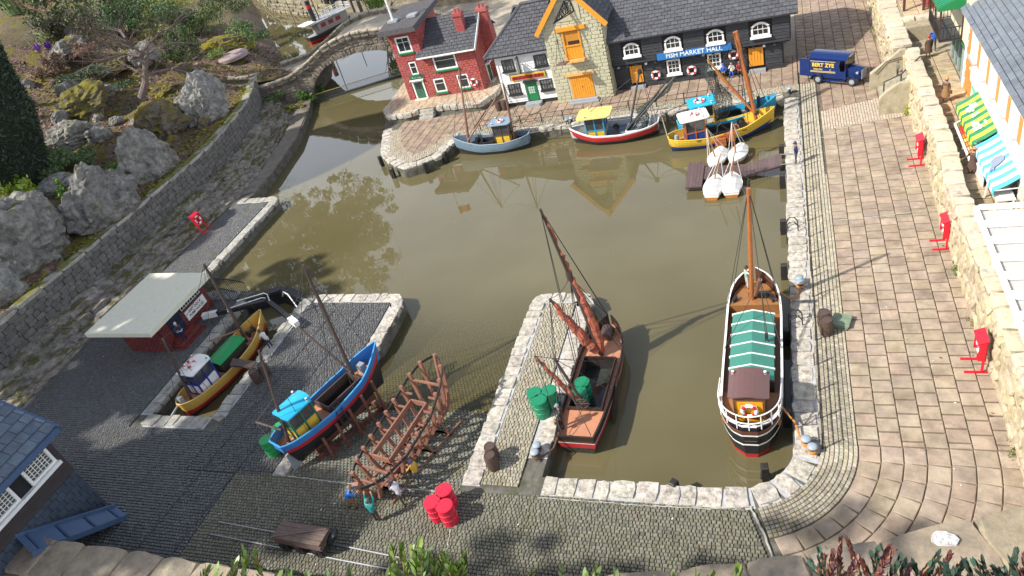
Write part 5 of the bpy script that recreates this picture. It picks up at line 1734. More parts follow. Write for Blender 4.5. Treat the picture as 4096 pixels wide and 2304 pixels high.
def rubble_wall(name, label, path, z0, z1, th, seed, cope=.38, limit=300, lean=.12, sz=(.55, .42), copel=(.8, 1.7), cw=1.0, m=None, mc_=None, both=False):
 """random rubble faced wall; path runs so that the seen face lies on its left"""
 rr = random.Random(seed)
 P = [V((x, y, 0)) for x, y in path]
 o = thing(name, label, 'stone wall', (P[0].x, P[0].y, z0))
 g = MB()
 me = [with_mat(x, m or M_RUB) for x in ROUGH]
 mcs = [with_mat(x, mc_ or M_RUBC) for x in STONES]
 items, cop = [], []
 for a, b in zip(P, P[1:]):
  d = (b - a).normalized()
  n = V((-d.y, d.x, 0))                          # left = outwards
  L_ = (b - a).length
  zt = z1 - cope + .02
  g.add([a + V((0, 0, z0)), b + V((0, 0, z0)), b - n * lean + V((0, 0, zt)), a - n * lean + V((0, 0, zt)), a - n * th + V((0, 0, z0)), b - n * th + V((0, 0, z0)), b - n * th + V((0, 0, zt)), a - n * th + V((0, 0, zt))],
 [(3, 2, 1, 0), (7, 6, 2, 3), (4, 5, 6, 7), (0, 4, 7, 3), (1, 2, 6, 5)])
  z = z0
  while z < zt - .1:
   h = min(sz[1] * rr.uniform(.7, 1.4), zt - z + .06)
   s = 0
   while s < L_:
    l_ = min(sz[0] * rr.uniform(.55, 1.7), L_ - s + .05)
    f = (z - z0) / (z1 - z0)
    hh = h * rr.uniform(.85, 1.3)
    items.append((a + d * (s + l_ / 2) - n * (.10 + lean * f) + V((0, 0, z + h / 2 + rr.uniform(-.05, .05))), d * l_ * 1.02, V((0, 0, hh)), n * rr.uniform(.16, .36), rr.randrange(6), rr.random()))
    if both: items.append((a + d * (s + l_ / 2) - n * (th - .08) + V((0, 0, z + h / 2)), d * l_, V((0, 0, h)), -n * rr.uniform(.12, .25), rr.randrange(6), rr.random()))
    s += l_
   z += h
  s = 0
  while s < L_ - .1:
   l_ = min(rr.uniform(*copel), L_ - s)
   if L_ - s - l_ < .3: l_ = L_ - s
   c = a + d * (s + l_ / 2) - n * (th / 2 + lean / 2 - .02) + V((0, 0, z1 - cope + .02))
   w_ = (th + .1) * rr.uniform(.93, 1.08) * cw
   cop.append((c, d * (l_ - .06) * 1.03, n * w_, V((0, 0, cope * rr.uniform(.85, 1.15))), rr.randrange(6), rr.random()))
   s += l_
 g.build('wall_core', M_RMOR, o)
 fx_ = []
 for c, a_, b_, n_, k_, r_ in items:                # right-handed frames
  if a_.cross(b_).dot(n_) < 0: a_ = -a_
  fx_.append((c, a_, b_, n_, k_, r_))
 place(o, 'stone', fx_, me, limit, 'wall_stones')
 fx_ = []
 for c, a_, b_, n_, k_, r_ in cop:
  if a_.cross(b_).dot(n_) < 0: a_ = -a_
  fx_.append((c, a_, b_, n_, k_, r_))
 place(o, 'coping_stone', fx_, mcs, 200)
 return o
rubble_wall('promenade_wall', 'long buff rubble wall with flat coping along the promenade', [(8.75, 20), (8.72, 32), (8.62, 37), (8.5, 42.5), (8.75, 46), (8.78, 50), (8.75, 58.4), (8.85, 63.4)], .95, 4.0, .95, 51)
rubble_wall('corner_wall', 'high rubble wall block at the head of the promenade beyond the steps', [(9.6, 63.95), (8.0, 63.95), (7.95, 76), (8.3, 91)][::1], .95, 4.15, 1.35, 52, limit=220, sz=(.8, .45)) if 0 else None
rubble_wall('corner_wall', 'high rubble wall beyond the steps at the head of the promenade', [(8.0, 63.7), (7.98, 76), (8.4, 91)], .95, 4.2, 1.4, 52, limit=220, sz=(.8, .45))
rubble_wall('end_wall', 'short rubble wall facing the upper walk below the brown posts', [(12.6, 69.8), (9.3, 69.6), (9.1, 64.4), (8.1, 63.65)][::-1] if 0 else [(8.05, 63.66), (9.35, 63.72), (9.5, 69.7), (12.8, 69.9)][::-1], .95, 4.2, .5, 53, limit=120, sz=(.9, .4), lean=0) if 0 else None
g_ = rubble_wall('end_wall', 'layered rubble wall facing the upper walk below the brown posts', [(12.9, 69.0), (9.4, 68.9)], 2.9, 4.35, .8, 54, limit=60, sz=(1.0, .35), lean=0)
M_REN = mat('tan_render', (0.40, 0.35, 0.24), .9, .2, 2, bump=.05, bscale=9, dirt=(0.25, 0.215, 0.14), damt=.4)
st = thing('promenade_steps', 'stone steps between rendered cheek walls with a black handrail', 'steps', (8, 61, Q))
for i in range(6):
 g = MB()
 g.box(6.95 + .38 * i, 9.7, 58.7, 62.95, Q - .03 + .3 * i, Q + .268 + .3 * i)
 g.build('step', mat('step_stone', (0.36, 0.33, 0.25), .9, .25, 2, bump=.03, dirt=(.24, .21, .13), damt=.4), st)
for y0, x0 in ((58.15, 6.55), (63.0, 6.35)):
 g = MB()
 prof = [(x0, Q - .04), (8.9, Q - .04), (8.9, 4.1), (8.5, 4.1), (7.5, 3.25), (x0, 2.35)] if y0 > 60 else [(x0, Q - .04), (8.75, Q - .04), (8.75, 3.45), (7.9, 3.45), (7.0, 2.85), (x0, 2.35)]
 X_ = MB()
 X_.X = basis((0, y0 + .45, 0), (1, 0, 0))
 X_.prism(prof, 0, .45)
 X_.build('cheek_wall', M_REN, st)
g = MB()
for pts in ([(7.15, 60.8, Q), (7.15, 60.8, 2.55), (8.35, 60.8, 3.05), (9.6, 60.8, 4.3)], [(8.35, 60.8, 1.9), (8.35, 60.8, 3.05)]):
 g.tube(pts, .06, 6)
g.build('handrail', M_BLACK, st)
g = MB()
g.tube([(6.7, 62.9, 2.45), (7.5, 62.9, 3.35), (8.6, 62.9, 3.55)], .035, 5)
g.build('wall_rail', M_BLACK, st)
oh = thing('orange_terrace_house', 'orange rendered house with tall white windows and a blue grey slate roof', 'house', (15, 46, 2.9))
M_OR = paint('facade_orange', (0.66, 0.25, 0.05), .6, .15)
M_CRF = paint('facade_cream', (0.76, 0.68, 0.47), .6, .15)
M_SLG = mat('grey_slate', (0.13, 0.15, 0.175), .6, .25, 2, bump=.03, bscale=9, rnd=.16, dirt=(0.09, 0.105, 0.13), damt=.25)
g = MB()
g.box(12.0, 19, 28, 57.55, 2.9, 8.6)
g.build('wall', M_OR, oh)
FO = basis((11.99, 57.55, 2.9), (0, -1, 0))
ow = [2.0, 4.8, 7.5, 10.2, 12.9, 15.6, 18.3, 21.0, 23.7]
for u in ow:
 window(oh, FO, u, u + 1.25, 3.35, 5.1, nx=2, nz=3, sill=paint('sill_grey', (0.42, 0.42, 0.42), .6), fw=.16, gm=mat('blind_white', (0.62, 0.62, 0.60), .4, .15, 2, dirt=(.3, .3, .32), damt=.2), proud=.12)
g = MB()
for i in range(12):
 g.box(11.9, 11.985, 57.58 - (.5 if i % 2 else .32), 57.6, 2.9 + i * .46, 2.9 + i * .46 + .42)
g.build('quoins', M_WHITE, oh)
g = MB(); g.X = FO
g.box(3.6, 29, 2.15, 2.95, .02, .35); g.box(3.6, 29, 2.96, 3.06, .02, .45)
g.build('shop_fascia', M_WHITE, oh)
g = MB(); g.X = FO
g.box(4.6, 10.6, 2.0, 2.12, .36, .42)
g.build('fascia_trim', paint('trim_mint', (0.10, 0.55, 0.28), .5), oh)
g = MB(); g.X = FO
for u in [4 + i * 2.6 for i in range(10)]: g.box(u, u + .35, 0, 2.15, .02, .3)
g.build('pilaster', M_WHITE, oh)
g = MB(); g.X = FO
g.box(4.3, 29, .1, 2.1, .003, .02)
g.build('shop_glass', mat('shop_glass', (0.10, 0.08, 0.06), .1, .6, 1.2, spec=.8), oh)
g = MB(); g.X = FO
for u in (16.2, 17.3): g.box(u, u + 1.0, .1, 2.0, .021, .06)
g.build('shop_door', paint('ochre', (0.55, 0.30, 0.05), .5), oh)
so_ = atan2(3.2, 4.0)
roof_slope(oh, (11.55, 58.4, 8.38), (0, -1, 0), (cos(so_), 0, sin(so_)), [(0, 0), (31, 0), (31, 6), (0, 6)], M_SLG, limit=300, seed=55, du=1.15, dv=.36, th=.08, tile='slate', gap=.03, jh=.5)
g = MB()
g.box(11.62, 11.75, 27.5, 58.3, 8.22, 8.4)
g.build('gutter', M_WHITE, oh)
def awning(label, y0, y1, m1, m2, n, zt=5.0, mark=None):
 o = thing('striped_awning', label, 'awning', (11.9, (y0 + y1) / 2, 4.6), 'shop awnings')
 xa, za, xb, zb = 11.62, zt + .32, 10.45, zt - .42
 for i in range(n):
  a, b = y0 + (y1 - y0) * i / n, y0 + (y1 - y0) * (i + 1) / n
  g = MB()
  sag = .05
  xm, zm = (xa + xb) / 2, (za + zb) / 2 - sag
  P = [(xa, za), (xm, zm), (xb, zb), (xb - .02, zb - .34)]
  for (x0, z0), (x1, z1) in zip(P, P[1:]):
   g.add([(x0, a, z0), (x0, b, z0), (x1, b, z1), (x1, a, z1), (x0, a, z0 - .03), (x0, b, z0 - .03), (x1 + .02, b, z1 - .03), (x1 + .02, a, z1 - .03)], [(0, 1, 2, 3), (7, 6, 5, 4), (0, 3, 7, 4), (1, 5, 6, 2)])
  g.build('stripe', m1 if i % 2 == 0 else m2, o)
 g = MB()
 for y in (y0 + .02, y1 - .02):
  g.tube([(11.62, y, zt - .35), (10.5, y, zt - .42)], .035, 5)
 g.build('awning_frame', M_WHITE, o)
 return o
aw = awning('green and lime striped awning over the fruit stall', 45.7, 51.4, paint('stripe_green', (0.03, 0.22, 0.09), .6, .05), paint('stripe_lime', (0.55, 0.85, 0.06), .6, .05), 13)
an = atan2(.74, 1.17)
for i, yy_ in enumerate((49.9, 48.8, 47.6)):
 text(('Bunch', '&', 'Fresh')[i] if 0 else ('~', '&', '~')[i], .7, M_WHITE, aw, (11.05, yy_, 4.98), (-cos(an) * 0, -1, 0), (cos(an), 0, sin(an)), .02) if i == 1 else None
g = MB()
rr = random.Random(9)
for c in ((11.0, 50.0), (11.0, 47.6)):
 for k_ in range(9):
  a, b = c[1] + rr.uniform(-.5, .5), rr.uniform(-.28, .28)
  p_ = V((11.05 + b, a, 4.99 + b * .63))
  g.obox(p_, (0, 1, 0), (cos(an), 0, sin(an)), (-sin(an), 0, cos(an)), rr.uniform(.08, .22), rr.uniform(.05, .16), .012)
g.build('white_motif', M_WHITE, aw)
aw = awning('sky blue and white striped awning with a grey fish motif', 40.2, 45.45, paint('stripe_sky', (0.10, 0.55, 0.85), .6, .05), paint('stripe_white', (0.80, 0.80, 0.80), .6, .05), 13)
g = MB(); g.X = basis((11.05, 42.7, 5.02), (0, -1, 0), (cos(an), 0, sin(an)))
g.prism([(-.45, -.05), (-.35, .3), (-.1, .42), (.2, .35), (.38, .05), (.5, -.25), (.75, -.3), (.62, -.42), (.75, -.6), (.45, -.5), (.15, -.32), (-.2, -.3)], .02, .035)
g.build('fish_motif', paint('motif_grey', (0.22, 0.27, 0.36), .6), aw)
fs = thing('fruit_stall', 'sloping fruit stall stacked with boxes beside the green awning', 'market stall', (10.9, 47.5, 2.95))
g = MB()
for y in (45.4, 48, 50.6):
 g.box(10.35, 10.42, y, y + .07, 2.95, 3.5); g.box(11.3, 11.37, y, y + .07, 2.95, 4.2)
g.add([(10.3, 45.3, 3.45), (11.45, 45.3, 4.15), (11.45, 50.8, 4.15), (10.3, 50.8, 3.45), (10.3, 45.3, 3.38), (11.45, 45.3, 4.08), (11.45, 50.8, 4.08), (10.3, 50.8, 3.38)],
 [(0, 3, 2, 1), (4, 5, 6, 7), (0, 1, 5, 4), (1, 2, 6, 5), (2, 3, 7, 6), (3, 0, 4, 7)][0:6])
g.build('trestle', M_WHITE, fs)
FRU = [('green apples', (0.10, 0.28, 0.06)), ('red apples', (0.62, 0.03, 0.03)), ('tomatoes', (0.66, 0.05, 0.03)), ('oranges', (0.80, 0.26, 0.03)), ('lemons', (0.80, 0.62, 0.10)), ('tangerines', (0.80, 0.30, 0.05)), ('peaches', (0.75, 0.45, 0.2)), ('carrots', (0.78, 0.3, 0.04)), ('cabbages', (0.08, 0.26, 0.06))]
sl_ = atan2(.7, 1.15)
for i in range(9):
 y = 50.1 - i * .56
 for j in range(2):
  cc = V((10.62 + j * .5, y, 3.68 + j * .305))
  nm, col = FRU[(i * 2 + j * 5) % 9] if j else FRU[i]
  o = thing('fruit_crate', ('%s in a brown crate, %s row, %s from the far end of the stall' % (nm, ('front', 'back')[j], ('first', 'second', 'third', 'fourth', 'fifth', 'sixth', 'seventh', 'eighth', 'ninth')[i])), 'crate', cc, 'crates on the fruit stall')
  u, v = V((0, 1, 0)), V((cos(sl_), 0, sin(sl_)))
  n = v.cross(u) * -1
  if n.z < 0: n = -n
  g = MB()
  g.obox(cc, u, v, n, .25, .22, .02)
  for su, sv, hu, hv in ((.25, 0, .015, .22), (-.25, 0, .015, .22), (0, .22, .25, .015), (0, -.22, .25, .015)):
   g.obox(cc + u * su + v * sv + n * .07, u, v, n, hu, hv, .07)
  g.build('box', mat('crate_brown', (0.26, 0.09, 0.04), .7, .2, 4), o)
  g = MB()
  for a in range(3):
   for b in range(3):
    c2 = cc + u * (-.15 + a * .15) + v * (-.13 + b * .13) + n * .09
    g.lathe([(.03, -.06), (.075, 0), (.03, .065)], 6, c2)
  g.build('fruit', mat('fruit_' + nm.replace(' ', '_'), col, .4, .2, 6), o, smooth=True)
fc = thing('fish_counter', 'white stall table with bread coloured fish beside the two women', 'market stall', (11.0, 44.2, 2.95))
g = MB()
g.box(10.5, 11.5, 43.2, 45.1, 3.72, 3.8); g.box(10.55, 10.62, 43.3, 45, 2.95, 3.72)
for x, y in ((10.6, 43.3), (11.4, 43.3), (11.4, 45.0)): g.box(x, x + .06, y - .06, y, 2.95, 3.72)
g.build('table', M_WHITE, fc)
g = MB()
for k_ in range(9): g.lathe([(.02, -.1), (.07, 0), (.02, .12)], 6, (10.7 + .14 * (k_ % 3), 44.7 + .16 * (k_ // 3), 3.86))
g.build('fish', mat('smoked_fish', (0.62, 0.30, 0.12), .5, .2, 5), fc)
wt = thing('white_slatted_table', 'white slatted table standing below the blue striped awning', 'table', (11, 41, 2.95))
for k_ in range(7):
 g = MB()
 g.box(10.55, 11.5, 39.9 + k_ * .34, 40.15 + k_ * .34, 4.05, 4.12)
 g.build('slat', M_WHITE, wt)
for x, y in ((10.6, 39.95), (10.6, 42.1), (11.4, 39.95), (11.4, 42.1)):
 g = MB()
 g.bar((x, y, 4.05), (x - .1, y, 2.98), .09)
 g.build('leg', M_WHITE, wt)
vr = thing('white_veranda', 'sunlit white framed glass veranda roof behind the promenade wall', 'veranda', (10.8, 31, 2.95))
g = MB()
g.box(9.2, 9.42, 17, 38.7, 4.42, 4.66); g.box(9.425, 13.0, 38.45, 38.7, 4.5, 4.72)
for y in (38.3, 34, 29.5, 25, 20.5): g.box(9.22, 9.4, y - .1, y + .1, 2.95, 4.42)
g.build('frame', M_WHITE, vr)
for k_ in range(14):
 g = MB()
 y = 37.0 - k_ * 1.5
 g.box(9.43, 13, y - .28, y + .28, 4.52, 4.64)
 g.build('rafter', M_WHITE, vr)
g = MB()
g.box(9.43, 13, 17, 38.4, 4.44, 4.47)
mg = bpy.data.materials.new('veranda_glass')
mg.use_nodes = True
pp = mg.node_tree.nodes['Principled BSDF']
pp.inputs['Base Color'].default_value = (.9, .92, .92, 1)
pp.inputs['Alpha'].default_value = .35
pp.inputs['Roughness'].default_value = .05
g.build('glass_roof', mg, vr)
g = MB()
for k_ in range(10): g.box(10.2, 10.32, 36.9 - k_ * 2, 37 - k_ * 2, 2.95, 4.42)
g.build('post', M_WHITE, vr)
ch = thing('cream_balcony_house', 'cream house with a black iron balcony above a green shop front', 'house', (14, 61, 2.95))
g = MB()
g.box(11.98, 19, 57.62, 64.9, 5.85, 12.5)
g.build('wall', M_CRF, ch)
g = MB()
g.box(12.5, 19, 58.6, 64.8, 2.95, 5.84)
g.build('shop_wall', M_GREYP, ch)
g = MB()
g.box(12.05, 12.5, 57.65, 58.6, 2.95, 5.84)
o = g.build('corner_pier', mat('dark_joint', (0.07, 0.065, 0.055)), ch)
lay(o, 'brick', rows([(0, 0), (.95, 0), (.95, 2.85), (0, 2.85)], .45, .4, .5, .03, seed=3), (12.05, 58.6, 2.95), (0, -1, 0), (0, 0, 1), [PIECE], M_GREYP, .05, 40)
lay(o, 'brick', rows([(0, 0), (.5, 0), (.5, 2.85), (0, 2.85)], .45, .4, .5, .03, seed=3), (12.05, 57.65, 2.95), (1, 0, 0), (0, 0, 1), [PIECE], paint('slate_grey', (0.20, 0.22, 0.22)), .05, 40)
for i, y in enumerate((58.95, 60.3, 61.6, 62.9)):
 g = MB()
 g.box(12.1, 12.45, y, y + .35, 2.95, 5.4)
 g.build('pilaster', M_GREYP, ch)
for i, y in enumerate((59.4, 60.75, 62.05)):
 g = MB()
 g.box(12.2, 12.3, y, y + .75, 3.0, 5.4)
 g.build('shop_panel', M_GREENP, ch)
g = MB()
g.add([(11.95, 57.7, 5.8), (11.95, 64.5, 5.8), (12.45, 64.5, 5.45), (12.45, 57.7, 5.45), (12.1, 57.7, 5.42), (12.1, 64.5, 5.42)], [(0, 1, 5, 4), (4, 5, 2, 3)])
g.box(12.0, 12.4, 57.9, 64.4, 5.42, 5.6)
g.build('shop_fascia', M_GREENP, ch)
bl = MB()
bl.box(10.5, 11.97, 59.2, 63.7, 5.82, 5.92)
fl = bl.build('balcony_floor', mat('iron_floor', (0.05, 0.052, 0.055), .6, .3, 9, bump=.03), ch)
g = MB()
for a, b in (((10.5, 59.2), (10.5, 63.7)), ((10.5, 59.2), (11.97, 59.2)), ((10.5, 63.7), (11.97, 63.7))):
 a, b = V((*a, 5.92)), V((*b, 5.92))
 for z in (.08, .95): g.bar(a + V((0, 0, z)), b + V((0, 0, z)), .06)
 n = int((b - a).length / .24)
 for i in range(n + 1): g.bar(a.lerp(b, i / n), a.lerp(b, i / n) + V((0, 0, .95)), .04)
g.build('balcony_railing', M_BLACK, fl)
g = MB()
for y in (59.2, 61.4, 63.7): g.bar((10.5, y, 5.92), (10.5, y, 8.55), .1)
g.bar((11.93, 59.2, 5.92), (11.93, 59.2, 8.4), .1)
g.build('balcony_post', paint('dark_brown', (0.05, 0.025, 0.02), .5), fl)
g = MB()
g.add([(10.25, 58.9, 8.5), (10.25, 64, 8.5), (11.97, 64, 9.3), (11.97, 58.9, 9.3), (10.25, 58.9, 8.25), (10.25, 64, 8.25), (11.97, 64, 8.25), (11.97, 58.9, 8.25)],
 [(0, 3, 2, 1), (4, 5, 6, 7), (0, 1, 5, 4), (0, 4, 7, 3), (1, 2, 6, 5)])
cn = g.build('canopy', M_GREENP, ch)
g = MB()
for i in range(14): g.bar((10.25, 59.1 + i * .36, 8.54), (11.95, 59.1 + i * .36, 9.33), .05)
g.build('canopy_rib', paint('canopy_teal', (0.03, 0.25, 0.16), .4), cn)
rs = thing('red_brick_lodge', 'red painted brick wall behind the balcony at the top right', 'house', (13.5, 74, 4.2))
brick_wall(rs, (11.4, 80, 4.15), (0, -1, 0), 8.5, 4, du=.7, dv=.35, m=M_RED, mj=M_REDJ, limit=60, seed=61)
brick_wall(rs, (11.4, 71.5, 4.15), (1, 0, 0), 6, 4, du=.7, dv=.35, m=M_RED, mj=M_REDJ, limit=60, seed=62)
for x, y, lab in ((9.75, 71.5, 'brown square post nearer the high wall'), (11.2, 71.0, 'brown square post nearer the red wall')):
 o = thing('timber_post', lab, 'post', (x, y, 4.2), 'brown posts on the upper walk')
 g = MB(); g.box(x - .1, x + .1, y - .1, y + .1, 4.17, 7.0)
 g.build('shaft', mat('brown_post', (0.07, 0.035, 0.03), .6, .3, 3), o)
 g = MB(); g.bev(x - .16, x + .16, y - .16, y + .16, 7.0, 7.12)
 g.build('cap', MATS['brown_post'], o)
def tuft(x, y, z, n, rad, leaf, label, col, seed, name='weed_tuft'):
 o = thing(name, label, 'plant', (x, y, z), 'weeds in the paving')
 g = MB()
 leaves(g, (x, y, z), rad, n, leaf, random.Random(seed), zmin=-.02)
 g.build('foliage', leaf_mat('leaf_' + str(col), col), o)
tuft(8.5, 58.0, 1.15, 500, (.5, .7, .35), .14, 'yellow green moss cushion at the cheek wall foot', (0.25, 0.30, 0.03), 1)
tuft(8.4, 37.6, 1.15, 350, (.35, .6, .35), .13, 'green weed between the wall and the middle life ring stand', (0.10, 0.16, 0.03), 2)
tuft(8.5, 33.2, 1.1, 350, (.3, .7, .25), .12, 'brown withered weed at the foot of the wall', (0.22, 0.17, 0.07), 3)
tuft(8.6, 24.4, 1.1, 600, (.45, .9, .4), .13, 'dark moss and weed in the lowest wall corner', (0.12, 0.12, 0.04), 4)
tuft(7.9, 75, 1.1, 600, (.4, 3.0, .35), .14, 'weeds along the foot of the high wall', (0.13, 0.16, 0.04), 5)
# ================================================================ VIEWER'S PARAPET AND FOREGROUND PLANTS
M_FORE = mat('parapet_sandstone', (0.30, 0.245, 0.175), .9, .3, 1.4, bump=.06, bscale=5, rnd=.2, dirt=(0.17, 0.15, 0.12), damt=.45, dscale=1.0)
fo = thing('parapet_wall', 'weathered sandstone parapet curving along the bottom of the view', 'stone wall', (-14, 12, .9))
TOPP = [at(-700, 2115, 3.5), at(0, 2125, 3.5), at(235, 2162, 3.5), at(380, 2185, 3.5), at(580, 2215, 3.5), at(910, 2268, 3.5), at(1300, 2330, 3.5), at(1950, 2335, 3.5), at(2700, 2285, 3.5),
  at(2900, 2250, 3.5), at(3180, 2225, 3.5), at(3400, 2185, 3.5), at(3680, 2120, 3.5), at(3850, 2075, 3.5), at(4000, 2055, 3.5), at(4400, 1985, 3.5)]
rr = random.Random(71)
me = [with_mat(stone_me(200 + i, .04, 4), M_FORE) for i in range(6)]
g = MB()
for a, b in zip(TOPP, TOPP[1:]):
 d = (b - a).normalized()
 n = V((d.y, -d.x, 0))
 g.add([a + V((0, 0, -2.6)) + n * .2, b + V((0, 0, -2.6)) + n * .2, b + V((0, 0, -.25)) + n * .2, a + V((0, 0, -.25)) + n * .2, a + V((0, 0, -2.6)) + n * 3.4, b + V((0, 0, -2.6)) + n * 3.4, b + V((0, 0, -.25)) + n * 3.4, a + V((0, 0, -.25)) + n * 3.4],
 [(0, 3, 2, 1), (3, 7, 6, 2), (4, 5, 6, 7)])
g.build('wall_core', M_FORE, fo)
its = []
tot = [0]
for a, b in zip(TOPP, TOPP[1:]): tot.append(tot[-1] + (b - a).length)
def along(s):
 for i, (a, b) in enumerate(zip(TOPP, TOPP[1:])):
  if s <= tot[i + 1] or i == len(TOPP) - 2: return a.lerp(b, (s - tot[i]) / (tot[i + 1] - tot[i]))
s = 0
while s < tot[-1] - .5:
 l_ = rr.uniform(2.0, 3.6)
 e = min(s + l_, tot[-1])
 a, b = along(s), along(e)
 d = (b - a)
 n = V((d.y, -d.x, 0)).normalized()
 w_ = rr.uniform(2.0, 2.4)
 its.append(((a + b) / 2 + n * (w_ / 2 - .12) + V((0, 0, -.75)), d * 1.05, -n * w_ * -1 if 0 else V((0, 0, 1)).cross(d.normalized()) * w_ * 1.05, V((0, 0, .78 * rr.uniform(.92, 1.1))), rr.randrange(6), rr.random()))
 its.append(((a + b) / 2 + n * (w_ + .7) + V((0, 0, -.95)), d * 1.0, V((0, 0, 1)).cross(d.normalized()) * 1.7, V((0, 0, .8)), rr.randrange(6), rr.random()))
 s = e
place(fo, 'coping_stone', its, me, 300)
lc = at(3780, 2150, 3.62)
g = MB()
P = [(lc.x + cos(a * .7) * (.75 + .12 * sin(a * 3.1)) * .62, lc.y + sin(a * .7) * (.6 + .1 * cos(a * 2.3)) * .5) for a in range(9)]
g.prism(P, 3.35, 3.59)
g.build('lichen_patch', mat('white_lichen', (0.60, 0.60, 0.55), .95, .8, 9, bump=.05), fo)
def shoot(g, gs, base, tip, n, ll, wd, rr, spread=1.0, rnd0=0.0):
 base, tip = V(base), V(tip)
 ax = (tip - base)
 L_ = ax.length
 ax.normalize()
 gs.tube([base, (base + tip) / 2 + V((rr.gauss(0, .02), rr.gauss(0, .02), 0)), tip], [.035, .025, .012], 5)
 for i in range(n):
  f = .15 + .85 * (i + rr.random()) / n
  p_ = base.lerp(tip, f)
  a = rr.uniform(0, 2 * pi)
  s1 = ax.cross(V((1, 0, .3))).normalized()
  s2 = ax.cross(s1)
  o_ = (s1 * cos(a) + s2 * sin(a))
  d = (o_ * spread * (1 - f * .45) + ax * (.55 + f * .9)).normalized()
  l_ = ll * rr.uniform(.7, 1.1) * (1 - .25 * f)
  b = d.cross(o_.cross(d)).normalized() if 0 else ax.cross(d).normalized()
  g.cr = rnd0 + rr.random() * .6
  q1, q2 = p_ + d * l_ * .35, p_ + d * l_ * .75 + ax * .02
  g.add([p_ - b * wd * .25, p_ + b * wd * .25, q1 + b * wd * .5, q1 - b * wd * .5, q2 + b * wd * .42, q2 - b * wd * .42, p_ + d * l_ + ax * .03], [(0, 1, 2, 3), (3, 2, 4, 5), (5, 4, 6)])
 g.cr = 0
def far(px, py, dist):
 d = V(ray(px, py))
 return V((0, 0, CAMZ)) + d * dist
M_YEWL = mat('yew_shoot_leaf', (0.11, 0.17, 0.03), .4, .4, 3, rnd=.5, spec=.6)
M_HEBE = mat('hebe_leaf', (0.03, 0.06, 0.04), .45, .4, 3, rnd=.5)
M_HEBR = mat('hebe_red_leaf', (0.10, 0.032, 0.026), .5, .4, 3, rnd=.5)
M_TWG = mat('twig_tan', (0.34, 0.17, 0.08), .8, .3, 5)
def sprig(label, x0, x1, ytop, n, dist, m, seed, ll=.30, wd=.075, name='yew_shoots', cat='shrub', red=None, base=2520, jitter=60, nl=60):
 rr = random.Random(seed)
 o = thing(name, label, cat, far((x0 + x1) / 2, base, dist))
 g, gs, gr = MB(), MB(), MB()
 for i in range(n):
  px = x0 + (x1 - x0) * (i + rr.uniform(.1, .9)) / n
  py = ytop + rr.uniform(0, jitter)
  dd = dist + rr.uniform(-1, 1)
  tip, bs = far(px, py, dd), far(px + rr.uniform(-1, 1) * (240 if red else 90), base, dd + rr.uniform(-.6, .8))
  if red and rr.random() < red:
   shoot(gr, gs, bs.lerp(tip, .6), tip, int(nl * .6), ll * .8, wd, rr)
   shoot(g, gs, bs, bs.lerp(tip, .65), int(nl * .5), ll, wd, rr)
  else: shoot(g, gs, bs, tip, nl, ll, wd, rr)
 g.build('leaves', m, o)
 gs.build('stem', M_TWG, o)
 if gr.v: gr.build('red_leaves', M_HEBR, o)
 return o
sprig('sunlit yew shoot near the wagon, leaning right at the bottom edge', 930, 1050, 2215, 3, 12.5, M_YEWL, 1, nl=34)
sprig('small yew tips just left of the bottom centre', 1080, 1180, 2262, 3, 12.5, M_YEWL, 2, nl=30)
sprig('bright yew sprays in a fan below the wagon', 1560, 1700, 2180, 4, 12.0, M_YEWL, 3, ll=.28, jitter=40, nl=44)
sprig('broad dense yew tuft right of the fan', 1700, 1860, 2225, 6, 12.0, M_YEWL, 4, ll=.28, jitter=50, nl=50)
sprig('low yew tips poking up at the bottom centre', 1180, 1560, 2285, 4, 12.5, M_YEWL, 5, nl=30)
sprig('sparse lime yew tips right of the bottom centre', 2040, 2500, 2285, 6, 12.5, M_YEWL, 6, nl=30)
sprig('single yew tip low in the bottom left', 810, 900, 2280, 2, 12.5, M_YEWL, 7, nl=30)
sprig('green leaf tips beside the parapet end', 2600, 2980, 2290, 5, 12.5, M_YEWL, 8, nl=30)
sprig('dark leaved hebe with red shoot tips at the lower right', 3240, 3760, 2205, 24, 12.0, M_HEBE, 9, ll=.2, wd=.07, name='hebe_bush', red=.3, jitter=150, nl=46)
sprig('dark leaved hebe with dull red buds in the right corner', 3720, 4180, 2195, 26, 12.0, M_HEBE, 10, ll=.2, wd=.07, name='hebe_bush', red=.15, jitter=150, nl=46)
sprig('tall red tipped hebe sprig standing above the others', 3350, 3400, 2130, 2, 12.0, M_HEBE, 11, ll=.15, wd=.07, name='hebe_bush', red=1, nl=60)
sprig('second red tipped hebe sprig, right of the tallest', 3540, 3570, 2150, 1, 12.0, M_HEBE, 12, ll=.15, wd=.07, name='hebe_bush', red=1, nl=60)
# ================================================================ BOATS
M_DECK = mat('deck_salmon', (0.50, 0.22, 0.12), .55, .12, 2, bump=.01, dirt=(0.33, 0.15, 0.09), damt=.25, dscale=1.5)
M_DECKB = mat('deck_brown', (0.30, 0.14, 0.05), .35, .15, 2, dirt=(0.2, 0.1, 0.04), damt=.2)
M_SPAR = mat('dark_spar', (0.065, 0.042, 0.035), .6, .3, 3, bump=.015, grain=(4, 4, 1))
M_SPARO = mat('varnished_spar', (0.36, 0.12, 0.035), .4, .2, 3, grain=(4, 4, 1))
M_SPARB = mat('brown_spar', (0.24, 0.11, 0.07), .5, .2, 3, grain=(4, 4, 1))
M_LINE = mat('rigging_line', (0.045, 0.042, 0.038), .8, .2, 5)
M_ROPEW = mat('white_line', (0.66, 0.64, 0.58), .8, .1, 5)
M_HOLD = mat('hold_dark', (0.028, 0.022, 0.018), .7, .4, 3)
M_SALM = mat('boat_glass', (0.05, 0.055, 0.06), .08, .4, 2, spec=.7)
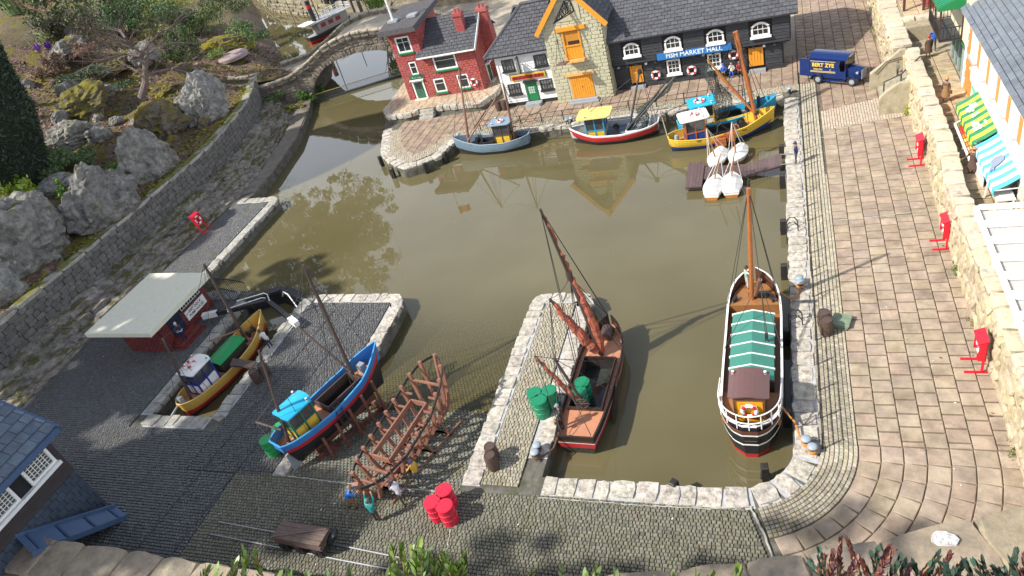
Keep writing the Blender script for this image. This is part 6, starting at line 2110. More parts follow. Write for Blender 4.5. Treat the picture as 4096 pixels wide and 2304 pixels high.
M_SLIME = mat('waterline_slime', (0.035, 0.035, 0.022), .8, .5, 5, bump=.05)
def frame2(a, b, z=0.0):
 """local x from stern to bow, y to port, z up; returns matrix and length"""
 a, b = V((a[0], a[1], 0)), V((b[0], b[1], 0))
 u = (b - a).normalized()
 v = V((-u.y, u.x, 0))
 return Matrix(((u.x, v.x, 0, a.x), (u.y, v.y, 0, a.y), (0, 0, 1, z), (0, 0, 0, 1))), (b - a).length
def hull(par, X, L, prof, sheer, keel, deck, bands, deck_m, inner_m, rail_m, full=.5, vend=1.4, bow_rake=.5, stern_rake=.3, hold=None, hold_floor=-.2, rail=.07, transom=False, n=28, names=('hull', 'deck', 'gunwale')):
 xs_, hs_ = [p[0] for p in prof], [p[1] for p in prof]
 sx_, sz_ = [p[0] for p in sheer], [p[1] for p in sheer]
 fs_ = sorted(set([i / n for i in range(n + 1)] + ([hold[0], hold[1]] if hold else [])))
 def hb(f):
  i = max(0, min(len(xs_) - 2, int(np.searchsorted(xs_, f, 'right')) - 1))
  t = (f - xs_[i]) / (xs_[i + 1] - xs_[i])
  m0 = (hs_[i + 1] - hs_[max(0, i - 1)]) / (xs_[i + 1] - xs_[max(0, i - 1)])
  m1 = (hs_[min(len(xs_) - 1, i + 2)] - hs_[i]) / (xs_[min(len(xs_) - 1, i + 2)] - xs_[i])
  d = xs_[i + 1] - xs_[i]
  return max(0.0, (2 * t ** 3 - 3 * t ** 2 + 1) * hs_[i] + (t ** 3 - 2 * t ** 2 + t) * d * m0 + (-2 * t ** 3 + 3 * t ** 2) * hs_[i + 1] + (t ** 3 - t ** 2) * d * m1)
 def zg(f): return float(np.interp(f, sx_, sz_))
 def px_(f, w_):
  k = 1 - w_
  return f * L - bow_rake * k * max(0, (f - .6) / .4) ** 2 + stern_rake * k * max(0, (.4 - f) / .4) ** 2
 def sec(f, w_):
  e = max(0, abs(f - .5) * 2 - .35) / .65
  p_ = full + (vend - full) * e * (1 if not (transom and f < .5) else .35)
  return hb(f) * (sin(w_ * pi / 2) ** p_ if w_ > 0 else 0)
 ws, mi = [0.0], []
 mats = []
 for wt, m in bands[::-1]:
  k = max(1, int(round((wt - ws[-1]) / .12)))
  if m not in mats: mats.append(m)
  w0 = ws[-1]
  for i in range(k):
   ws.append(w0 + (wt - w0) * (i + 1) / k)
   mi.append(mats.index(m))
 g = MB(); g.X = X
 for sgn in (1, -1):
  grid = [[(px_(f, w_), sgn * sec(f, w_), keel + (zg(f) - keel) * w_) for w_ in ws] for f in fs_]
  for i in range(len(fs_) - 1):
   for j in range(len(ws) - 1):
    g.cm = mi[j]
    q = [grid[i][j], grid[i + 1][j], grid[i + 1][j + 1], grid[i][j + 1]]
    g.add(q if sgn < 0 else q[::-1], [(0, 1, 2, 3)])
 if transom or hb(0) > .15:
  for j in range(len(ws) - 1):
   g.cm = mi[j]
   a, b = (px_(0, ws[j]), sec(0, ws[j]), keel + (zg(0) - keel) * ws[j]), (px_(0, ws[j + 1]), sec(0, ws[j + 1]), keel + (zg(0) - keel) * ws[j + 1])
   g.add([a, b, (b[0], -b[1], b[2]), (a[0], -a[1], a[2])], [(0, 1, 2, 3)])
 h = g.build(names[0], mats, par, smooth=True)
 t = .055
 def dz(f): return deck(f) if callable(deck) else deck
 def dw(f):
  w_ = (dz(f) - keel) / (zg(f) - keel)
  return max(0.01, sec(f, min(1, w_)) - t)
 g = MB(); g.X = X
 for sgn in (1, -1):
  for a, b in zip(fs_, fs_[1:]):
   q = [(px_(a, 1), sgn * max(.005, hb(a) - t), zg(a)), (px_(b, 1), sgn * max(.005, hb(b) - t), zg(b)), (px_(b, .8), sgn * dw(b), dz(b) - .01), (px_(a, .8), sgn * dw(a), dz(a) - .01)]
   g.add(q if sgn < 0 else q[::-1], [(3, 2, 1, 0)])
 if transom or hb(0) > .15:
  g.add([(t, -hb(0) + t, zg(0)), (t, hb(0) - t, zg(0)), (t, hb(0) - t, dz(0)), (t, -hb(0) + t, dz(0))], [(0, 1, 2, 3)])
 g.build('bulwark_lining', inner_m, par, smooth=False)
 g = MB(); g.X = X
 for a, b in zip(fs_, fs_[1:]):
  xa, xb = px_(a, .8), px_(b, .8)
  if hold and a >= hold[0] - 1e-6 and b <= hold[1] + 1e-6:
   for s_ in (1, -1):
    g.add([(xa, s_ * hold[2], dz(a)), (xb, s_ * hold[2], dz(b)), (xb, s_ * dw(b), dz(b)), (xa, s_ * dw(a), dz(a))][::s_], [(0, 1, 2, 3)])
  else:
   g.add([(xa, -dw(a), dz(a)), (xb, -dw(b), dz(b)), (xb, dw(b), dz(b)), (xa, dw(a), dz(a))], [(0, 1, 2, 3)])
 g.build(names[1], deck_m, par)
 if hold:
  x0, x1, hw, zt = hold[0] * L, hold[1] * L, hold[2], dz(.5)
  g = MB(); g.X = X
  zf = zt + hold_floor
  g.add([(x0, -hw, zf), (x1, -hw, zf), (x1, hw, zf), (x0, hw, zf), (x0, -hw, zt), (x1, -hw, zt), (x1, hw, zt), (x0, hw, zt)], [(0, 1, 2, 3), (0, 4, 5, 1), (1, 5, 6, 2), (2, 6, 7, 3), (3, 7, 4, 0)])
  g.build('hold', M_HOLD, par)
 g = MB(); g.X = X
 for sgn in (1, -1):
  for a, b in zip(fs_, fs_[1:]):
   qa, qb = (px_(a, 1), sgn * max(.01, hb(a)), zg(a)), (px_(b, 1), sgn * max(.01, hb(b)), zg(b))
   o_ = .03
   g.add([(qa[0], qa[1] + sgn * o_, qa[2] - .03), (qb[0], qb[1] + sgn * o_, qb[2] - .03), (qb[0], qb[1] + sgn * o_, qb[2] + .03), (qa[0], qa[1] + sgn * o_, qa[2] + .03),
 (qa[0], qa[1] - sgn * min(rail, abs(qa[1])), qa[2] + .03), (qb[0], qb[1] - sgn * min(rail, abs(qb[1])), qb[2] + .03)],
 [(0, 1, 2, 3), (3, 2, 5, 4)] if sgn < 0 else [(3, 2, 1, 0), (4, 5, 2, 3)])
 if transom or hb(0) > .15: g.box(-.04, .06, -hb(0), hb(0), zg(0) - .03, zg(0) + .032)
 g.build(names[2], rail_m, par)
 return dict(hb=hb, zg=zg, px=px_, L=L)
def box_part(name, X, m, par, *b, label=None):
 g = MB(); g.X = X
 g.box(*b)
 return g.build(name, m, par, label=label)
def round_slab(g, x0, x1, y0, y1, z0, z1, r=.25, camber=0.0, n=4):
 P = []
 for cx_, cy_, a0 in ((x1 - r, y1 - r, 0), (x0 + r, y1 - r, pi / 2), (x0 + r, y0 + r, pi), (x1 - r, y0 + r, 3 * pi / 2)):
  P += [(cx_ + r * cos(a0 + pi / 2 * i / n), cy_ + r * sin(a0 + pi / 2 * i / n)) for i in range(n + 1)]
 if camber == 0:
  g.prism(P, z0, z1)
 else:
  k, ym, hy = 8, (y0 + y1) / 2, (y1 - y0) / 2
  cz = lambda y: camber * (1 - ((y - ym) / hy) ** 2)
  for i in range(k):
   a, b = y0 + (y1 - y0) * i / k, y0 + (y1 - y0) * (i + 1) / k
   ca = r * .5 * max(0, abs((a - ym) / hy) * 3 - 2)
   cb = r * .5 * max(0, abs((b - ym) / hy) * 3 - 2)
   g.add([(x0 + ca, a, z0 + cz(a)), (x1 - ca, a, z0 + cz(a)), (x1 - cb, b, z0 + cz(b)), (x0 + cb, b, z0 + cz(b)), (x0 + ca, a, z1 + cz(a)), (x1 - ca, a, z1 + cz(a)), (x1 - cb, b, z1 + cz(b)), (x0 + cb, b, z1 + cz(b))],
 [(3, 2, 1, 0), (4, 5, 6, 7), (0, 1, 5, 4), (2, 3, 7, 6)] + ([(0, 4, 7, 3), (1, 2, 6, 5)]))
def wheelhouse(par, X, x0, x1, hw, z0, z1, frame, panel, roof_m, over=.3, roof_th=.09, nx=2, ny=2, sill=.45, camber=0.0, rr_=.28, lamps=True, over_x=None, back=True):
 """timber cabin: framed panels below, windows above, a roof slab on top"""
 c = box_part('cabin_core', X, mat('cabin_dark', (0.03, 0.028, 0.025), .7), par, x0 + .05, x1 - .05, -hw + .05, hw - .05, z0, z1 - .1)
 zs = z0 + (z1 - z0) * sill
 g = MB(); g.X = X
 p_ = .05
 for x in [x0 + (x1 - x0) * i / nx for i in range(nx + 1)]:
  for y in (-hw, hw): g.box(x - p_, x + p_, y - p_, y + p_, z0, z1)
 for i in range(1, ny):
  for x in (x0, x1): g.box(x - p_, x + p_, -hw + 2 * hw * i / ny - p_, -hw + 2 * hw * i / ny + p_, z0, z1)
 for z in (z0 + .04, zs, z1 - .05):
  for y in (-hw, hw): g.box(x0, x1, y - p_ - .003, y + p_ + .003, z - .045, z + .045)
  for x in (x0, x1): g.box(x - p_ - .003, x + p_ + .003, -hw, hw, z - .047, z + .047)
 g.build('cabin_frame', frame, par)
 for i in range(nx):
  a, b = x0 + (x1 - x0) * i / nx + p_, x0 + (x1 - x0) * (i + 1) / nx - p_
  for s_ in (-1, 1):
   y = sorted((s_ * hw, s_ * (hw - .035)))
   box_part('cabin_panel', X, panel, par, a, b, y[0], y[1], z0, zs)
   box_part('cabin_window', X, M_SALM, par, a, b, y[0], y[1], zs + .045, z1 - .09)
 for i in range(ny):
  a, b = -hw + 2 * hw * i / ny + p_, -hw + 2 * hw * (i + 1) / ny - p_
  for x in (x0, x1):
   xx = sorted((x, x + (.035 if x == x0 else -.035)))
   box_part('cabin_panel', X, panel, par, xx[0], xx[1], a, b, z0, zs)
   box_part('cabin_window', X, M_SALM, par, xx[0], xx[1], a, b, zs + .045, z1 - .09)
 g = MB(); g.X = X
 ox = over if over_x is None else over_x
 round_slab(g, x0 - ox, x1 + ox, -hw - over, hw + over, z1, z1 + roof_th, rr_, camber)
 rf = g.build('cabin_roof', roof_m, par)
 if lamps:
  for s_, m in ((1, paint('ring_red', (0.55, 0.02, 0.03), .4, 0)), (-1, M_GREENP)):
   g = MB(); g.X = X
   g.lathe([(.075, 0), (.075, .17), (.03, .19)], 8, (x1 - .1, s_ * (hw + over * .3), z1 + roof_th + camber * .3))
   l_ = g.build('roof_lamp', M_WHITE, rf)
   g = MB(); g.X = X
   g.lathe([(.078, 0), (.078, .08)], 8, (x1 - .1, s_ * (hw + over * .3), z1 + roof_th + .05 + camber * .3))
   g.build('lamp_glass', m, l_)
 return rf
def mast(par, a, b, r0, r1, m, name='mast'):
 g = MB()
 g.tube([a, V(a).lerp(V(b), .5), b], [r0, (r0 + r1) / 2, r1], 9)
 return g.build(name, m, par, smooth=False)
def lines(par, segs, r=.022, m=None, sag=.0, name='rigging'):
 g = MB()
 for sgm in segs:
  a, b = V(sgm[0]), V(sgm[1])
  sg = sgm[2] if len(sgm) > 2 else sag
  P = [a.lerp(b, i / 5) - V((0, 0, sg * 4 * (i / 5) * (1 - i / 5))) for i in range(6)] if sg else [a, b]
  g.tube(P, r, 4, caps=False)
 return g.build(name, m or M_LINE, par)
def winch(par, X, x, y, z, r=.26, w_=.6, axis='y'):
 g = MB(); g.X = X @ Matrix.Translation(V((x, y, z + r))) @ (Matrix.Rotation(pi / 2, 4, 'X') if axis == 'y' else Matrix.Rotation(pi / 2, 4, 'Y'))
 g.lathe([(r, -w_ / 2), (r, -w_ / 2 + .06), (r * .5, -w_ / 2 + .07), (r * .5, w_ / 2 - .07), (r, w_ / 2 - .06), (r, w_ / 2)], 14)
 o = g.build('winch', M_BLACK, par)
 return o
def coaming(par, X, x0, x1, hw, z0, z1, m, t=.09):
 g = MB(); g.X = X
 g.box(x0, x1, -hw, -hw + t, z0, z1); g.box(x0, x1, hw - t, hw, z0, z1)
 g.box(x0, x0 + t, -hw + t + .001, hw - t - .001, z0, z1 + .003); g.box(x1 - t, x1, -hw + t + .001, hw - t - .001, z0, z1 + .003)
 return g.build('hatch_coaming', m, par)
def wp(X, x, y, z): return X @ V((x, y, z))
bt = thing('fishing_boat', 'grey blue trawler with a small yellow sided wheelhouse by the quay nose', 'boat', (-27.8, 61.8, 0))
X, L = frame2((-23.7, 61.75), (-31.9, 61.95))
M_HGR = paint('hull_grey_blue', (0.16, 0.23, 0.30), .5, .3)
H = hull(bt, X, L, [(0, .35), (.08, .8), (.25, 1.1), (.55, 1.15), (.8, .85), (.95, .32), (1, .06)], [(0, 1.5), (.3, 1.2), (.6, 1.25), (1, 1.95)], -.7, .82,
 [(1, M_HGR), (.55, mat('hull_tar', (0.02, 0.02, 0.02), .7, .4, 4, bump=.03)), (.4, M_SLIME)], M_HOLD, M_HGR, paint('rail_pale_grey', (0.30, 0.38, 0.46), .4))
wheelhouse(bt, X, 1.8, 3.4, .55, .83, 2.95, mat('cabin_brown', (0.09, 0.05, 0.035), .5, .2, 3), paint('cabin_yellow', (0.66, 0.42, 0.03), .5), paint('roof_grey_blue', (0.22, 0.32, 0.42), .45), over=.3, over_x=.35)
coaming(bt, X, 3.7, 5.2, .6, .83, 1.25, M_BLACK)
winch(bt, X, 5.75, .0, .83, .33, .9)
winch(bt, X, 7.1, .2, .95, .14, .4)
a, b = V((-30.35, 61.8, .85)), at(1836, 278, 8.0)
mast(bt, a, b, .13, .08, M_SPARB)
c, d = V((-25.35, 61.75, .85)), at(2011.8, 333.4, 6.9)
mast(bt, c, d, .12, .07, M_SPARB)
e = at(1700 + 680 * .4141, 400 - 5, 4.9)
mast(bt, (-30.2, 61.7, 1.5), e, .08, .06, M_SPARB, 'boom')
f = at(1700 + 1080 * .4141, 400 + 207 * .4141, 2.9)
mast(bt, (-25.3, 61.7, 2.3), f, .07, .05, M_SPARB, 'boom')
lines(bt, [(b, wp(X, 8.1, 0, 1.9)), (b, wp(X, 6, 1.0, 1.2)), (b, wp(X, 6, -1.0, 1.2)), (b, wp(X, 4.5, -1.1, 1.2)), (b, wp(X, 4.5, 1.1, 1.2)), (b, d, .5), (d, wp(X, .2, 0, 1.5)), (d, wp(X, 1, .9, 1.4)), (d, wp(X, 1, -.9, 1.4)), (b, e, .3), (d, f, .2)])
life_ring('life ring lying on the grey blue wheelhouse roof', wp(X, 2.6, .1, 3.11), (0, 0, 1), .3)
bt = thing('fishing_boat', 'red and white boat with a pale yellow canopy roof and black booms', 'boat', (-15.3, 61.4, 0))
X, L = frame2((-11.1, 61.55), (-19.55, 61.5))
M_HRED = paint('hull_red', (0.46, 0.022, 0.03), .4, .15)
H = hull(bt, X, L, [(0, .5), (.06, 1.1), (.2, 1.5), (.5, 1.65), (.75, 1.35), (.92, .6), (1, .05)], [(0, 1.35), (.4, 1.02), (.7, 1.1), (1, 1.6)], -.6, .55,
 [(1, M_WHITE), (.93, M_HRED), (.62, M_BLACK), (.4, M_SLIME)], paint('deck_blue_grey', (0.16, 0.20, 0.27), .4), paint('lining_grey', (0.40, 0.44, 0.47), .5), M_WHITE, rail=.12)
wheelhouse(bt, X, 4.9, 6.6, .8, .56, 2.7, paint('cabin_blue', (0.03, 0.25, 0.45), .4), paint('cabin_yellow', (0.66, 0.42, 0.03), .5), paint('roof_yellow', (0.74, 0.56, 0.19), .45, .1), over=.42, over_x=.75, sill=.38, nx=2, ny=2, rr_=.4)
winch(bt, X, 4.1, 0, .56, .3, 1.3)
g = MB(); g.X = X
for q in ((.9, 1.0, -.9, .9), (2.9, 3.0, -.9, .9), (1.0, 2.9, -.9, -.8), (1.0, 2.9, .8, .9)): g.box(*q, .56, .95)
g.build('hatch_coaming', M_WHITE, bt)
tp_ = at(1900 + 1590 * .4141, 690 * .4141, 5.6)
mast(bt, (-13.9, 61.0, .6), tp_, .11, .08, M_BLACK)
g = MB(); g.lathe([(.2, -.2), (.22, 0), (.2, .2)], 8, tp_)
g.build('masthead_block', M_BLACK, bt)
bm_ = [at(2400 + 640 * .4141, 790 * .4141, 4.4), at(2400 + 720 * .4141, 745 * .4141, 4.9)]
for k_, q in enumerate(bm_): mast(bt, (-14.0 + .25 * k_, 60.9 + .2 * k_, 1.0), q, .1, .08, M_BLACK, 'boom')
lines(bt, [(tp_, wp(X, 8.3, 0, 1.6)), (tp_, wp(X, 5, 1.5, 1.0)), (tp_, bm_[0], .3), (tp_, bm_[1], .3), (tp_, wp(X, .3, .6, 1.4)), (tp_, wp(X, .3, -.6, 1.4))])
def net(label, top, pts, n, seed, name='fishing_net'):
 """hung net: open mesh over a limp tube through the given centres and radii"""
 rr = random.Random(seed)
 o = thing(name, label, 'fishing net', pts[-1][0], 'fishing nets')
 g = MB()
 m_ = 15
 k = len(pts)
 rings_ = []
 rows_ = int(sum((V(pts[i + 1][0]) - V(pts[i][0])).length for i in range(k - 1)) / .13)
 for i in range(rows_ + 1):
  f = i / rows_ * (k - 1)
  j = min(k - 2, int(f)); t = f - j
  c = V(pts[j][0]).lerp(V(pts[j + 1][0]), t)
  r = pts[j][1] * (1 - t) + pts[j + 1][1] * t
  rings_.append([c + V((cos(2 * pi * q / m_), sin(2 * pi * q / m_), 0)) * r * (1 + .28 * noise.noise(V((q * .9, i * .25, seed)))) + V((rr.gauss(0, .015), rr.gauss(0, .015), rr.gauss(0, .015))) for q in range(m_)])
 for i in range(len(rings_)):
  for q in range(m_):
   a = rings_[i][q]
   g.tube([a, rings_[i][(q + 1) % m_]], .019, 3, caps=False)
   if i + 1 < len(rings_): g.tube([a, rings_[i + 1][q]], .019, 3, caps=False)
 g.build('mesh', mat('net_twine', (0.045, 0.06, 0.055), .9, .4, 3), o)
 return o
q0, q1 = V(bm_[0]), V((-13.2, 61.8, 1.0))
net('thin dark net trailing from the twin black booms of the red boat', None, [(q1.lerp(V(bm_[1]), 1.0), .12), (q1.lerp(V(bm_[1]), .75) + V((.1, 0, -.2)), .28), (V((-12.6, 61.9, 2.4)), .38), (V((-12.4, 61.8, 1.5)), .5), (V((-12.8, 61.6, .9)), .6)], 0, 3)
M_HBL = paint('hull_sky_blue', (0.03, 0.33, 0.55), .4, .15)
def trawler(a, b, label, hm, lower, roof_m, fr, pan, rail_m, seed, deck=.62):
 bt = thing('fishing_boat', label, 'boat', ((a[0] + b[0]) / 2, (a[1] + b[1]) / 2, 0))
 X, L = frame2(a, b)
 H = hull(bt, X, L, [(0, .45), (.06, .9), (.2, 1.25), (.5, 1.35), (.75, 1.1), (.92, .5), (1, .05)], [(0, 1.35), (.35, 1.05), (.7, 1.2), (1, 1.9)], -.6, deck,
 [(1, hm), (.6, lower), (.42, M_SLIME)], M_DECK, hm, rail_m)
 wheelhouse(bt, X, 1.5, 3.1, .62, deck, 2.75, fr, pan, roof_m, over=.42, over_x=.45, sill=.42, nx=2, ny=1, rr_=.3)
 coaming(bt, X, 3.5, 5.6, .72, deck, deck + .42, M_BLACK)
 box_part('hatch_floor', X, M_HOLD, bt, 3.6, 5.5, -.63, .63, deck + .02, deck + .06)
 winch(bt, X, 6.3, .15, deck, .36, .8)
 winch(bt, X, 7.8, -.1, deck + .1, .2, .45)
 g = MB(); g.X = X
 for s_ in (-1, 1):
  for x in (2.4, 6.2): g.box(x - .2, x + .2, s_ * (H['hb'](x / L) + .01) - .01, s_ * (H['hb'](x / L) + .01) + .01, 1.05 - .1, 1.12 - .08)
 g.build('scupper', MATS['cabin_brown'], bt)
 return bt, X, L, H
bt, X, L, H = trawler((-9.3, 60.45), (-1.0, 62.45), 'sky blue trawler moored behind the yellow one with a net on deck', M_HBL, M_HBL, paint('roof_sky_blue', (0.02, 0.42, 0.68), .4, .05), paint('cabin_yellow', (0.66, 0.42, 0.03), .5), M_WHITE, paint('rail_sky', (0.05, 0.45, 0.65), .4), 1)
blue_bt = bt
XB = X
g = MB(); g.X = X
g.box(7.0, 7.25, .3, .55, .62, 1.9); g.bar((7.1, .4, 1.7), (7.9, .6, 1.7), .06)
g.build('deck_post', M_BLACK, bt)
mast(bt, (-2.75, 61.0, .7), at(2400 + 1295 * .4141, 310 * .4141, 8.9), .14, .11, M_SPARO)
mast(bt, (-3.3, 61.0, 1.9), at(2400 + 1040 * .4141, 580 * .4141, 6.9), .10, .09, mat('pale_spar', (0.42, 0.20, 0.05), .45, .2, 3), 'boom')
life_ring('life ring on the sky blue wheelhouse roof', wp(XB, 2.1, 0, 2.92), (0, 0, 1), .38)
bt, X, L, H = trawler((-9.85, 57.75), (-1.15, 60.15), 'yellow trawler with a white wheelhouse roof and orange masts', paint('hull_yellow', (0.70, 0.46, 0.045), .35, .12), paint('hull_navy', (0.012, 0.045, 0.24), .4), M_WHITE, paint('cabin_orange', (0.40, 0.12, 0.035), .45), paint('panel_blue', (0.015, 0.05, 0.26), .5), paint('rail_yellow2', (0.76, 0.54, 0.08), .35), 2)
mt = at(2400 + 1315 * .4141, 300 * .4141, 9.0)
ms = V((-2.55, 59.5, .7))
mast(bt, ms, mt, .16, .12, M_SPARO)
bo = at(2400 + 1110 * .4141, 682 * .4141, 5.6)
mast(bt, (-2.65, 59.5, 1.7), bo, .11, .12, M_SPARO, 'boom')
g = MB(); g.lathe([(.24, 0), (.26, .1), (.24, .2)], 10, ms + V((-.05, .05, 1.0)))
g.build('mast_collar', M_BLACK, bt)
lines(bt, [(mt, wp(X, 8.6, 0, 1.9)), (mt, wp(X, 8.2, .3, 1.7)), (mt, wp(X, 7.6, .7, 1.5)), (mt, wp(X, 7.0, .9, 1.4)), (mt, wp(X, 7.6, -.7, 1.5)), (mt, wp(X, 6.6, -1, 1.3)), (mt, bo, .3), (mt, at(2400 + 1040 * .4141, 580 * .4141, 6.9), .2), (bo, wp(X, 4, -1.2, 1.1)), (bo, wp(X, 4.6, 1.0, 1.1)), (mt.lerp(ms, .25), wp(X, 4, 1.2, 1.1))])
g = MB(); g.X = X
g.lathe([(.2, 0), (.22, .3), (.16, .6), (.05, .65)], 12, (.75, .25, .62))
g.build('vent_cowl', M_GREYP, bt)
g = MB(); g.X = X
g.tube([(3.9, -1.1, 1.0), (4.0, -1.25, 1.9), (4.3, -1.3, 2.1), (4.5, -1.3, 1.8), (5.0, -1.32, 1.3)], .04, 5)
g.build('davit', M_BLACK, bt)
g = MB(); g.X = X
g.prism([(3.6, -1.75), (4.5, -1.85), (4.55, -1.45), (3.65, -1.4)], .25, .95)
g.prism([(4.6, -1.75), (5.3, -1.75), (5.3, -1.42), (4.6, -1.42)], .5, 1.25)
g.bar((3.5, -1.5, .9), (5.4, -1.5, 1.35), .14)
g.build('trawl_door', mat('rusty_board', (0.38, 0.11, 0.03), .8, .4, 4, bump=.03), bt)
life_ring('life ring on the white wheelhouse roof of the yellow trawler', wp(X, 2.4, -.05, 2.92), (0, 0, 1), .3)
nt_ = at(2400 + 1040 * .4141, 640 * .4141, 6.1)
n2 = at(2400 + 1150 * .4141, 830 * .4141, 4.2)
net('long dark net hanging from the pale boom in front of the blue trawler', None, [(nt_ + V((0, 0, .2)), .12), (nt_ + V((.1, 0, -.6)), .42), (V(at(2400 + 1080 * .4141, 760 * .4141, 4.9)), .45), (V(at(2400 + 1130 * .4141, 900 * .4141, 3.4)), .35)], 0, 5)
net('bulging dark net heap hung above the blue trawler deck', None, [(n2 + V((0, 0, .1)), .15), (n2 + V((.1, 0, -.7)), .6), (V(at(2400 + 1190 * .4141, 960 * .4141, 2.9)), .72), (V(at(2400 + 1185 * .4141, 1080 * .4141, 1.6)), .7), (V(at(2400 + 1185 * .4141, 1130 * .4141, 1.1)), .35)], 0, 7)
def dinghy(label, a, b, hbm, mt_px, mz, lines_to, seed):
 bt = thing('dinghy', label, 'dinghy', ((a[0] + b[0]) / 2, (a[1] + b[1]) / 2, 0), 'covered dinghies at the jetty')
 X, L = frame2(a, b)
 hull(bt, X, L, [(0, hbm * .72), (.3, hbm), (.6, hbm * .92), (.85, hbm * .5), (1, .03)], [(0, .5), (1, .62)], -.35, .42, [(1, M_WHITE), (.72, mat('dinghy_varnish', (0.45, 0.17, 0.04), .4, .2, 3))], M_WHITE, M_WHITE, M_WHITE, transom=True, n=12, bow_rake=.25, stern_rake=0)
 g = MB(); g.X = X
 n = 12
 top = []
 for i in range(n + 1):
  f = i / n
  w_ = interp([0, .3, .6, .85, 1], [hbm * .74, hbm * 1.02, hbm * .94, hbm * .52, .05], f)
  r = .34 * sin(pi * min(1, f * .9 + .22)) ** .6
  top.append([(f * L, -w_, .44), (f * L, -w_ * .98, .60), (f * L, -w_ * .45, .62 + r * .75), (f * L, 0, .64 + r), (f * L, w_ * .45, .62 + r * .75), (f * L, w_ * .98, .60), (f * L, w_, .44)])
 for p0, p1 in zip(top, top[1:]):
  for i in range(6): g.add([p0[i], p1[i], p1[i + 1], p0[i + 1]], [(3, 2, 1, 0)])
 g.add(top[0], [tuple(range(7))])
 g.build('cover', mat('white_cover', (0.74, 0.74, 0.71), .6, .06, 2, bump=.04, bscale=3), bt, smooth=True)
 tp_ = at(*mt_px, mz)
 ms = wp(X, L * .62, 0, .8)
 mast(bt, ms, tp_, .05, .04, mat('dinghy_mast', (0.40, 0.15, 0.05), .5, .2, 3))
 lines(bt, [(tp_, wp(X, L * .98, 0, .62)), (tp_, wp(X, L * .5, hbm, .55)), (tp_, wp(X, L * .5, -hbm, .55)), (tp_, wp(X, 0, hbm * .5, .6)), (tp_, ms + V((.04, 0, .1)))], .028, M_ROPEW)
hh = lambda x, y: (2600 + x * .4141, 550 + y * .4141)
dinghy('white covered dinghy above the jetty, left of the two', (-5.35, 56.05), (-6.0, 53.2), .72, (2700 + 455 * .2761, 250 + 950 * .2761), 3.6, None, 1)
dinghy('white covered dinghy above the jetty, right of the two', (-3.75, 56.3), (-4.4, 53.6), .72, (2700 + 822 * .2761, 250 + 860 * .2761), 3.8, None, 2)
dinghy('white covered dinghy below the jetty, left of the two', (-5.75, 49.0), (-5.5, 51.9), .74, hh(680, 150), 3.3, None, 3)
dinghy('white covered dinghy below the jetty, right of the two', (-4.3, 49.15), (-4.35, 52.1), .78, hh(818, 120), 3.5, None, 4)
bt = thing('dutch_barge', 'black barge with white rails, green hatch covers and an orange wheelhouse', 'barge', (-2.4, 30.5, 0))
X, L = frame2((-2.33, 24.35), (-2.3, 36.5))
M_HBK = paint('hull_black', (0.016, 0.017, 0.022), .25, .05)
DK = lambda f: 1.55 if f < .2 else (1.25 if f < .8 else 1.85)
H = hull(bt, X, L, [(0, .35), (.02, .75), (.06, 1.12), (.13, 1.42), (.25, 1.5), (.6, 1.5), (.8, 1.46), (.9, 1.2), (.96, .75), (1, .12)], [(0, 2.35), (.1, 2.05), (.2, 1.8), (.75, 1.8), (.86, 2.3), (1, 2.75)], -.7, 1.25,
 [(1, M_HBK), (.52, M_HBK), (.32, paint('boot_red', (0.40, 0.02, 0.02), .5))], M_DECKB, paint('lining_brown', (0.09, 0.04, 0.025), .4), M_WHITE, rail=.09, full=.16, vend=.2, bow_rake=.3, stern_rake=.12)
def band(z0, z1, f0, f1, m, name, out_=.03):
 g = MB(); g.X = X
 for s_ in (1, -1):
  fs_ = [f0 + (f1 - f0) * i / 24 for i in range(25)]
  for a, b in zip(fs_, fs_[1:]):
   def q(f, z):
    w_ = (z - (-.7)) / (H['zg'](f) + .7)
    e = max(0, abs(f - .5) * 2 - .35) / .65
    y = H['hb'](f) * sin(min(1, w_) * pi / 2) ** (.16 + .04 * e) + out_
    return (H['px'](f, w_) - (out_ * 1.0 if f < .04 else 0), s_ * y, z)
   v4 = [q(a, z0), q(b, z0), q(b, z1), q(a, z1)]
   g.add(v4 if s_ < 0 else v4[::-1], [(0, 1, 2, 3)])
  v4 = None
 a_, b_ = q(f0, z0), q(f0, z1)
 g.add([(a_[0], a_[1], a_[2]), (a_[0], -a_[1], a_[2]), (b_[0], -b_[1], b_[2]), (b_[0], b_[1], b_[2])], [(0, 1, 2, 3)])
 g.build(name, m, bt)
band(1.62, 1.72, 0, .24, M_WHITE, 'rubbing_strake')
band(.95, 1.06, 0, .24, M_WHITE, 'rubbing_strake')
band(1.73, 2.0, 0, .2, paint('strake_brown', (0.12, 0.045, 0.03), .4), 'stern_band', .02)
box_part('aft_deck', X, M_DECKB, bt, 1.1, 3.0, -1.4, 1.4, 1.3, 1.556)
g = MB(); g.X = X
pr = [(9.6, -1.38), (10.8, -1.1), (11.5, -.7), (11.9, 0), (11.5, .7), (10.8, 1.1), (9.6, 1.38)]
g.prism(pr, 1.3, 1.95)
g.build('foredeck', M_DECKB, bt)
ph_ = 8.62
x0, n = 3.35, 6
M_TEAL = paint('hatch_green', (0.045, 0.21, 0.16), .5, .15)
stp = (ph_ - x0) / n
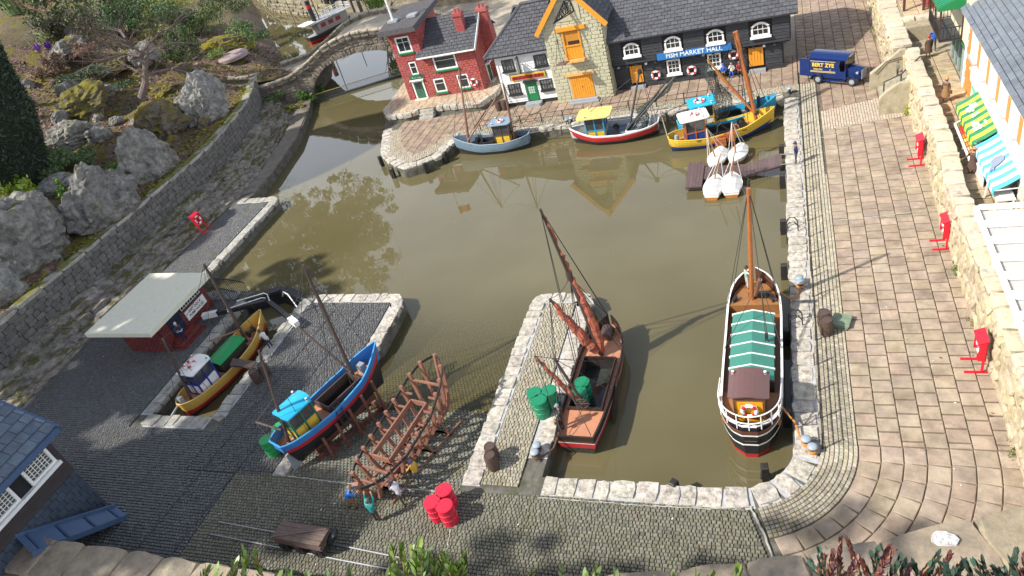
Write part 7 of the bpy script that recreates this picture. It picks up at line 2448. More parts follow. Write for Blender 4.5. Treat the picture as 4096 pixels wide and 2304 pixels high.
for i in range(n):
 a, b = x0 + i * stp, x0 + (i + 1) * stp - .075
 for s_ in (1, -1):
  g = MB(); g.X = X
  g.add([(a, 0, 2.42), (b, 0, 2.42), (b, s_ * 1.1, 2.12), (a, s_ * 1.1, 2.12), (a, 0, 2.3), (b, 0, 2.3), (b, s_ * 1.13, 2.0), (a, s_ * 1.13, 2.0)][::1],
 [(0, 3, 2, 1) if s_ > 0 else (0, 1, 2, 3), (4, 5, 6, 7), (0, 1, 5, 4), (1, 2, 6, 5), (2, 3, 7, 6), (3, 0, 4, 7)])
  if s_ > 0:
   g.f[0] = (3, 2, 1, 0)[::1]
  g.build('hatch_cover', M_TEAL, bt)
  g = MB(); g.X = X
  g.add([(b, 0, 2.45), (b + .075, 0, 2.45), (b + .075, s_ * 1.16, 2.15), (b, s_ * 1.16, 2.15), (b, 0, 2.3), (b + .075, 0, 2.3), (b + .075, s_ * 1.16, 2.0), (b, s_ * 1.16, 2.0)], [(0, 3, 2, 1), (4, 5, 6, 7), (0, 1, 5, 4), (1, 2, 6, 5), (2, 3, 7, 6), (3, 0, 4, 7)])
  g.build('hatch_strip', M_WHITE, bt)
box_part('hatch_side', X, mat('lining_dark', (0.05, 0.03, 0.022), .5, .2, 3), bt, x0, ph_, -1.1, 1.1, 1.25, 2.02)
M_SROOF = paint('roof_plum', (0.14, 0.075, 0.07), .25, .1)
rf = wheelhouse(bt, X, 1.0, 2.6, .68, 1.56, 3.3, paint('cabin_walnut', (0.13, 0.06, 0.03), .4), paint('cabin_amber', (0.78, 0.34, 0.015), .35, .05), M_SROOF, over=.28, over_x=.22, camber=.2, sill=.9, nx=1, ny=1, roof_th=.07)
life_ring('large life ring on the orange back wall of the barge wheelhouse', wp(X, .86, 0, 2.5), V((-.15, 0, .05)) if 0 else (0, -1, .1), .33)
g = MB(); g.X = X                                       # stern rails
for z in (2.62, 3.05):
 P = []
 for i in range(25):
  a = pi / 2 + pi * i / 24
  P.append((1.55 + 1.5 * cos(a) * 1.05, 1.46 * sin(a), z - (.05 if z < 3 else 0)))
 P = [(3.0, 1.48, z - .45)] + P + [(3.0, -1.48, z - .45)]
 g.tube(P, .035, 6)
for i in range(1, 8):
 a = pi / 2 + pi * i / 8
 x, y = 1.55 + 1.5 * cos(a) * 1.05, 1.46 * sin(a)
 g.tube([(x, y, 2.1), (x, y, 3.05)], .03, 6)
g.build('stern_rail', M_WHITE, bt)
mb, mtp = wp(X, 10.15, .12, 1.95), at(2600 + 950 * .4141, 550 + 490 * .4141, 9.4)
mast(bt, mb, mtp, .14, .11, M_SPARO)
bq = at(2700 + 548 * .621, 1000 + 190 * .621, 4.3)
mast(bt, wp(X, 10.1, -.1, 2.3), bq, .12, .12, M_SPARB, 'derrick')
g = MB(); g.X = X
g.box(10.2, 10.45, -.75, .2, 1.96, 2.3)
for y in (-.7, .15): g.lathe([(.16, -.1), (.16, .1)], 10, (10.32, y, 2.17))
g.build('windlass', M_BLACK, bt)
for x, y in ((9.9, 1.1), (10.1, 1.0), (9.85, -1.05), (10.1, -.95), (1.0, 1.15), (1.2, -1.1)):
 g = MB(); g.X = X
 zz = 1.96 if x > 5 else 1.57
 g.lathe([(.09, 0), (.06, .12), (.11, .2), (.1, .26)], 10, (x, y, zz))
 g.build('bitt', M_BLACK, bt)
lines(bt, [(mtp, wp(X, 10.9, 1.1, 2.5), .0), (mtp, wp(X, 9.6, 1.46, 2.1)), (mtp, wp(X, 10.9, -1.1, 2.5)), (mtp, wp(X, 9.4, -1.46, 2.1)), (mtp, bq, .2), (bq, wp(X, 6.0, 1.5, 1.8)), (bq, wp(X, 6.0, -1.5, 1.8))], .02)
hk = wp(X, 6.2, -.75, 2.75)
lines(bt, [(bq, hk + V((.03, 0, 0))), (bq, hk - V((.05, 0, 0)))], .02, name='hoist_line')
g = MB(); g.box(hk.x - .08, hk.x + .08, hk.y - .1, hk.y + .1, hk.z - .35, hk.z); g.ring(hk - V((0, 0, .5)), .09, .03, 'y', 8, 4)
g.build('hook_block', M_BLACK, bt)
bt = thing('sailing_barge', 'black and red sailing barge with furled rust red sails and an open hold', 'barge', (-11, 28.8, 0))
X, L = frame2((-11.15, 24.0), (-10.85, 33.6))
M_SBR = paint('strake_dark_brown', (0.035, 0.022, 0.018), .4, .2)
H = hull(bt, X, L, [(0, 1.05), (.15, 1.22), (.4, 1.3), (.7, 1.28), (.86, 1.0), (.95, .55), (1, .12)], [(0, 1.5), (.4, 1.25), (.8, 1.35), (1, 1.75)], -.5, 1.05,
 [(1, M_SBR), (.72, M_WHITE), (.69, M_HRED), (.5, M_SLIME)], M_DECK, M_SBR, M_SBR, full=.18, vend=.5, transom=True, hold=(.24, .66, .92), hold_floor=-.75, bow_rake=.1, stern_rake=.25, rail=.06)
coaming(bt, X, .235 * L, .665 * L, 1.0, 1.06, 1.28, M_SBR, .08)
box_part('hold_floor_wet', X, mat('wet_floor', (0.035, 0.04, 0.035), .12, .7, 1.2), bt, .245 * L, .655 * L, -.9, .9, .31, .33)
g = MB(); g.X = X
P = [(8.0, -.38), (8.9, -.38), (8.9, .38), (8.0, .38)]
g.prism(P, 1.06, 1.3)
for i in range(6):
 a, b = pi * i / 6, pi * (i + 1) / 6
 g.add([(8.0, .38 * cos(a), 1.3 + .3 * sin(a)), (8.9, .38 * cos(a), 1.3 + .3 * sin(a)), (8.9, .38 * cos(b), 1.3 + .3 * sin(b)), (8.0, .38 * cos(b), 1.3 + .3 * sin(b))], [(0, 1, 2, 3)])
g.add([(8.0, .38 * cos(pi * i / 6), 1.3 + .3 * sin(pi * i / 6)) for i in range(7)], [tuple(range(7))])
g.build('scuttle_hatch', M_SPAR, bt)
ms, mt_ = wp(X, 6.75, 0, 1.1), at(1900 + 628 * .4141, 800 + 85 * .4141, 11.6)
mid = at(1900 + 915 * .4141, 800 + 740 * .4141, 6.7)
g = MB()
g.tube([ms, mid], [.16, .13], 9)
g.build('lower_mast', M_SPAR, bt)
g = MB()
g.tube([mid + V((.05, .05, -.5)), mt_], [.12, .07], 9)
g.tube([mid + V((0, 0, -.2)), mid + V((0, 0, .3))], .19, 9)
g.build('topmast', M_SPAR, bt)
M_SAIL = mat('rust_sailcloth', (0.36, 0.095, 0.05), .85, .3, 2.5, bump=.05, bscale=5, dirt=(0.12, 0.04, 0.03), damt=.3)
def furl(par, a, b, r0, r1, n=16, seed=0, off=(0, 0, 0), name='furled_sail'):
 rr = random.Random(seed)
 a, b = V(a), V(b)
 g = MB()
 P, R_ = [], []
 for i in range(n + 1):
  f = i / n
  P.append(a.lerp(b, f) + V(off) * sin(pi * f) + V((rr.gauss(0, .03), rr.gauss(0, .03), rr.gauss(0, .03))))
  R_.append((r0 + (r1 - r0) * f) * (.75 + .55 * sin(pi * f * .9 + .2) + .07 * sin(f * 23) + rr.uniform(-.05, .05)))
 g.tube(P, R_, 9)
 s1 = (b - a).normalized().cross(V((0, 1, 0))).normalized()
 for k_ in range(n):                                 # loose folds
  c = P[k_]
  d = (P[min(n, k_ + 2)] - c)
  o_ = s1 * rr.uniform(-.15, .15) + V((rr.gauss(0, .06), rr.gauss(0, .06), 0))
  g.tube([c + o_ * .4, c + d * .5 + o_ * .9, c + d + o_ * .3], [.02, .05 + r0 * .12, .02], 5)
 o = g.build(name, M_SAIL, par, smooth=False)
 g = MB()
 for i in range(2, n, 3):
  t = (P[i + 1] - P[i - 1]).normalized()
  q = t.to_track_quat('Z', 'Y').to_matrix().to_4x4()
  g.X = Matrix.Translation(P[i]) @ q
  g.ring((0, 0, 0), R_[i] * 1.04, .02, n=9, m=4)
 g.X = None
 g.build('tie', M_LINE, o)
furl(bt, mid + V((.15, 0, -.1)), ms + V((.12, 0, .3)), .1, .24, seed=1, off=(.1, 0, 0))
furl(bt, mt_.lerp(mid, .12) + V((.1, 0, 0)), mid + V((.1, 0, .2)), .03, .05, seed=2)
sp_ = at(1900 + 720 * .4141, 800 + 955 * .4141, 5.2)
g = MB(); g.tube([ms + V((-.1, -.1, .2)), sp_], [.1, .09], 8)
g.build('sprit', M_SPAR, bt)
furl(bt, sp_.lerp(ms, .06), ms + V((-.15, -.2, .3)), .12, .3, seed=3, off=(0, 0, -.1))
zm, zt = wp(X, 2.55, .35, 1.1), at(1900 + 575 * .4141, 1300 + 300 * .4141, 4.9)
g = MB(); g.tube([zm, zt], [.1, .06], 8); g.build('mizzen_mast', M_SPAR, bt)
furl(bt, zt, zm + V((-.1, .1, .35)), .05, .14, seed=4)
z2 = at(1900 + 765 * .4141, 1300 + 325 * .4141, 4.3)
g = MB(); g.tube([wp(X, 2.6, .1, 1.2), z2], [.09, .08], 8); g.build('mizzen_sprit', M_SPAR, bt)
g = MB(); wc = wp(X, 2.15, .0, 1.75)
g.ring(wc, .34, .035, 'y', 18, 5)
for k_ in range(8):
 a = k_ * pi / 4
 g.tube([wc, wc + V((cos(a), 0, sin(a))) * .44], .025, 4)
g.tube([wc + V((0, .02, 0)), wc + V((0, .6, -.1))], .06, 6)
g.box(wc.x - .12, wc.x + .12, wc.y + .1, wc.y + .4, 1.06, 1.55)
g.build('steering_wheel', M_SPAR, bt)
bw_ = wp(X, 9.45, 0, 1.8)
lines(bt, [(mt_, bw_), (mt_, wp(X, 9.3, 0, 1.9)), (mid, bw_), (mid, wp(X, 7.2, -1.25, 1.3)), (mid, wp(X, 7.6, -1.2, 1.3)), (mid, wp(X, 6.8, -1.25, 1.3)), (mid, wp(X, 6.8, 1.25, 1.3)), (mid, wp(X, 6.2, 1.28, 1.3)), (mid, wp(X, 7.3, 1.2, 1.3)),
 (mt_, wp(X, 5.9, 1.3, 1.3)), (mt_, wp(X, 5.5, 1.3, 1.3)), (mid, sp_, .3), (sp_, wp(X, .3, .9, 1.5)), (sp_, wp(X, 2, 1.25, 1.3)), (zt, wp(X, .15, .7, 1.5)), (z2, wp(X, .15, -.9, 1.5)), (z2, wp(X, 3.6, -1.25, 1.3)), (zt, z2), (zt, wp(X, 3.0, 1.25, 1.3)), (z2, wp(X, 5.8, -1.25, 1.3))], .022)
g = MB(); g.X = X                                       # leeboard on the water side
g.add([(4.2, -1.36, 1.25), (4.9, -1.36, 1.3), (3.2, -1.42, .15), (2.3, -1.45, .05), (2.6, -1.42, .5), (4.2, -1.44, 1.25), (4.9, -1.44, 1.3), (3.2, -1.5, .15), (2.3, -1.53, .05), (2.6, -1.5, .5)],
 [(0, 1, 2, 3, 4), (9, 8, 7, 6, 5), (0, 5, 6, 1), (1, 6, 7, 2), (2, 7, 8, 3), (3, 8, 9, 4), (4, 9, 5, 0)])
g.build('leeboard', M_SBR, bt)
g = MB()
bt = thing('dry_dock_boat', 'yellow and red boat with a white topped blue wheelhouse lying in the dry dock', 'boat', (-38.9, 30, 0))
X, L = frame2((-39.6, 25.4), (-38.55, 34.9))
M_HOC = paint('hull_ochre', (0.56, 0.34, 0.07), .45, .15)
H = hull(bt, X, L, [(0, .2), (.04, .65), (.12, 1.05), (.35, 1.3), (.6, 1.3), (.8, 1.0), (.93, .45), (1, .05)], [(0, 1.5), (.4, 1.2), (.7, 1.3), (1, 2.0)], -.6, .88,
 [(1, M_HOC), (.62, M_HRED), (.42, M_BLACK)], M_DECK, M_HOC, paint('rail_ochre', (0.66, 0.46, 0.16), .4))
wheelhouse(bt, X, 1.6, 3.3, .65, .89, 2.75, paint('cabin_royal', (0.015, 0.04, 0.27), .4), M_WHITE, M_WHITE, over=.2, over_x=.2, camber=.15, sill=.5, nx=2, ny=2)
g = MB(); g.X = X
for k_ in range(9):
 y0, y1 = -.8 + k_ * .18, -.8 + (k_ + 1) * .18
 z = lambda y: 1.75 + .22 * (1 - (y / .82) ** 2)
 g2 = MB(); g2.X = X
 g2.add([(3.7, y0, z(y0)), (6.6, y0, z(y0)), (6.6, y1 - .012, z(y1)), (3.7, y1 - .012, z(y1)), (3.7, y0, z(y0) - .06), (6.6, y0, z(y0) - .06), (6.6, y1 - .012, z(y1) - .06), (3.7, y1 - .012, z(y1) - .06)], [(0, 1, 2, 3), (7, 6, 5, 4), (0, 4, 5, 1), (1, 5, 6, 2), (2, 6, 7, 3), (3, 7, 4, 0)])
 g2.build('hatch_plank', paint('hatch_bright_green', (0.02, 0.30, 0.09), .4, .1), bt)
box_part('hatch_side', X, M_HOLD, bt, 3.8, 6.5, -.7, .7, .89, 1.68)
m1, t1 = wp(X, 7.1, 0, .9), at(600 + 405 * .53, 1000 + 105 * .53, 7.6)
mast(bt, m1, t1, .13, .09, M_SPAR)
m2, t2 = wp(X, .95, 0, .9), at(600 + 95 * .53, 1000 + 665 * .53, 5.7)
mast(bt, m2, t2, .11, .07, M_SPAR)
b1 = at(600 + 450 * .53, 1000 + 688 * .53, 2.9)
mast(bt, m1 + V((0, 0, 1.2)), b1, .07, .07, M_SPARB, 'boom')
winch(bt, X, 7.9, .1, .9, .28, .7, 'x')
g = MB(); g.X = X
g.box(.3, .6, .1, .5, .9, 1.7)
g.tube([(-.6, .55, .9), (.4, .3, 1.35)], .08, 6)
g.build('tiller_box', M_GREYP, bt)
lines(bt, [(t1, t2, .9), (t1, wp(X, 9.3, 0, 2.0)), (t1, wp(X, 6.6, 1.15, 1.3)), (t1, wp(X, 6.6, -1.15, 1.3)), (t1, wp(X, 7.6, -1.0, 1.4)), (t2, wp(X, .05, .2, 1.5)), (t2, wp(X, 1.8, 1.1, 1.3)), (t2, wp(X, 1.8, -1.1, 1.3)), (t2, wp(X, .9, -.9, 1.4)), (t1, b1, .1)], .02)
life_ring('life ring on the white wheelhouse roof in the dry dock', wp(X, 2.35, .15, 3.0), (0, 0, 1), .36)
bt = thing('slip_boat', 'blue, red and black boat with a green and yellow wheelhouse propped on the slip', 'boat', (-26.2, 24.9, 1.2))
X, L = frame2((-27.7, 21.0), (-24.6, 28.9))
M_HB2 = paint('hull_cobalt', (0.035, 0.17, 0.44), .4, .25)
H = hull(bt, X, L, [(0, .55), (.06, .9), (.2, 1.15), (.5, 1.22), (.75, 1.0), (.92, .45), (1, .05)], [(0, 3.35), (.4, 3.1), (.7, 3.25), (1, 3.95)], 1.0, 2.72,
 [(1, M_HB2), (.80, M_HRED), (.66, mat('hull_bottom_black', (0.022, 0.022, 0.026), .6, .3, 3))], M_DECK, M_HB2, paint('rail_cobalt', (0.06, 0.30, 0.62), .4), full=.62, vend=1.3, bow_rake=.7, stern_rake=.7, hold=(.42, .72, .58), hold_floor=-.9)
coaming(bt, X, .41 * L, .73 * L, .68, 2.73, 3.2, M_SPAR, .1)
wheelhouse(bt, X, 1.15, 2.75, .62, 2.73, 4.5, M_GREEND, paint('panel_yellow', (0.66, 0.42, 0.04), .5), paint('roof_cyan', (0.03, 0.42, 0.66), .35, .05), over=.16, over_x=.2, camber=.22, sill=.5, nx=2, ny=2)
m1, t1 = wp(X, 6.15, .05, 2.8), at(600 + 1155 * .53, 1000 + 110 * .53, 10.8)
mast(bt, m1, t1, .13, .09, M_SPAR)
m2, t2 = wp(X, .75, .0, 2.8), at(600 + 820 * .53, 1000 + 755 * .53, 8.6)
mast(bt, m2, t2, .12, .07, M_SPAR)
b1 = at(600 + 1130 * .53, 1000 + 590 * .53, 6.2)
mast(bt, m1 + V((0, 0, .6)), b1, .09, .07, M_SPAR, 'boom')
b2 = at(900 + 235 * .53, 1400 + 545 * .53, 4.2)
mast(bt, m2 + V((0, 0, 1.0)), b2, .08, .08, M_SPAR, 'boom')
box_part('deck_box', X, M_GREYP, bt, 6.75, 7.15, -.1, .35, 2.73, 3.35)
g = MB(); g.X = X; g.lathe([(.1, 0), (.06, .1), (.12, .18)], 10, (7.4, -.3, 2.78)); g.build('bitt', M_BLACK, bt)
g = MB(); g.X = X
for s_ in (0, .42):
 g.tube([(3.6 + s_, -1.1, 3.35), (3.4 + s_, -1.75, 1.4)], .04, 5)
for k_ in range(7): g.bar((3.58 - .02 * k_, -1.13 - .085 * k_, 3.2 - .26 * k_), (4.0 - .02 * k_, -1.13 - .085 * k_, 3.2 - .26 * k_), .04)
g.build('ladder', M_BLACK, bt)
g = MB(); g.X = X
g.prism([(.15, -.05), (.75, -.05), (.75, .05), (.15, .05)], .95, 2.2)
g.build('rudder', M_GREYP, bt)
g = MB(); g.X = X @ Matrix.Translation(V((.95, 0, 1.25))) @ Matrix.Rotation(pi / 2, 4, 'Y')
for k_ in range(3):
 a = k_ * 2 * pi / 3
 g.add([(0, 0, 0), (cos(a - .3) * .3, sin(a - .3) * .3, .06), (cos(a) * .34, sin(a) * .34, 0), (cos(a + .3) * .3, sin(a + .3) * .3, -.06)], [(0, 1, 2, 3)])
g.build('propeller', mat('bronze', (0.12, 0.09, 0.06), .5, .2, 3, metal=.5), bt)
lines(bt, [(t1, t2, 1.0), (t1, wp(X, 7.85, 0, 3.95)), (t1, wp(X, 5.6, 1.1, 3.2)), (t1, wp(X, 5.2, -1.15, 3.2)), (t1, wp(X, 6.0, -1.05, 3.2)), (t1, b1, .1), (t1.lerp(m1, .35), wp(X, 5, 1.1, 3.2)), (t1.lerp(m1, .35), b1), (b1, wp(X, 4.4, 1.2, 3.2)),
 (t2, wp(X, .05, .4, 3.4)), (t2, wp(X, .05, -.4, 3.4)), (t2, wp(X, 1.6, 1.1, 3.2)), (t2, wp(X, 1.6, -1.1, 3.2)), (t2.lerp(m2, .5), b2), (b2, wp(X, .05, .3, 3.4))], .02)
cr = thing('slip_cradle', 'rust brown timber cradle with posts and wheels under the blue boat', 'cradle', (-26, 24.5, .9))
M_CRAD = mat('red_oxide_timber', (0.17, 0.065, 0.045), .7, .3, 3, bump=.02)
for s_ in (-1, 1):
 for k_ in range(5):
  x = 2.0 + k_ * 1.1
  y = s_ * (H['hb'](x / L) * .98 + .32)
  p_ = wp(X, x, y, 0)
  zb = min(.93, ramp_z(p_.y)) if p_.x > -28 else Q
  g = MB(); g.tube([wp(X, x, y, zb), wp(X, x, y, 2.45 + .12 * k_)], .09, 8)
  g.build('post', M_CRAD, cr)
g = MB(); g.X = X
for x in (2.4, 4.6, 6.6):
 p_ = X @ V((x, 0, 0))
 zb = min(.93, ramp_z(p_.y))
 g.box(x - .12, x + .12, -1.3, 1.3, zb + .28, zb + .5)
g.build('cross_beam', M_CRAD, cr)
g = MB()
for s_ in (-1, 1):
 a, b = wp(X, 1.4, s_ * .7, 0), wp(X, 7.0, s_ * .7, 0)
 a.z, b.z = min(.93, ramp_z(a.y)) + .16, min(.93, ramp_z(b.y)) + .16
 g.bar(a, b, .18, .22)
g.build('side_rail', M_CRAD, cr)
g = MB(); g.X = X
g.box(1.8, 6.8, -.1, .1, .62, 1.02)
g.build('keel_block', M_CRAD, cr)
for s_ in (-1, 1):
 for x in (1.7, 2.6, 6.4):
  p_ = wp(X, x, s_ * .7, 0)
  g = MB(); g.X = Matrix.Translation(V((p_.x, p_.y, min(.93, ramp_z(p_.y)) + .24))) @ Matrix.Rotation(atan2(3.1, 7.9) * -1, 4, 'Z') @ Matrix.Rotation(pi / 2, 4, 'Y')
  g.lathe([(.22, -.06), (.22, .06)], 14)
  g.build('wheel', M_CRAD, cr)
hf = thing('hull_frame', 'unplanked brown timber hull frame with a black gunwale strip on the slip', 'boat frame', (-20.7, 23, .9))
KA, KB = V((-21.35, 19.6, 1.2)), V((-19.95, 26.2, .55))
M_FR = mat('frame_timber', (0.26, 0.12, 0.08), .6, .25, 3, bump=.02, grain=(1, 1, 3))
cu = (V((KB.x, KB.y, 0)) - V((KA.x, KA.y, 0))).normalized()
cv = V((-cu.y, cu.x, 0))
GA, GB = V((-21.2, 18.75, 3.05)), V((-19.8, 27.5, 3.95))
def hbf(f): return interp([0, .05, .13, .3, .6, .8, .9, .96, 1], [.15, .65, 1.05, 1.35, 1.38, 1.15, .88, .55, .1], f)
def gw(f, s_):
 c = GA.lerp(GB, f)
 c.z = interp([0, .3, .6, 1], [3.1, 2.9, 3.05, 4.0], f)
 return c + cv * s_ * hbf(f)
g = MB(); g.bar(KA, KB, .16, .26); g.build('keel', M_FR, hf)
g = MB(); g.bar(KA + V((0, 0, 0)), GA + V((0, 0, .35)), .3, .2); g.build('stem_post', M_FR, hf)
g = MB(); g.tube([KB, KB + V((.12, .75, 1.5)), GB + V((0, 0, .25))], .13, 6); g.build('bow_post', M_FR, hf)
for k_ in range(10):
 f = .07 + k_ * .095
 kc = KA.lerp(KB, min(1, max(0, (f - .05) / .9)))
 for s_ in (1, -1):
  e = gw(f, s_)
  P = []
  for i in range(8):
   t = i / 7
   w_ = sin(t * pi / 2)
   q = kc.lerp(V((e.x, e.y, kc.z)), w_ ** .8)
   q.z = kc.z + (e.z + .25 - kc.z) * (1 - cos(t * pi / 2)) ** .85
   P.append(q)
  g = MB()
  for a, b in zip(P, P[1:]): g.bar(a, b, .2, .17)
  g.build('rib', M_FR, hf)
 if k_ in (0, 1, 8, 9, 10) or 1:
  a, b = gw(f, 1) - V((0, 0, .25)), gw(f, -1) - V((0, 0, .25))
  if 1 < k_ < 8:
   g = MB(); g.bar(a, a.lerp(b, .26), .1); g.build('beam_stub', M_FR, hf)
   g = MB(); g.bar(b, b.lerp(a, .26), .1); g.build('beam_stub', M_FR, hf)
  elif k_ < 9:
   g = MB(); g.bar(a, b, .12); g.build('deck_beam', M_FR, hf)
f0, f1 = .24, .70
C4 = [GA.lerp(GB, f0) + cv * .62, GA.lerp(GB, f1) + cv * .55, GA.lerp(GB, f1) - cv * .55, GA.lerp(GB, f0) - cv * .62]
for q in C4: q.z = 2.85
g = MB()
for i in range(4): g.bar(C4[i], C4[(i + 1) % 4], .09, .34)
g.build('hatch_frame', M_FR, hf)
for s_ in (1, -1):
 g = MB()
 P = [gw(i / 40, s_) + cv * s_ * .07 for i in range(41)]
 for a, b in zip(P, P[1:]): g.bar(a, b, .05, .16)
 g.build('gunwale_strip', M_BLACK, hf)
g = MB()
for s_ in (1, -1):
 for k_ in range(4):
  f = .1 + k_ * .24
  c = KA.lerp(KB, f)
  zb = Q if c.y < 20.5 else ramp_z(c.y)
  g.bar(V((c.x, c.y, zb + .1)) - cv * 1.3, V((c.x, c.y, zb + .1)) + cv * 1.3, .12, .14)
  g.bar(V((c.x, c.y, zb + .15)) + cv * s_ * 1.1, c + cv * s_ * .75 + V((0, 0, .75)), .09)
for s_ in (1, -1):
 a, b = KA + cv * s_ * 1.15, KB + cv * s_ * 1.15
 a.z, b.z = 1.1, ramp_z(b.y) + .12
 g.bar(a, b, .1)
g.build('support_trestle', M_FR, hf)
bt = thing('paddle_steamer', 'small grey and black paddle steamer half hidden behind the bridge', 'steamer', (-82, 117, 0))
X, L = frame2((-79.0, 112.2), (-74.2, 120.5))
H = hull(bt, X, L, [(0, .8), (.1, 1.4), (.3, 1.7), (.6, 1.7), (.85, 1.3), (1, .1)], [(0, 1.3), (1, 1.6)], -.5, 1.2, [(1, M_BLACK), (.6, M_HRED)], M_GREYP, M_GREYP, M_BLACK, n=14)
box_part('deck_house', X, paint('house_pale', (0.32, 0.28, 0.26), .5), bt, 2.2, 8.5, -1.3, 1.3, 1.2, 3.2)
for x in (2.8, 4.4, 6.0):
 g = MB(); g.X = X; g.box(x, x + 1, -1.34, -1.3, 2.1, 2.8); g.build('window', paint('maroon', (0.25, 0.02, 0.03), .4), bt)
box_part('upper_deck', X, M_GREYP, bt, .8, 9.5, -1.8, 1.8, 3.2, 3.32)
g = MB(); g.X = X
for z in (3.75, 4.15):
 for y in (-1.75, 1.75): g.bar((3.5, y, z), (9.4, y, z), .07)
 g.bar((9.4, -1.75, z), (9.4, 1.75, z), .07)
for i in range(8):
 for y in (-1.75, 1.75): g.bar((3.5 + i * .84, y, 3.32), (3.5 + i * .84, y, 4.18), .07)
g.build('deck_rail', M_WHITE, bt)
g = MB(); g.X = X; g.tube([(2.6, 0, 3.3), (2.6, 0, 6.9)], .42, 12); fn = g.build('funnel', M_BLACK, bt)
g = MB(); g.X = X; g.tube([(2.6, 0, 5.6), (2.6, 0, 6.2)], .44, 12); g.build('funnel_band', M_HRED, fn)
g = MB(); g.X = X; g.tube([(3.6, 0, 3.3), (3.5, 0, 10)], [.1, .06], 6); g.tube([(9.2, 0, 3.3), (9.2, 0, 8)], [.1, .06], 6); g.build('mast', M_BLACK, bt)
g = MB(); g.X = X; round_slab(g, -.3, 2.0, -1.5, 1.5, 3.4, 3.5, .4); g.build('awning', M_WHITE, bt)
# ================================================================ QUAY FURNITURE
def drum(label, p_, m, r=.42, h=1.22, group=None, name='oil_drum', rust=None):
 o = thing(name, label, 'drum', p_, group)
 g = MB()
 k = r * 1.06
 g.lathe([(r, 0), (r, h * .3), (k, h * .32), (k, h * .36), (r, h * .38), (r, h * .63), (k, h * .65), (k, h * .69), (r, h * .71), (r, h * .97), (k, h * .98), (k, h), (r * .95, h)], 20, p_)
 g.build('body', m, o)
 g = MB(); g.lathe([(r * .93, -.03), (r * .93, .012)], 20, V(p_) + V((0, 0, h)))
 g.build('lid', m, o)
M_DRED2 = paint('drum_red', (0.62, 0.02, 0.05), .4, .1)
for q, lab in (((1645, 1050), 'red oil drum at the back of the trio on the yard'), ((1555, 1140), 'red oil drum at the left of the trio on the yard'), ((1650, 1170), 'red oil drum nearest the viewer in the yard trio')):
 t = at(900 + q[0] * .53, 1400 + q[1] * .53, 2.3)
 drum(lab, (t.x, t.y, Q - .01), M_DRED2, group='red oil drums')
M_DGRN = paint('drum_green', (0.01, 0.21, 0.10), .35, .1)
for q, z, f, lab in (((570, 650), 2.25, Q, 'green drum on the pier, left of its trio'), ((710, 630), 2.25, Q, 'green drum on the pier, beside the barge rail'), ((617, 720), 2.25, Q, 'green drum on the pier, front of its trio'),
 ((1030, 545), 1.58, .33, 'green drum in the barge hold, farther one'), ((1000, 640), 1.58, .33, 'green drum in the barge hold, nearer the wheel')):
 t = at(1900 + q[0] * .4141, 1300 + q[1] * .4141, z)
 drum(lab, (t.x, t.y, f), M_DGRN, group='green oil drums')
for q, lab in (((305, 670), 'bright green drum left of the blue boat stern'), ((400, 575), 'bright green drum partly behind the blue boat stern')):
 t = at(900 + q[0] * .53, 1400 + q[1] * .53, 2.3)
 drum(lab, (t.x, t.y, Q - .01), paint('drum_bright_green', (0.02, 0.32, 0.09), .35, .1), group='green oil drums')
M_CASK = mat('cask_wood', (0.085, 0.055, 0.045), .5, .35, 4, bump=.02, grain=(3, 3, 1))
def cask(label, p_, r=.36, h=1.05):
 o = thing('wooden_barrel', label, 'barrel', p_, 'brown barrels')
 g = MB(); g.lathe([(r * .82, 0), (r * .95, h * .25), (r, h * .5), (r * .95, h * .75), (r * .82, h), (r * .76, h), (r * .76, h - .03)], 16, p_)
 g.build('staves', M_CASK, o)
 for f in (.12, .34, .66, .88):
  g = MB(); rr_ = r * (.82 + .18 * sin(pi * f) ** .8) * 1.02
  g.lathe([(rr_, -.025), (rr_, .025)], 16, V(p_) + V((0, 0, h * f)))
  g.build('hoop', MATS['cabin_brown'], o)
for px, py, z, f, lab in ((1956, 1782, 2.1, Q, 'brown barrel at the pier foot, the farther one'), (1956, 1818, 2.1, Q, 'brown barrel at the pier foot, the nearer one'),
 (3296, 1245, 2.1, Q, 'brown barrel by the green boards, the farther one'), (3305, 1276, 2.1, Q, 'brown barrel by the green boards, the nearer one'),
 (1988, 405, 2.1, Q, 'brown barrel at the inn corner, left one'), (2012, 402, 2.1, Q, 'brown barrel at the inn corner, right one'),
 (1008, 1482, 2.1, Q, 'dark barrel beside the dock gangplank, nearer one'), (1042, 1456, 2.1, Q, 'dark barrel beside the dock gangplank, farther one')):
 t = at(px, py, z)
 cask(lab, (t.x, t.y, f - .01))
o = thing('board_stack', 'stack of faded green boards beside the two barrels', 'boards', (3.3, 35.5, Q))
t = at(2700 + 1062 * .621, 1000 + 445 * .621, Q + .3)
for k_ in range(3):
 g = MB(); g.X = Matrix.Translation((t.x + .04 * k_, t.y, Q + .1 * k_)) @ Matrix.Rotation(-.35 + .05 * k_, 4, 'Z')
 g.bev(-.48, .48, -.5, .5, 0, .085, .01)
 g.build('board', mat('board_sage', (0.17, 0.23, 0.15), .6, .25, 2, dirt=(.25, .3, .22), damt=.2), o)
M_FEND = mat('wet_timber', (0.025, 0.022, 0.02), .5, .4, 4, bump=.03)
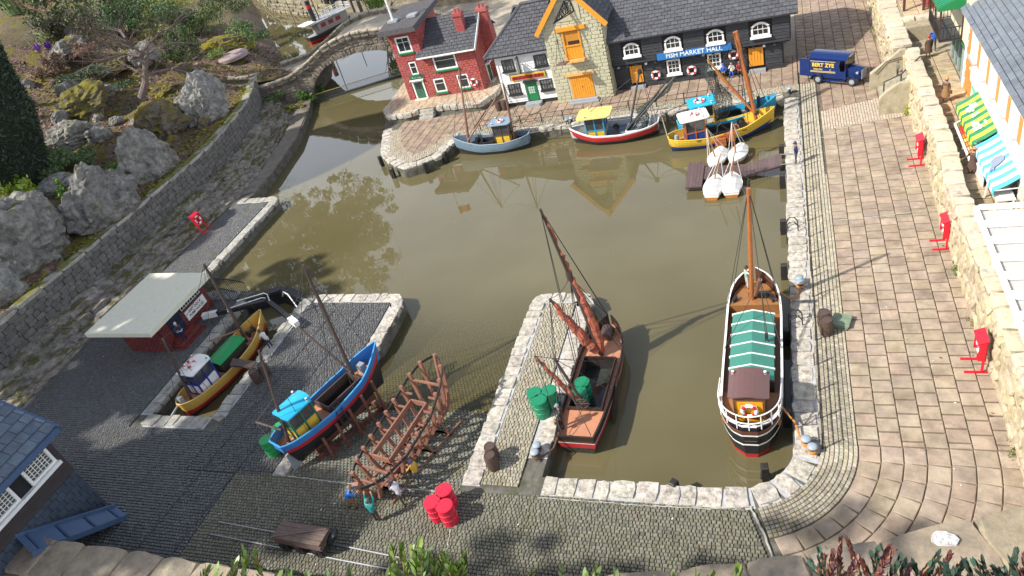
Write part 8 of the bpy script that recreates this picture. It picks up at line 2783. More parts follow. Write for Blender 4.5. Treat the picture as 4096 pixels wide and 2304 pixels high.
for i, (px, py, lab) in enumerate(((3137, 578, 'above the jetty on the east wall'), (3137, 697, 'just below the jetty on the east wall'), (3140, 878, 'beside the ladder hoops'), (3143, 1056, 'above the barge bow'), (3147, 1315, 'level with the hatch covers'), (3153, 1640, 'level with the barge wheelhouse'),
 (2692, 1925, 'in the middle of the south wall'), (3058, 1862, 'behind the barge stern'), (1516, 625, 'leftmost on the quay nose'), (1562, 672, 'second on the quay nose'), (1697, 652, 'on the quay nose near the grey boat'), (1775, 610, 'close to the grey boat bow'))):
 t = at(px, py, 1.15)
 if i < 6: t.x = -.66
 o = thing('fender_post', 'black timber fender post ' + lab, 'fender', (t.x, t.y, 0), 'timber fender posts')
 g = MB(); g.X = Matrix.Translation((t.x, t.y, 0)) @ Matrix.Rotation(i * .7 if i > 5 else 0, 4, 'Z')
 g.bev(-.2, .2, -.17, .17, -1.2, 1.15, .05); g.build('post', M_FEND, o)
 g = MB(); g.X = Matrix.Translation((t.x, t.y, 0)); g.box(-.22, .22, -.19, .19, .35, .42); g.build('strap', M_BLACK, o)
def bollard(label, px, py, grp='mooring bollards'):
 t = at(px, py, 1.45); t.z = Q
 o = thing('bollard', label, 'bollard', t, grp)
 g = MB(); g.lathe([(.17, -.02), (.12, .1), (.12, .3), (.14, .34)], 12, t); g.build('shaft', M_BLACK, o)
 g = MB(); g.lathe([(.15, .34), (.24, .38), (.25, .43), (.17, .50), (.06, .52)], 14, t); g.build('cap', paint('cap_grey', (0.30, 0.36, 0.42), .5, .3), o, smooth=True)
 return t
BP = [bollard(l_, x, y) for l_, x, y in (('grey bollard abreast of the barge bow, upper of the pair', 3197, 1110), ('grey bollard abreast of the barge bow, lower of the pair', 3201, 1128), ('grey capped bollard at the end of the railing, upper of the pair', 3224, 1755), ('grey capped bollard at the end of the railing, lower of the pair', 3250, 1786),
 ('bollard at the foot of the pier, upper of the pair', 2146, 1780), ('bollard at the foot of the pier, lower of the pair', 2138, 1808), ('flat grey bollard at the north east quay corner', 3158, 353), ('bollard behind the red boat, left of two', 2266, 478), ('bollard behind the red boat, right of two', 2284, 472), ('bollard on the quay nose by the grey boat mast', 1832, 536))]
M_ROPO = mat('orange_rope', (0.48, 0.20, 0.05), .9, .3, 9, bump=.02)
M_ROPB = mat('brown_rope', (0.13, 0.07, 0.04), .9, .3, 9, bump=.02)
def rope(label, pts, m, r=.05, coils=()):
 o = thing('mooring_rope', label, 'rope', pts[0])
 g = MB()
 P = []
 for a, b in zip(pts, pts[1:]):
  for i in range(6):
   q = V(a).lerp(V(b), i / 6); q.z -= .10 * sin(pi * i / 6) * min(2, (V(b) - V(a)).length) / 2
   P.append(q)
 P.append(V(pts[-1])); g.tube(P, r, 6)
 g.build('line', m, o)
 for c in coils:
  g = MB()
  for k_ in range(2): g.ring(c + V((0, 0, .1 + k_ * .09)), .19, .045, 'z', 12, 5)
  g.build('coil', m, o)
rope('orange rope from the barge bow to the upper bollard pair', [(-.95, 35.0, 2.1), (-.2, 35.2, 1.25), BP[1] + V((0, -.2, .15))], M_ROPO, coils=(BP[1],))
rope('orange rope from the barge stern to the lower bollard pair', [(-.95, 26.2, 2.0), (-.3, 25.6, 1.4), BP[2] + V((-.15, -.1, .2)), BP[3] + V((0, 0, .15))], M_ROPO, coils=(BP[3], BP[2]))
rope('brown rope from the sailing barge stern to the pier bollards', [(-12.0, 24.2, 1.6), (-12.3, 23.6, 1.0), (-13.0, 22.6, 1.15), BP[5] + V((.15, 0, .12))], M_ROPB, coils=(BP[5], BP[4]))
rope('pale rope from the blue trawler bow to the corner bollard', [(-1.25, 62.2, 1.85), BP[6] + V((0, 0, .2))], mat('pale_rope', (.36, .31, .24), .9, .2, 9), .04)
rope('rope from the yellow trawler stern to the quay', [(-9.9, 57.9, 1.4), (-11.2, 63.7, 1.2)], MATS['pale_rope'], .04)
rope('rope from the red boat stem to the quay bollards', [(-19.5, 61.5, 1.5), BP[7] + V((0, 0, .2))], MATS['pale_rope'], .04)
rope('rope from the grey boat stern to the quay bollards', [(-23.7, 61.8, 1.4), BP[7] + V((.1, 0, .2))], MATS['pale_rope'], .04)
for x, y, lab in ((-.15, 43.2, 'black iron hoop pair on the kerb beside the third fender'), (-.15, 35.9 - 2.2, 'black iron hoop pair on the kerb beside the hatch covers')):
 o = thing('ladder_hoop', lab, 'ladder', (x, y, Q), 'quay ladder hoops')
 for d_ in (0, .55):
  g = MB(); g.tube([(x - .3, y - d_, -.3), (x - .3, y - d_, 1.4), (x - .1, y - d_, 1.75), (x + .2, y - d_, 1.75), (x + .4, y - d_, 1.45), (x + .42, y - d_, Q - .02)], .04, 6)
  g.build('hoop', M_BLACK, o)
 g = MB()
 for k_ in range(4): g.bar((x - .3, y, 1.1 - .35 * k_), (x - .3, y - .55, 1.1 - .35 * k_), .05)
 g.build('rung', M_BLACK, o)
def railing(label, pts, h=1.05, name='quay_railing'):
 o = thing(name, label, 'railing', (*pts[0], Q))
 for x, y in pts:
  g = MB(); g.tube([(x, y, Q - .02), (x, y, Q + h)], .05, 6); g.build('post', M_BLACK, o)
 for z in (.5, .95):
  g = MB(); g.tube([(x, y, Q + z * h) for x, y in pts], .025, 5); g.build('rail', M_BLACK, o)
railing('black railing before the inn and the cream warehouse', [(-29.9 + 2.25 * i, 64.75) for i in range(6)])
railing('black railing before the fish market hall', [(-16.9 + 2.6 * i, 64.9 + .03 * i) for i in range(6)])
for k_, (a, b) in enumerate(((66, 53.6), (53.0, 38.2), (37.6, 24.3))):
 n = round((a - b) / 1.95)
 railing(('black railing on the east kerb from the van to the policeman', 'black railing on the east kerb from the jetty to the barge bow', 'black railing on the east kerb alongside the moored barge')[k_], [(.92 - .004 * i, a + (b - a) * i / n) for i in range(n + 1)])
def ring_stand(label, x, y, X0=None):
 o = thing('life_ring_stand', label, 'life ring stand', (x, y, Q), 'red life ring stands')
 X = X0 or Matrix.Translation((x, y, Q))
 M_ = paint('stand_red', (0.60, 0.012, 0.03), .4, .05)
 def b(nm, *q, X=X):
  g = MB(); g.X = X; g.box(*q); g.build(nm, M_, o)
 b('foot', -.75, .25, -.52, -.42, .0, .09); b('foot', -.75, .25, .42, .52, .0, .09)
 b('leg', -.06, .04, -.52, -.42, .09, 1.95); b('leg', -.06, .04, .42, .52, .09, 1.95)
 b('back_board', .041, .1, -.48, .48, .75, 1.95); b('side_board', -.26, .04, -.5, -.46, .8, 1.9); b('side_board', -.26, .04, .46, .5, .8, 1.9)
 g = MB(); g.X = X; g.add([(-.34, -.52, 1.9), (-.34, .52, 1.9), (.12, .52, 2.08), (.12, -.52, 2.08), (-.34, -.52, 1.84), (-.34, .52, 1.84), (.12, .52, 2.02), (.12, -.52, 2.02)], [(0, 3, 2, 1), (4, 5, 6, 7), (0, 1, 5, 4), (1, 2, 6, 5), (2, 3, 7, 6), (3, 0, 4, 7)])
 g.build('hood', M_, o)
 c, n = X @ V((-.1, 0, 1.33)), (X.to_3x3() @ V((-1, 0, 0)))
 life_ring('life ring held in the ' + label, c, n, .36)
ring_stand('red stand opposite the jetty', 8.35, 50.2)
ring_stand('red stand halfway along the wall', 8.35, 40.2)
ring_stand('red stand nearest the viewer', 8.25, 29.9)
ring_stand('red stand leaning on the west ledges', -55, 49, Matrix.Translation((-55.0, 48.9, Q + .1)) @ Matrix.Rotation(pi, 4, 'Z') @ Matrix.Rotation(radians(12), 4, 'Y'))
jt = thing('jetty', 'low plum brown plank jetty running to the east quay', 'jetty', (-4, 52.5, 0))
M_PLUM = mat('plum_plank', (0.115, 0.075, 0.075), .6, .25, 3, bump=.02, grain=(1, 3, 1), rnd=.2)
hq = lambda x, y, z: at(2600 + x * .4141, 550 + y * .4141, z)
def deck_strip(a0, a1, b0, b1, n, nm='plank'):
 """planks across from edge a to edge b"""
 for i in range(n):
  f, h = i / n + .004, (i + 1) / n - .004
  P = [a0.lerp(a1, f), a0.lerp(a1, h), b0.lerp(b1, h), b0.lerp(b1, f)]
  g = MB(); g.add([q for q in P] + [q - V((0, 0, .09)) for q in P], [(0, 3, 2, 1)[::-1], (4, 5, 6, 7)[::-1], (0, 1, 5, 4), (1, 2, 6, 5), (2, 3, 7, 6), (3, 0, 4, 7)])
  g.build(nm, M_PLUM, jt)
deck_strip(hq(370, 245, .6), hq(530, 232, .6), hq(340, 478, .6), hq(500, 470, .6), 5)
deck_strip(hq(525, 280, .5), hq(935, 255, .5), hq(508, 400, .5), hq(935, 365, .5), 12)
deck_strip(hq(940, 252, .55), hq(1270, 150, 1.15), hq(940, 362, .55), hq(1275, 262, 1.15), 10)
g = MB(); g.bar(hq(345, 490, .3), hq(500, 482, .3), .12, .3); g.bar(hq(515, 405, .35), hq(935, 372, .35), .1, .25); g.bar(hq(940, 372, .42), hq(1275, 270, 1.0), .1, .2)
g.build('side_beam', M_PLUM, jt)
g = MB()
for y in (155, 250): g.bar(hq(1265, y + 10, 1.15), hq(1380, y - 2, 1.12), .05)
g.build('mooring_arm', M_GREYP, jt)
for pts, lab in (([(190, 470), (780, 580), (1440, 715), (2150, 860)], 'farther'), ([(110, 595), (850, 740), (1380, 850), (2100, 985)], 'nearer')):
 g = MB(); P = [at(800 + x * .3975, 1900 + y * .3975, Q + .05) for x, y in pts]
 g.tube(P, .045, 5); tagp(g.build('track_rail', mat('rail_steel', (0.30, 0.31, 0.32), .4, .3, 5, metal=.3)), 'thin grey wagon rail set in the yard, the %s of the pair' % lab, 'rail', 'wagon rails')
for x0, x1, lab in ((-31.05, -34.45, 'left'), (-30.0 - .1, -32.3, 'right')):
 g = MB()
 a, b = V((x0 - (1.55 if lab == 'left' else 0), 35.8, Q + .003)), V((x1 - (.4 if lab == 'left' else 0), 13.9, Q + .003))
 g.bar(a, b, .1, .02); tagp(g.build('slip_rail', mat('groove_steel', (0.035, 0.035, 0.04), .4, .3, 5)), 'dark sunken slip rail between dock and blue boat, %s one' % lab, 'rail', 'slip rails')
wg = thing('flat_wagon', 'black iron rail wagon under a load of planks', 'wagon', (-23.6, 16.5, Q))
wa, wb_ = (at(800 + 850 * .3975, 1900 + 745 * .3975, Q), at(800 + 1380 * .3975, 1900 + 850 * .3975, Q))
ud = (wb_ - wa).normalized(); vd = V((-ud.y, ud.x, 0))
X = Matrix(((ud.x, vd.x, 0, wa.x - ud.x * .1), (ud.y, vd.y, 0, wa.y - ud.y * .1), (0, 0, 1, Q), (0, 0, 0, 1)))
for x in (.35, 1.3, 2.5):
 for y in (-.02, .82):
  g = MB(); g.X = X @ Matrix.Translation((x, y, .34)) @ Matrix.Rotation(pi / 2, 4, 'X')
  g.lathe([(.27, -.05), (.27, .05), (.3, .055), (.3, .09)], 14); g.build('wheel', M_BLACK, wg)
box_part('chassis', X, M_BLACK, wg, -.1, 2.95, .0, .85, .42, .62)
for x in (.1, 1.1, 2.2): box_part('axle_box', X, M_BLACK, wg, x, x + .3, -.14, -.02, .3, .55)
g = MB(); g.X = X; g.tube([(2.95, .5, .6), (3.15, .8, .75), (3.0, 1.1, .75)], .2, 8); g.build('buffer', M_BLACK, wg)
ld = thing('plank_stack', 'stack of weathered planks lashed across a small rail wagon', 'planks', (-23.6, 16.5, Q + .62))
M_PLK = mat('weathered_plank', (0.15, 0.10, 0.085), .75, .3, 3, bump=.02, grain=(1, 4, 4), rnd=.22)
for k_ in range(6):
 for j in range(4):
  g = MB(); g.X = X @ Matrix.Translation((1.42 + .05 * sin(k_ * 3), .42 - .04 * (6 - k_) * 0, .64 + k_ * .085)) @ Matrix.Rotation(.02 * sin(k_ * 5 + j), 4, 'Z')
  g.box(-1.5, 1.5, -.5 + j * .25, -.5 + j * .25 + .24, 0, .075); g.build('plank', M_PLK, ld)
g = MB(); g.X = X; g.bar((0, -.05, 1.17), (2.85, .88, 1.17), .1, .03); g.build('lashing_board', M_PLK, ld)
dg = thing('dock_gate', 'black dry dock gates with white tipped balance beams and white handrails', 'dock gate', (-39.2, 36.5, Q))
bq_ = lambda x, y, z: at(600 + x * .53, 1000 + y * .53, z)
M_BT = mat('black_timber', (0.018, 0.018, 0.02), .45, .5, 4, bump=.02)
g1 = [bq_(400, 500, 1.55), bq_(900, 385, 1.55)]
g2_ = [bq_(1110, 560, 1.55), bq_(890, 385, 1.55)]
for (a, b), nm in ((g1, 0), (g2_, 1)):
 g = MB(); g.bar(a.lerp(b, .22), b, .34, .36); g.build('balance_beam', M_BT, dg)
 g = MB(); g.bar(a + (b - a) * (-.0), a.lerp(b, .219), .42, .42); g.build('beam_end', M_WHITE, dg)
mc_ = V((-39.2, 37.6, 0))
for s_ in (-1, 1):
 g = MB(); g.bar(V((-39.25 + s_ * 2.75, 37.0, .25)), V((-39.25 + s_ * .05, 38.3, .25)), .3, 1.7); g.build('gate_leaf', M_BT, dg)
 for k_ in range(6):
  g = MB()
  a, b = V((-39.25 + s_ * 2.75, 37.15, 1.16)), V((-39.25 + s_ * .05, 38.45, 1.16))
  g.bar(a.lerp(b, k_ / 6 + .01) + V((0, .25, 0)), a.lerp(b, (k_ + 1) / 6 - .01) + V((0, .25, 0)), .75, .08); g.build('walk_plank', M_BT, dg)
g = MB()
for P in ([bq_(590, 470, 1.8), bq_(580, 445, 2.1), bq_(845, 360, 2.1), bq_(870, 362, 1.75)], [bq_(655, 385, 2.2), bq_(860, 325, 2.4), bq_(885, 335, 2.2), bq_(900, 380, 1.7), bq_(990, 470, 1.6)], [bq_(1000, 350, 1.3), bq_(1005, 315, 2.1), bq_(1040, 335, 2.2), bq_(1110, 430, 2.1), bq_(1115, 470, 1.3)]): g.tube(P, .045, 6)
g.build('handrail', M_WHITE, dg)
text('1', .34, M_BLACK, dg, g2_[0].lerp(g2_[1], .1) + V((0, 0, .225)), (.7, -.7, 0), (.7, .7, 0), .01)
gp_ = thing('gangplank', 'dark slatted gangplank from the kerb to the dry dock boat', 'gangplank', bq_(700, 850, 1.5))
A_, B2, C_, D_ = bq_(625, 815, 1.6), bq_(800, 840, 1.35), bq_(770, 885, 1.35), bq_(600, 870, 1.6)
for i in range(10):
 P = [A_.lerp(B2, (i + .06) / 10), A_.lerp(B2, (i + .94) / 10), D_.lerp(C_, (i + .94) / 10), D_.lerp(C_, (i + .06) / 10)]
 g = MB(); g.add([q for q in P] + [q - V((0, 0, .06)) for q in P], [(0, 1, 2, 3)[::-1], (4, 5, 6, 7), (0, 1, 5, 4), (1, 2, 6, 5), (2, 3, 7, 6), (3, 0, 4, 7)]); g.build('slat', M_CASK, gp_)
g = MB(); g.bar(A_ - V((0, 0, .1)), B2 - V((0, 0, .1)), .06); g.bar(D_ - V((0, 0, .1)), C_ - V((0, 0, .1)), .06); g.build('bearer', M_CASK, gp_)
vn = thing('delivery_van', 'navy blue vintage delivery van with yellow lettering parked at the quay corner', 'van', (4, 65.5, Q))
vu = V((2.6, -1.5, 0)).normalized(); vv = V((-vu.y, vu.x, 0))
X = Matrix(((vu.x, vv.x, 0, 2.45 - vu.x * .75), (vu.y, vv.y, 0, 65.62 - vu.y * .75), (0, 0, 1, Q), (0, 0, 0, 1)))
M_NAVY = paint('van_navy', (0.011, 0.028, 0.12), .22, .15)
VW = 1.75
def vb(nm, m, *q, par=vn): return box_part(nm, X, m, par, *q)
g = MB(); g.X = X; g.box(0, 2.35, .05, VW, .55, 2.35); bd = g.build('box_body', M_NAVY, vn)
g = MB(); g.X = X
k = 8
for i in range(k):
 a, b = -.04 + (VW + .08) * i / k, -.04 + (VW + .08) * (i + 1) / k
 za, zb = [2.34 + .28 * (1 - ((q - VW / 2) / (VW / 2 + .04)) ** 2) for q in (a, b)]
 g.add([(-.05, a, za), (3.3, a, za - .05), (3.3, b, zb - .05), (-.05, b, zb), (-.05, a, za - .07), (3.3, a, za - .12), (3.3, b, zb - .12), (-.05, b, zb - .07)], [(0, 1, 2, 3), (7, 6, 5, 4), (0, 4, 5, 1), (2, 6, 7, 3), (0, 3, 7, 4), (1, 5, 6, 2)])
g.build('roof', M_NAVY, vn)
g = MB(); g.X = X
for y in (.04, VW):
 g.add([(2.35, y, .55), (3.2, y, .55), (3.15, y, 1.25), (2.75, y, 1.2), (2.62, y, 1.7), (2.8, y, 2.3), (2.35, y, 2.3)], [tuple(range(7))])
g.box(3.1, 3.2, .05, VW, .55, 1.45); g.box(3.12, 3.16, .05, .12, 1.45, 2.3); g.box(3.12, 3.16, VW - .07, VW, 1.45, 2.3)
g.build('cab', M_NAVY, vn)
vb('cab_interior', mat('cab_maroon', (0.05, 0.012, 0.01), .6, .2, 3), 2.36, 2.5, .1, VW - .05, .7, 2.25); vb('seat', MATS['cab_maroon'], 2.5, 2.95, .15, VW - .1, .7, 1.05)
vb('windscreen', M_GLASS, 3.125, 3.15, .13, VW - .08, 1.46, 2.2)
g = MB(); g.X = X; g.add([(3.2, .3, .55), (4.35, .42, .55), (4.35, .42, 1.25), (3.2, .3, 1.42), (3.2, VW - .3, .55), (4.35, VW - .42, .55), (4.35, VW - .42, 1.25), (3.2, VW - .3, 1.42), (3.2, VW / 2, 1.58), (4.35, VW / 2, 1.38)],
 [(0, 1, 2, 3), (7, 6, 5, 4), (3, 2, 9, 8), (8, 9, 6, 7), (1, 5, 6, 9, 2)]); g.build('bonnet', M_NAVY, vn)
g = MB(); g.X = X; g.prism([(4.355, .45), (4.41, .45), (4.41, VW - .45), (4.355, VW - .45)], .5, 1.27); g.build('radiator', M_GREYP, vn)
for x in (.75, 3.75):
 for y in (.0, VW):
  g = MB(); g.X = X @ Matrix.Translation((x, y, .40)) @ Matrix.Rotation(pi / 2, 4, 'X')
  g.ring((0, 0, 0), .31, .1, 'z', 20, 8); wh = g.build('tyre', mat('tyre_rubber', (0.025, 0.027, 0.03), .7, .3, 5), vn, smooth=True)
  g = MB(); g.X = X @ Matrix.Translation((x, y, .40)) @ Matrix.Rotation(pi / 2, 4, 'X'); g.lathe([(.24, -.04), (.24, .04)], 16); g.build('wheel_disc', M_GREYP, wh)
for y in (.02, VW):
 for x in (.75, 3.75):
  g = MB(); g.X = X; P = [(x + .52 * cos(a), y + (.08 if y > 1 else -.08), .42 + .52 * sin(a)) for a in [pi * i / 8 for i in range(9)]]
  for a, b in zip(P, P[1:]): g.obox((V(a) + V(b)) / 2, V(b) - V(a), (0, 1, 0), (V(b) - V(a)).cross(V((0, 1, 0))), (V(b) - V(a)).length / 2 + .02, .17, .02)
  g.build('mudguard', M_NAVY, vn)
 vb('running_board', M_NAVY, 1.2, 3.25, y - .2, y + .05, .38, .43);
 g = MB(); g.X = X @ Matrix.Translation((4.1, .25 if y < 1 else VW - .25, 1.12)) @ Matrix.Rotation(pi / 2, 4, 'Y'); g.lathe([(.06, -.12), (.14, .05), (.15, .1)], 12); g.build('headlamp', M_GREYP, vn)
vb('rear_door', M_NAVY, -.75, -.02, VW - .1, VW - .04, .6, 2.1); vb('rear_door', M_NAVY, -.95, -.02, .06, .12, .6, 2.15)
vb('tail_tray', M_BLACK, -.75, -.02, .3, 1.4, .5, .58); vb('fish_box', M_WHITE, -.7, -.1, .4, 1.3, .581, .72)
for z in (2.0, 1.12, 1.03): vb('gold_line', paint('gold_line', (0.70, 0.52, 0.16), .4, 0), .05, 2.3, .03, .049, z, z + .035, par=bd)
M_YL = paint('van_yellow', (0.80, 0.55, 0.05), .4, 0)
nm = (X.to_3x3() @ V((1, 0, 0)))
text('BERT ZYE', .46, M_YL, bd, X @ V((1.2, .035, 1.68)), nm, (0, 0, 1), .015, wide=1.0, bold=.012)
text('FRESH FISH', .16, M_YL, bd, X @ V((.75, .035, 1.3)), nm, (0, 0, 1), .015, wide=1.05, bold=.004)
g = MB(); g.X = X @ Matrix.Translation((1.85, .035, 1.27)); g.ring((0, 0, 0), .06, .012, 'y', 10, 4); g.build('fish_mark', M_YL, bd)
# ================================================================ PEOPLE
M_SKIN = mat('painted_skin', (0.50, 0.26, 0.16), .5, .1, 4)
STD = dict(pel=(0, 0, .92), che=(0, 0, 1.32), nek=(0, 0, 1.50), hed=(0, 0, 1.63), sl=(0, .19, 1.42), el=(0, .26, 1.14), wl=(.06, .25, .88), sr=(0, -.19, 1.42), er=(0, -.26, 1.14), wr=(.06, -.25, .88),
 hl=(0, .1, .90), kl=(.02, .11, .48), al=(0, .11, .08), hr=(0, -.1, .90), kr=(.02, -.11, .48), ar=(0, -.11, .08))
PR = dict(pel=.15, che=.16, nek=.06, hed=.105, sl=.075, el=.055, wl=.038, sr=.075, er=.055, wr=.038, hl=.11, kl=.075, al=.05, hr=.11, kr=.075, ar=.05)
ED = [('pel', 'che'), ('che', 'nek'), ('nek', 'hed'), ('che', 'sl'), ('sl', 'el'), ('el', 'wl'), ('che', 'sr'), ('sr', 'er'), ('er', 'wr'), ('pel', 'hl'), ('hl', 'kl'), ('kl', 'al'), ('pel', 'hr'), ('hr', 'kr'), ('kr', 'ar'), ('al', 'tl'), ('ar', 'tr')]
def person(label, loc, face, top, legs, shoes=(.03, .025, .02), pose={}, hat=None, hair=(.10, .06, .04), coat=None, h=1.0, cat='person', brim=0, skirt=None, extra=None, hatsq=.55):
 """one continuous figure grown from a jointed skeleton; local +x is the way it faces"""
 J = {k: V(v) for k, v in {**STD, **pose}.items()}
 for s_ in 'lr': J['t' + s_] = J['a' + s_] + V((.15, 0, -.045))
 Rr = dict(PR); Rr['tl'] = Rr['tr'] = .038
 ks = list(J)
 me = bpy.data.meshes.new('p')
 me.from_pydata([J[k] for k in ks], [(ks.index(a), ks.index(b)) for a, b in ED], [])
 ob = bpy.data.objects.new('p', me); C.objects.link(ob)
 md = ob.modifiers.new('s', 'SKIN'); md.use_smooth_shade = True
 for i, k in enumerate(ks):
  sv = me.skin_vertices[0].data[i]
  r = Rr[k]; sv.radius = (r, r * (1.25 if k in ('che', 'pel') else 1)); sv.use_root = k == 'pel'
 ob.modifiers.new('u', 'SUBSURF').levels = 1
 bm_ = bpy.data.meshes.new_from_object(ob.evaluated_get(bpy.context.evaluated_depsgraph_get()))
 bpy.data.objects.remove(ob)
 X = Matrix.Translation(loc) @ Matrix.Rotation(face, 4, 'Z') @ Matrix.Scale(h, 4)
 g = MB(); g.X = X
 vs = [v.co.copy() for v in bm_.vertices]
 def grp(c):
  best, w_ = 9, None
  for a, b in ED:
   A, B = J[a], J[b]; d = B - A
   t = max(0, min(1, (c - A).dot(d) / max(1e-6, d.dot(d))))
   e = (c - A - d * t).length - (Rr[a] * (1 - t) + Rr[b] * t)
   if e < best: best, w_, tt = e, (a, b), t
  if w_[0] in ('al', 'ar') : return 3
  if w_ in (('nek', 'hed'),) : return 0
  if w_[0] in ('el', 'er') and tt > .9: return 0
  if w_[0] in ('hl', 'hr', 'kl', 'kr') or w_[1] in ('hl', 'hr'): return 2 if not (w_[0][0] == 'k' and tt > .85) else 3
  return 1
 g.add(vs, [])
 for p_ in bm_.polygons:
  g.cm = grp(sum((vs[i] for i in p_.vertices), V()) / len(p_.vertices)); g.f.append(tuple(p_.vertices)); g.m.append(g.cm)
 hc = J['hed'] + V((.02, 0, .03)); g.cm = 0
 hd = (J['hed'] - J['nek']).normalized()
 g.lathe([(.03, -.125), (.075, -.09), (.095, -.02), (.1, .04), (.085, .10), (.04, .135)], 12, hc)
 g.add([hc + V((.09, -.02, .0)), hc + V((.09, .02, .0)), hc + V((.125, 0, -.03)), hc + V((.09, 0, .045)), hc + V((.09, 0, -.04))], [(0, 2, 3), (2, 1, 3), (0, 4, 2), (4, 1, 2)])
 for s_ in (-1, 1): g.box(hc.x - .015, hc.x + .02, hc.y + s_ * .1 - .012, hc.y + s_ * .1 + .012, hc.z - .03, hc.z + .03)
 for e, w_ in (('el', 'wl'), ('er', 'wr')):
  d = (J[w_] - J[e]).normalized(); s1 = d.cross(V((0, 0, 1)) if abs(d.z) < .8 else V((1, 0, 0))).normalized(); s2 = d.cross(s1)
  g.obox(J[w_] + d * .06, d, s1, s2, .05, .038, .016)
  for k_ in range(4): b_ = J[w_] + d * .1 + s1 * (.028 - k_ * .019); g.tube([b_, b_ + d * (.045 - .006 * abs(k_ - 1.3)), b_ + d * .075 + s2 * .02], [.010, .009, .007], 4)
  b_ = J[w_] + d * .03 + s1 * .04; g.tube([b_, b_ + s1 * .03 + d * .03, b_ + s1 * .03 + d * .06], [.012, .011, .008], 4)
 o = thing('person', label, cat, loc)
 mm = [M_SKIN] + [paint('cloth_%s' % (c,), c, .45, .1) for c in (top, legs, shoes)]
 b = g.build('body', mm, o, smooth=True)
 g = MB(); g.X = X
 for s_ in (-1, 1): g.box(hc.x + .088, hc.x + .1, hc.y + s_ * .035 - .012, hc.y + s_ * .035 + .012, hc.z + .01, hc.z + .028)
 g.box(hc.x + .085, hc.x + .095, hc.y - .025, hc.y + .025, hc.z - .068, hc.z - .058)
 g.build('face_marks', mat('face_dark', (0.07, 0.03, 0.025), .6), b)
 g = MB(); g.X = X
 if hat:
  g.lathe([(.108, .03), (.118, .06), (.115, .10), (.08, .15 + hatsq * .06), (.03, .165 + hatsq * .06)], 14, hc)
  if brim: g.lathe([(.17, .045), (.17, .06), (.1, .075)], 14, hc + V((.02, 0, 0)))
  else: g.box(hc.x + .07, hc.x + .17, hc.y - .07, hc.y + .07, hc.z + .045, hc.z + .062)
  g.build('hat', paint('hat_%s' % (hat,), hat, .5, .1), b, smooth=True)
 g = MB(); g.X = X
 g.lathe([(.095, -.05), (.108, .0), (.108, .06), (.09, .115), (.04, .145)], 12, hc - V((.018, 0, 0)))
 g.build('hair', mat('hair_%s' % (hair,), hair, .7), b, smooth=True)
 if coat:
  g = MB(); g.X = X
  z0, z1 = coat[1], 1.3
  n = 20
  prof = [(.30 if not skirt else .27, z0), (.24, .75), (.19, .98), (.185, 1.12), (.2, 1.32)]
  vs, fs = [], []
  for r, z in prof:
   for i in range(n):
    a = 2 * pi * i / n
    rr2 = r * (1 + (.06 * sin(a * 8) if z < .9 else 0))
    vs.append((rr2 * cos(a) * .85, rr2 * sin(a), z))
  for i in range(len(prof) - 1):
   for j in range(n): fs.append((i * n + j, i * n + (j + 1) % n, (i + 1) * n + (j + 1) % n, (i + 1) * n + j))
  g.add(vs, fs); g.build('coat', paint('cloth_%s' % (coat[0],), coat[0], .45, .1), b, smooth=True)
 if extra:
  for nm, m, q in extra:
   g = MB(); g.X = X; g.box(*q); g.build(nm, m, b)
 return o
NV, BL, BR, DK, WH_ = (.012, .022, .09), (.02, .10, .42), (.10, .055, .04), (.03, .028, .03), (.6, .58, .54)
CR = dict(wl=(.34, .12, 1.25), el=(.2, .24, 1.18), wr=(.34, -.12, 1.25), er=(.2, -.24, 1.18))
person('policeman like figure in navy with peaked cap on the east kerb', (.35, 51.65, Q), pi, NV, (.05, .06, .09), hat=NV, pose=dict(er=(-.1, -.26, 1.16), wr=(-.12, -.12, .95), el=(-.1, .26, 1.16), wl=(-.12, .12, .95)))
person('woman in a brown belted coat and crimson hat on the upper walk', (10.57, 63.5, 2.98), radians(100), BR, (.5, .3, .2), hat=(.45, .02, .08), coat=(BR, .45), brim=1)
person('bearded man in a blue jersey with a hand raised to his face', (11.15, 64.9, 2.98), radians(250), (.02, .12, .45), (.045, .04, .045), hat=NV, hair=(.25, .22, .2), pose=dict(er=(.08, -.34, 1.25), wr=(.2, -.16, 1.58), el=(-.02, .42, 1.25), wl=(.02, .28, 1.02), al=(.2, .2, .08), ar=(-.12, -.16, .08)))
person('woman in a dark brown jacket, tan skirt and orange hat, carrying a bag', (10.49, 55.2, 2.98), radians(60), (.09, .05, .04), (.5, .3, .2), hat=(.62, .26, .04), coat=((.28, .17, .08), .42), hatsq=1.3, extra=[('handbag', MATS['cabin_brown'], (.05, .2, -.36, -.28, .6, .85))])
person('woman in a brown pleated coat with an orange hat at the fish counter', (10.34, 44.9, 2.98), radians(75), (.11, .07, .055), (.5, .3, .2), hat=(.58, .24, .08), coat=((.11, .07, .055), .42), pose=dict(el=(.05, .34, 1.16), wl=(.1, .5, 1.02)))
person('woman in black with an amber scarf behind the one in the pleated coat', (10.75, 45.6, 2.98), radians(235), DK, DK, hat=DK, coat=(DK, .4), brim=1, extra=[('scarf', paint('amber', (.6, .3, .04), .6), (.14, .2, -.06, .06, 1.0, 1.4))])
person('boy in shorts and a cap standing on the promenade steps', (8.3, 62.4, 2.24), radians(200), (.14, .17, .14), DK, hat=(.1, .1, .1), h=.68)
person('delivery man in navy cap standing behind the van door', tuple(X @ V((-.95, 1.25, 0))), radians(0), NV, NV, hat=NV)
